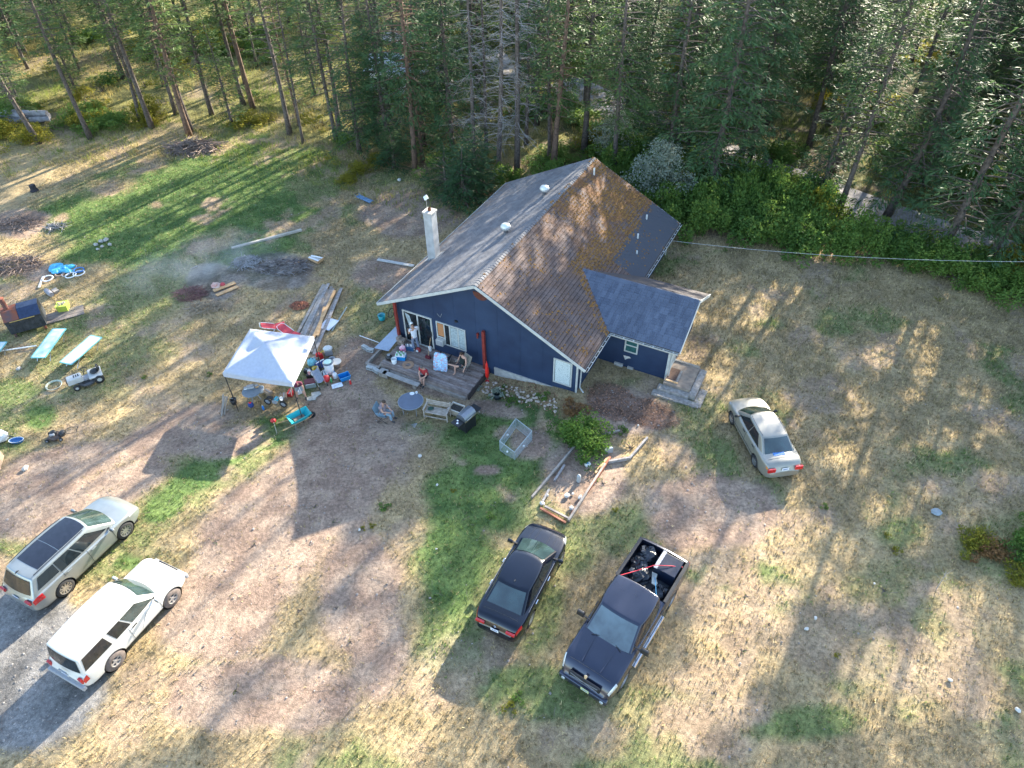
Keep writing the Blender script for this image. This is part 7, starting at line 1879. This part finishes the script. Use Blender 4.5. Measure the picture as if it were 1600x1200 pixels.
# firewood rack by the door
fr = hthing('firewood_stack', 'small stack of split firewood beside the sliding door', 'firewood', 1.12, .1, DZ)
for k in range(22):
    x, z = -.22 + .09 * (k % 5) + .04 * ((k // 5) % 2), .05 + .085 * (k // 5)
    MB().at((x, random.uniform(-.03, .03), z)).prism([(-.04, -.15), (.04, -.15), (.03, .15), (-.035, .15)], -.035, .035).build('log', mat('split_wood', (.26, .19, .15), .9, col2=(.42, .34, .28), scale=9), fr)
t = hthing('cooler', 'blue cooler with white and green cans stacked on its lid', 'cooler', 1.75, -.95, DZ, .35); MB().box(-.26, .26, -.17, .17, 0, .26).build('body', mat('azure_plastic', (.01, .2, .5)), t, bevel=.02); MB().box(-.27, .27, -.18, .18, .262, .30).build('lid', whitep, t, bevel=.01)
for a in range(4):
    for b_ in range(3):
        t2 = hthing('drink_can', 'white and green can on the cooler lid', 'can', 1.75 + math.cos(.35) * (-.17 + a * .11) - math.sin(.35) * (-.1 + b_ * .1), -.95 + math.sin(.35) * (-.17 + a * .11) + math.cos(.35) * (-.1 + b_ * .1), DZ + .302, 0, 'cans on the blue cooler')
        MB().lathe([(.033, 0), (.033, .11), (.026, .12), (0, .12)], 8).build('can', whitep if (a + b_) % 2 else mat('green_can', (.08, .35, .12), .4), t2)
t = hthing('white_bucket', 'white bucket at the left front corner of the deck', 'bucket', 1.62, -1.38, DZ); MB().lathe([(.12, 0), (.15, .30), (.14, .30), (.11, .02), (0, .02)], 14).build('bucket', whitep, t, smooth=True); MB().tube([(-.15, 0, .28), (0, 0, .40), (.15, 0, .28)], .006, 4).build('handle', steel, t)
t = hthing('black_pot', 'black round pot left of the white bucket', 'pot', 1.25, -1.3, DZ); MB().blob((0, 0, .17), (.19, .19, .17), 8, 12, .03).build('pot', blackp, t, smooth=True); MB().lathe([(.08, .33), (.09, .36), (0, .37)], 10).build('lid', greyp, t)
t = hthing('pink_bag', 'pink and white bag on the deck behind the cooler', 'bag', 1.55, -.45, DZ); MB().blob((0, 0, .22), (.19, .15, .22), 7, 10, .15).build('sack', mat('hot_pink', (.62, .05, .20), .6, col2=(.75, .6, .62), scale=6), t); MB().tube([(-.08, 0, .40), (0, 0, .5), (.08, 0, .40)], .012, 5).build('handle', whitep, t)
t = hthing('blue_bin', 'blue crate with bottles beside the firewood', 'crate', 1.75, -.1, DZ, .2); MB().box(-.24, .24, -.15, .15, 0, .2).build('crate', mat('steel_blue_plastic', (.04, .12, .24), .6), t)
for k in range(5): MB().lathe([(.04, .2), (.04, .32), (.015, .38), (0, .38)], 8).build('bottle', whitep if k % 2 else greyp, t).location = (-.18 + .09 * k, random.uniform(-.06, .06), 0)
t = hthing('red_bottle_gas', 'small dark red round heater by the door', 'heater', 2.25, -.05, DZ); MB().blob((0, 0, .13), (.16, .13, .13), 7, 10, .06).build('body', mat('dark_red_enamel', (.28, .03, .03), .5), t); MB().at((0, -.12, .13)).lathe([(0, -.02), (.07, -.02), (.07, .0), (0, 0)], 12, 'Y').build('dial', whitep, t)
t = hthing('wood_ring', 'flat round wooden ring lying on the deck boards', 'ring', 2.35, -1.2, DZ + .004); MB().lathe([(.14, .0), (.30, .0), (.30, .03), (.14, .03), (.14, 0)], 26).build('ring', mat('ring_wood', (.40, .24, .15), .8, var=.15), t)
t = hthing('broom', 'dark red broom leaning by the window', 'broom', 3.0, .0, DZ); MB().tube([(0, .1, 1.1), (0, -.25, .15)], .012, 5).build('stick', newwood, t); MB().box(-.14, .14, -.36, -.22, .0, .16).build('brush', mat('maroon_plastic', (.15, .02, .02)), t)
t = hthing('water_bottle', 'white jug standing at the wall behind the towel chair', 'jug', 2.75, .3, DZ); MB().lathe([(.09, 0), (.09, .24), (.03, .30), (0, .30)], 10).build('jug', whitep, t, smooth=True); MB().lathe([(.03, .3), (.03, .33), (0, .33)], 8).build('lid', redp, t)
t = hthing('closed_parasol', 'bright red folded parasol standing at the right end of the deck', 'parasol', 6.42, -.15, gz(6.42, -.15)); MB().lathe([(.02, .25), (.09, .35), (.10, .7), (.06, 1.15), (.02, 1.3), (0, 1.32)], 10).build('fabric', mat('signal_red_cloth', (.75, .02, .012), .6, var=.15, scale=7), t, smooth=True); MB().tube([(0, 0, 0), (0, 0, 1.38)], .018, 6).build('pole', redp, t)
MB().lathe([(.10, 0), (.10, .05), (0, .06)], 10).build('foot', redp, t)
t = hthing('hanging_bike_wheel', 'bicycle wheel hanging on the left red post', 'wheel', .70, .2, 1.3); MB().tube([(.0, .26 * math.cos(a) - .1, .26 * math.sin(a)) for a in np.linspace(0, 6.28, 19)[:-1]], .02, 5, closed=True).build('tyre', rubber, t); mb = MB()
for k in range(8): mb.bar((0, -.1, 0), (0, .25 * math.cos(k * .785) - .1, .25 * math.sin(k * .785)), .004)
mb.build('spokes', steel, t)
t = put('teal_bucket', 'teal bucket standing on the grass left of the house corner', 'bucket', 597, 499); MB().lathe([(.17, 0), (.22, .32), (.20, .32), (.16, .02), (0, .02)], 14).build('bucket', mat('teal_barrow', (.01, .3, .3)), t, smooth=True); MB().tube([(-.21, 0, .3), (0, .02, .42), (.21, 0, .3)], .008, 4).build('handle', steel, t)
t = put('grey_pole', 'thin pale pole lying left of the corrugated sheet', 'pole', 577, 533); a, b_ = G(562, 525) - Vector(t.location), G(592, 537) - Vector(t.location); MB().tube([a + Vector((0, 0, .03)), b_ + Vector((0, 0, .08))], .022, 6).build('pole', whitep, t)
t = put('flat_cardboard', 'flattened pale cardboard on the grass by the person in maroon', 'cardboard', 489, 620, .3); MB().prism([(-.3, -.22), (.1, -.28), (.15, -.1), (.42, .05), (.36, .28), (-.05, .3), (-.05, .05), (-.3, .02)], .01, .03).build('sheet', mat('pale_card', (.5, .5, .45)), t)
# round glass table, bench, planter box, barbecue
P = G(644, 642); t = thing('round_table', 'round grey glass patio table in front of the deck', 'table', tuple(P), 0); s_ = .62
MB().lathe([(0, .66), (s_ - .02, .66), (s_ - .02, .672), (0, .672)], 40).build('tabletop', mat('frosted_grey_glass', (.10, .125, .175), .35, var=.12, scale=3), t)
MB().lathe([(s_ - .025, .65), (s_, .65), (s_, .68), (s_ - .025, .68), (s_ - .025, .65)], 40).build('rim', mat('rim_grey', (.25, .28, .30), .4, .4), t)
for k in range(4): a = k * 1.57 + .6; MB().tube([(.5 * math.cos(a), .5 * math.sin(a), .65), (.45 * math.cos(a), .45 * math.sin(a), 0)], .016, 5).build('leg', greyp, t)
for k, (x, y, rx) in enumerate(((.02, .50, .12), (.24, .52, .06))): 
    t2 = thing('plate' if k == 0 else 'cup', 'white plate at the far edge of the round table' if k == 0 else 'white cup at the far edge of the round table', 'plate' if k == 0 else 'cup', (P.x + x, P.y + y, P.z + .674), 0)
    MB().lathe([(0, 0), (rx * .7, 0), (rx, .02 if k == 0 else .09), (rx * .95, .02 if k == 0 else .09), (0, .006)], 14).build('dish', whitep, t2)
P = G(684, 652); t = thing('garden_bench', 'weathered slatted wooden bench right of the round table', 'bench', tuple(P), HA + rad(12) + math.pi)
for k in range(5): MB().box(-.55, .55, -.22 + k * .095, -.15 + k * .095, .42, .445).build('slat', mat('bench_wood', (.33, .27, .22), .85, col2=(.48, .42, .36), scale=5), t)
for k in range(3): MB().box(-.55, .55, -.28, -.26, .55 + k * .11, .62 + k * .11).build('back_slat', mat('bench_wood', (.4, .3, .3)), t)
for x in (-.58, .58):
    MB().bar((x, .24, 0), (x, .24, .62), .05).build('leg', mat('bench_wood', (.4, .3, .3)), t); MB().bar((x, -.24, 0), (x, -.30, .86), .05).build('leg', mat('bench_wood', (.4, .3, .3)), t); MB().bar((x, -.28, .64), (x, .30, .64), .07, .03).build('armrest', mat('bench_wood', (.4, .3, .3)), t)
MB().bar((-.55, .24, .2), (.55, .24, .2), .03, .05).build('stretcher', mat('bench_wood', (.4, .3, .3)), t)
t2 = thing('dark_bag', 'small dark green bag lying on the left end of the bench', 'bag', (P.x - .3, P.y + .1, P.z + .45), .3); MB().blob((0, 0, .06), (.16, .11, .06), 6, 8, .12).build('sack', mat('dark_green_cloth', (.02, .06, .045), .8), t2)
P = G(714, 646); t = thing('planter_trough', 'cream rectangular trough with dark soil beside the barbecue', 'planter', tuple(P), HA); 
mb = MB(); mb.add([(-.24, -.17, 0), (.24, -.17, 0), (.24, .17, 0), (-.24, .17, 0), (-.33, -.25, .42), (.33, -.25, .42), (.33, .25, .42), (-.33, .25, .42)], [(0, 1, 2, 3), (0, 4, 5, 1), (1, 5, 6, 2), (2, 6, 7, 3), (3, 7, 4, 0)]); mb.build('trough', mat('cream_trough', (.55, .46, .36), .7, var=.08), t, solid=.03)
MB().tube([(-.33, -.25, .42), (.33, -.25, .42), (.33, .25, .42), (-.33, .25, .42)], .028, 6, closed=True).build('rim', mat('cream_rim', (.66, .63, .58), .6), t); MB().box(-.29, .29, -.21, .21, .30, .36).build('soil', mat('dark_soil', (.05, .045, .04), .95, var=.5, scale=14), t)
P = G(730, 668); t = thing('barbecue', 'black gas barbecue with a steel lid standing on the grass', 'barbecue', tuple(P), HA + rad(78))
MB().box(-.36, .36, -.26, .26, .08, .78).build('cabinet', blackp, t, bevel=.02)
mb = MB(); pr = [(-.28, .80), (-.28, .96), (-.20, 1.08), (-.02, 1.13), (.18, 1.08), (.27, .96), (.27, .80)]; ext(mb, pr, -.38, .38).build('lid', mat('brushed_steel_lid', (.22, .24, .27), .35, .7, var=.08), t, bevel=.015)
MB().box(-.385, .385, -.30, -.27, .80, .86).build('lid_edge', mat('bronze_edge', (.50, .40, .25), .35, .8), t); MB().tube([(-.3, -.33, .92), (.3, -.33, .92)], .014, 6).build('lid_handle', chrome, t)
for sd in (-1, 1): MB().box(sd * .40 if sd > 0 else -.80, .80 if sd > 0 else -.40, -.24, .24, .80, .84).build('side_shelf', blackp, t)
for k in range(2): MB().lathe([(.05, .842), (.05, .87), (0, .87)], 10).build('burner_cap', chrome, t).location = (-.52 - .14 * k, .05 - .1 * k, 0)
for x in (-.32, .32):
    for y in (-.22, .22): MB().at((x, y, .05)).lathe([(0, -.02), (.05, -.02), (.05, .02), (0, .02)], 10, 'Y').build('castor', rubber, t)
MB().add([(.37, -.24, .15), (.37, .22, .15), (.37, .22, .7), (.37, -.24, .7)], [(0, 1, 2, 3)]).build('side_panel', mat('brushed_steel_lid', (.3, .3, .3)), t, solid=.012)
t = put('leaf_rake', 'grey fan rake lying on the grass in front of the bench', 'rake', 652, 662, rad(40)); MB().tube([(0, 0, .04), (.9, 0, .10)], .012, 5).build('handle', newwood, t)
for k in range(9): MB().bar((0, 0, .04), (-.28, -.16 + .04 * k, .01), .008).build('tine', steel, t)
# wire pen
c4 = [G(u, v) for u, v in ((781, 704), (804, 718), (831, 687), (806, 672))]; ctr = sum(c4, Vector()) / 4
t = thing('wire_pen', 'small rectangular wire pet pen standing on the grass', 'pen', tuple(ctr), 0); wm = mat('galvanised_wire', (.42, .48, .50), .45, .4, var=.05)
for k in range(4):
    a, b_ = c4[k] - ctr, c4[(k + 1) % 4] - ctr; a.z = b_.z = 0; up = Vector((0, 0, .62)); mb = MB(); 
    pn = MB(); pn.bar(a + up, b_ + up, .022); pn.bar(a + Vector((0, 0, .02)), b_ + Vector((0, 0, .02)), .018); pn.bar(a, a + up, .022); fo = pn.build('frame', wm, t)
    nn = max(2, int((b_ - a).length / .042))
    for i in range(1, nn): q = a.lerp(b_, i / nn); mb.bar(q + Vector((0, 0, .02)), q + up, .0045)
    for i in range(1, 15): z_ = Vector((0, 0, .62 * i / 15)); mb.bar(a + z_, b_ + z_, .0045)
    o = mb.build('mesh_wires', wm, t); o['kind'] = 'stuff'
    if k != 2: MB().at(tuple(a.lerp(b_, .52) + Vector((0, 0, .30)))).blob((0, 0, 0), (.05, .05, .05), 6, 8, 0).build('latch_disc', whitep, t)
# plants by the wall
t = put('potted_plant', 'dark green potted plant on the stones beside the house wall', 'potted plant', 777, 622); MB().lathe([(.16, 0), (.22, .36), (.20, .36), (.18, .05), (0, .05)], 14).build('pot', mat('dark_pot', (.025, .04, .045), .6), t, smooth=True)
SM = bush_data(400, .3, .5, 260, .09, 6); link('foliage', leaf_mesh('foliage', SM['Q'] + np.array([0, 0, .3]), SM['rnd'], leaf_silver), t)
for (u, v, s, h_, lab, mm) in ((800, 628, .9, .8, 'small dark plant right of the potted plant', leaf_green), (848, 622, 1.0, .8, 'small shrub against the blue wall among dead leaves', leaf_green), (745, 608, .7, .5, 'low weeds at the deck corner stones', leaf_silver), (893, 640, 1.9, 1.0, 'brownish low shrub at the right corner of the blue wall', leaf_brown)):
    P = G(u, v); bush(P.x, P.y, s, h_, lab, mm, None, 0, 'small_shrub', 'shrub', SM)
for i in range(110):
    x, y = random.uniform(752, 870), 0; y = 596 + (x - 755) * .28 + random.uniform(-5, 18)
    rock(x, y, random.uniform(.04, .10), 'small pale stone in the strip along the house wall', mat('strip_stone', (.52, .42, .34), .9, var=.3, scale=4), 'stones along the house wall')
# green bush in the yard and its plank bed
YB = bush_data(500, 1.15, 1.25, 5600, .10, 30)
P = G(912, 690); bush(P.x, P.y, 1.0, 1.0, 'bright green leafy bush at the top of the plank bed', leafmat('bright_bush_leaves', (.035, .10, .018), (.15, .25, .045), .35), None, 0, 'leafy_bush', 'bush', YB)
P = G(975, 675); bush(P.x, P.y, .8, .7, 'small sparse green plant right of the bright bush', leaf_green, None, 0, 'small_shrub', 'shrub', SM)
P = G(986, 700); bush(P.x, P.y, 1.1, .7, 'small green plant inside the upper plank bed', leaf_green, None, 0, 'small_shrub', 'shrub', SM)
redwood = mat('rotten_red_wood', (.26, .085, .045), .9, col2=(.36, .16, .10), scale=5)
bed = [((831, 778), (897, 702), oldwood, 'long grey board forming the left side of the plank bed'), ((866, 752), (882, 728), deadm, 'thin grey board inside the left side of the bed'), ((888, 815), (945, 728), oldwood, 'long grey board on the right side of the bed'), ((893, 806), (953, 718), redwood, 'long rotten red board along the right side of the bed'),
       ((844, 795), (884, 818), redwood, 'rotten red board at the lower end of the bed'), ((851, 792), (890, 812), oldwood, 'grey board beside the rotten one at the lower end'), ((948, 724), (983, 718), deadm, 'grey-white board at the bend of the upper bed'), ((983, 718), (1011, 687), deadm, 'pale board running up the right side of the upper bed'), ((925, 684), (968, 674), oldwood, 'dark timber at the top end of the bed'), ((930, 740), (950, 716), newwood, 'orange split board beside the red one in the bed'), ((848, 784), (858, 766), deadm, 'short thin board in the lower left of the bed')]
for a, b_, m_, lab in bed: beam('bed_board', lab, a, b_, .09, .16 if 'long' in lab or 'upper' in lab else .09, m_, 'board')
t = put('white_carton', 'white plastic container lying in the plank bed', 'container', 918, 727, .5); MB().box(-.12, .12, -.09, .09, 0, .14).build('container', whitep, t, bevel=.02); MB().box(-.04, .04, -.04, .04, .142, .16).build('cap', bluep, t)
t = put('grey_bottle', 'grey translucent bottle standing in the plank bed', 'bottle', 904, 752, 0); MB().lathe([(.09, 0), (.09, .35), (.04, .42), (0, .42)], 10).build('bottle', mat('grey_bottle', (.35, .38, .38), .3), t, smooth=True); MB().lathe([(.03, .42), (.03, .45), (0, .45)], 8).build('lid', greyp, t)
t = put('grey_slate', 'grey slate stone standing at the bend of the plank bed', 'stone', 950, 708, .3); MB().prism([(-.2, -.06), (.22, -.05), (.18, .08), (-.16, .07)], 0, .32).build('slab', grey_r, t, bevel=.03)
# right-hand bushes and dead sapling
YL = bush_data(600, 1.0, 1.0, 1500, .12, 14)
for (u, v, s, h_, m_, lab) in ((1520, 850, .7, .6, leaf_yellow, 'yellow-green wild bush at the right edge of the lawn'), (1545, 862, .7, .5, leaf_brown, 'brown dry bush beside the yellow-green one at right'), (1597, 872, .8, .8, leaf_green, 'green bush cut off by the right edge'), (1592, 905, .7, .6, leaf_yellow, 'yellowing bush lowest at the right edge'), (1606, 842, .7, .6, leaf_green, 'upper green bush at the right edge')):
    P = G(u, v); bush(P.x, P.y, s, h_, lab, m_, None, 0, 'wild_bush', 'bush', YL)
t = put('dead_sapling', 'leafless little sapling standing on the lower right lawn', 'sapling', 1463, 920); mb = MB().tube([(0, 0, 0), (.02, .05, .6), (0, .08, 1.0)], [.018, .012, .006], 5)
for k in range(9): a = k * 2.4; z = .45 + .06 * k; mb.tube([(.01, .04, z), (.3 * math.cos(a), .3 * math.sin(a) + .05, z + .15)], [.007, .003], 4)
mb.build('trunk', deadm, t)
# smoke over the burn heap: a thin cloud in a closed ellipsoid
sm = bpy.data.materials.new('smoke'); sm.use_nodes = True; n = sm.node_tree.nodes; l = sm.node_tree.links
n.remove(n['Principled BSDF']); pv_ = n.new('ShaderNodeVolumePrincipled'); pv_.inputs['Color'].default_value = (.88, .92, 1.0, 1)
tc = n.new('ShaderNodeTexCoord'); nz = n.new('ShaderNodeTexNoise'); nz.inputs['Scale'].default_value = .7; nz.inputs['Detail'].default_value = 4; nz.inputs['Distortion'].default_value = .8; l.new(tc.outputs['Object'], nz.inputs['Vector'])
mr = n.new('ShaderNodeMapRange'); mr.inputs['From Min'].default_value = .40; mr.inputs['From Max'].default_value = .68; mr.inputs['To Max'].default_value = .30; l.new(nz.outputs['Fac'], mr.inputs['Value'])
ge = n.new('ShaderNodeTexGradient'); ge.gradient_type = 'SPHERICAL'; mp = n.new('ShaderNodeMapping'); mp.inputs['Scale'].default_value = (1 / 5.4, 1 / 2.4, 1 / 1.5); mp.vector_type = 'POINT'
l.new(tc.outputs['Object'], mp.inputs['Vector']); l.new(mp.outputs['Vector'], ge.inputs['Vector'])
ml = n.new('ShaderNodeMath'); ml.operation = 'MULTIPLY'; l.new(mr.outputs['Result'], ml.inputs[0]); l.new(ge.outputs['Fac'], ml.inputs[1])
l.new(ml.outputs[0], pv_.inputs['Density']); l.new(pv_.outputs[0], n['Material Output'].inputs['Volume'])
P = (G(390, 400) + G(250, 470)) / 2
o = MB().blob((0, 0, 0), (5.4, 2.4, 1.5), 12, 20, 0).build('smoke', sm, None, smooth=True); o.location = (P.x, P.y, P.z + 1.1); o.rotation_euler = (0, 0, rad(33))
tag(o, 'thin blue-white smoke drifting off the smouldering burn heap', 'smoke', kind='stuff')

CL = [('bucket', 'grey bucket at the far end of the clutter', 'bucket', 520, 566, 'b', greyp), ('carton', 'brown carton beside the fuel can', 'box', 493, 563, 'x', mat('cardboard', (.4, .3, .2))), ('bottle', 'green bottle left of the white jug', 'bottle', 518, 597, 'c', mat('green_can', (.1, .3, .1))),
      ('carton', 'white carton between the bags and the stroller', 'box', 508, 586, 'x', whitep), ('toolbox', 'black tool box in front of the teal bag', 'tool box', 482, 582, 'x', blackp), ('bucket', 'yellow bucket behind the pink toys', 'bucket', 494, 581, 'b', mat('yellow_plastic', (.6, .45, .05))),
      ('cup', 'red cup by the blue tub', 'cup', 548, 600, 'c', redp), ('carton', 'dark carton under the canopy beside the dirt bike', 'box', 445, 622, 'x', mat('brown_bucket', (.2, .15, .1))), ('carton', 'tan carton at the back under the canopy', 'box', 420, 615, 'x', mat('cardboard', (.4, .3, .2))), ('bucket', 'white bucket at the back under the canopy', 'bucket', 409, 612, 'b', whitep),
      ('bottle', 'blue bottle under the canopy edge', 'bottle', 412, 640, 'c', bluep), ('toolbox', 'red tool box under the canopy by the rear leg', 'tool box', 455, 616, 'x', redp), ('carton', 'small white carton by the canopy right leg', 'box', 468, 612, 'x', whitep), ('bucket', 'black bucket beside the firewood sticks', 'bucket', 366, 630, 'b', blackp)]
for k, (nm, lab, cat, u, v, sh, m_) in enumerate(CL):
    t = put(nm, lab, cat, u, v, k * .7)
    if sh == 'b':
        MB().lathe([(.13, 0), (.17, .28), (.15, .28), (.12, .02), (0, .02)], 14).build('body', m_, t, smooth=True); MB().tube([(-.16, 0, .27), (0, .03, .36), (.16, 0, .27)], .008, 4).build('handle', steel, t)
    elif sh == 'c':
        MB().lathe([(.05, 0), (.055, .2), (.02, .27), (0, .27)], 10).build('body', m_, t, smooth=True); MB().lathe([(.022, .27), (.022, .30), (0, .30)], 8).build('lid', whitep, t)
    else:
        MB().box(-.2, .2, -.14, .14, 0, .2, tx=.97, ty=.97).build('body', m_, t, bevel=.01); MB().bar((-.2, 0, .21), (.2, 0, .21), .05, .012).build('tape' if cat == 'box' else 'handle', greyp, t)
# weed clumps and litter twigs over the yard
crw = np.random.default_rng(55)
for k in range(46):
    u, v = crw.uniform(60, 1560), crw.uniform(380, 1120); P = G(u, v)
    if bool(in_house(np.array([P.x]), np.array([P.y]))[0]): continue
    if any((P - o_.location).length < 3.2 for o_ in (S.t, E_.t, B_.t, M_.t, R_.t)) or 330 < u < 760 and 420 < v < 700: continue
    side = 'left' if u < 530 else 'middle' if u < 1060 else 'right'; hgt_ = 'upper' if v < 620 else 'central' if v < 860 else 'lower'
    t = bush(P.x, P.y, float(crw.uniform(.35, .75)), float(crw.uniform(.25, .5)), 'low %s weed tuft in the %s %s part of the yard' % ('green' if k % 3 else 'yellowing', hgt_, side), leaf_green if k % 3 else leaf_yellow, 'weed tufts in the yard', 0, 'weed_tuft', 'weed', SM)
tw_ = MB()
for k in range(700):
    u, v = crw.uniform(0, 1600), crw.uniform(300, 1190); P = G(u, v)
    if bool(in_house(np.array([P.x]), np.array([P.y]))[0]): continue
    a = crw.uniform(0, 6.28); L_ = crw.uniform(.1, .45); d = Vector((math.cos(a), math.sin(a), 0)) * L_ / 2
    tw_.tube([P - d + Vector((0, 0, .02)), P + Vector((crw.normal(0, .03), crw.normal(0, .03), .03)), P + d + Vector((0, 0, .015))], .006, 3, cap=False)
tag(tw_.build('fallen_twigs', brown_twig, None), 'small fallen twigs strewn all over the yard', 'twigs', kind='stuff')
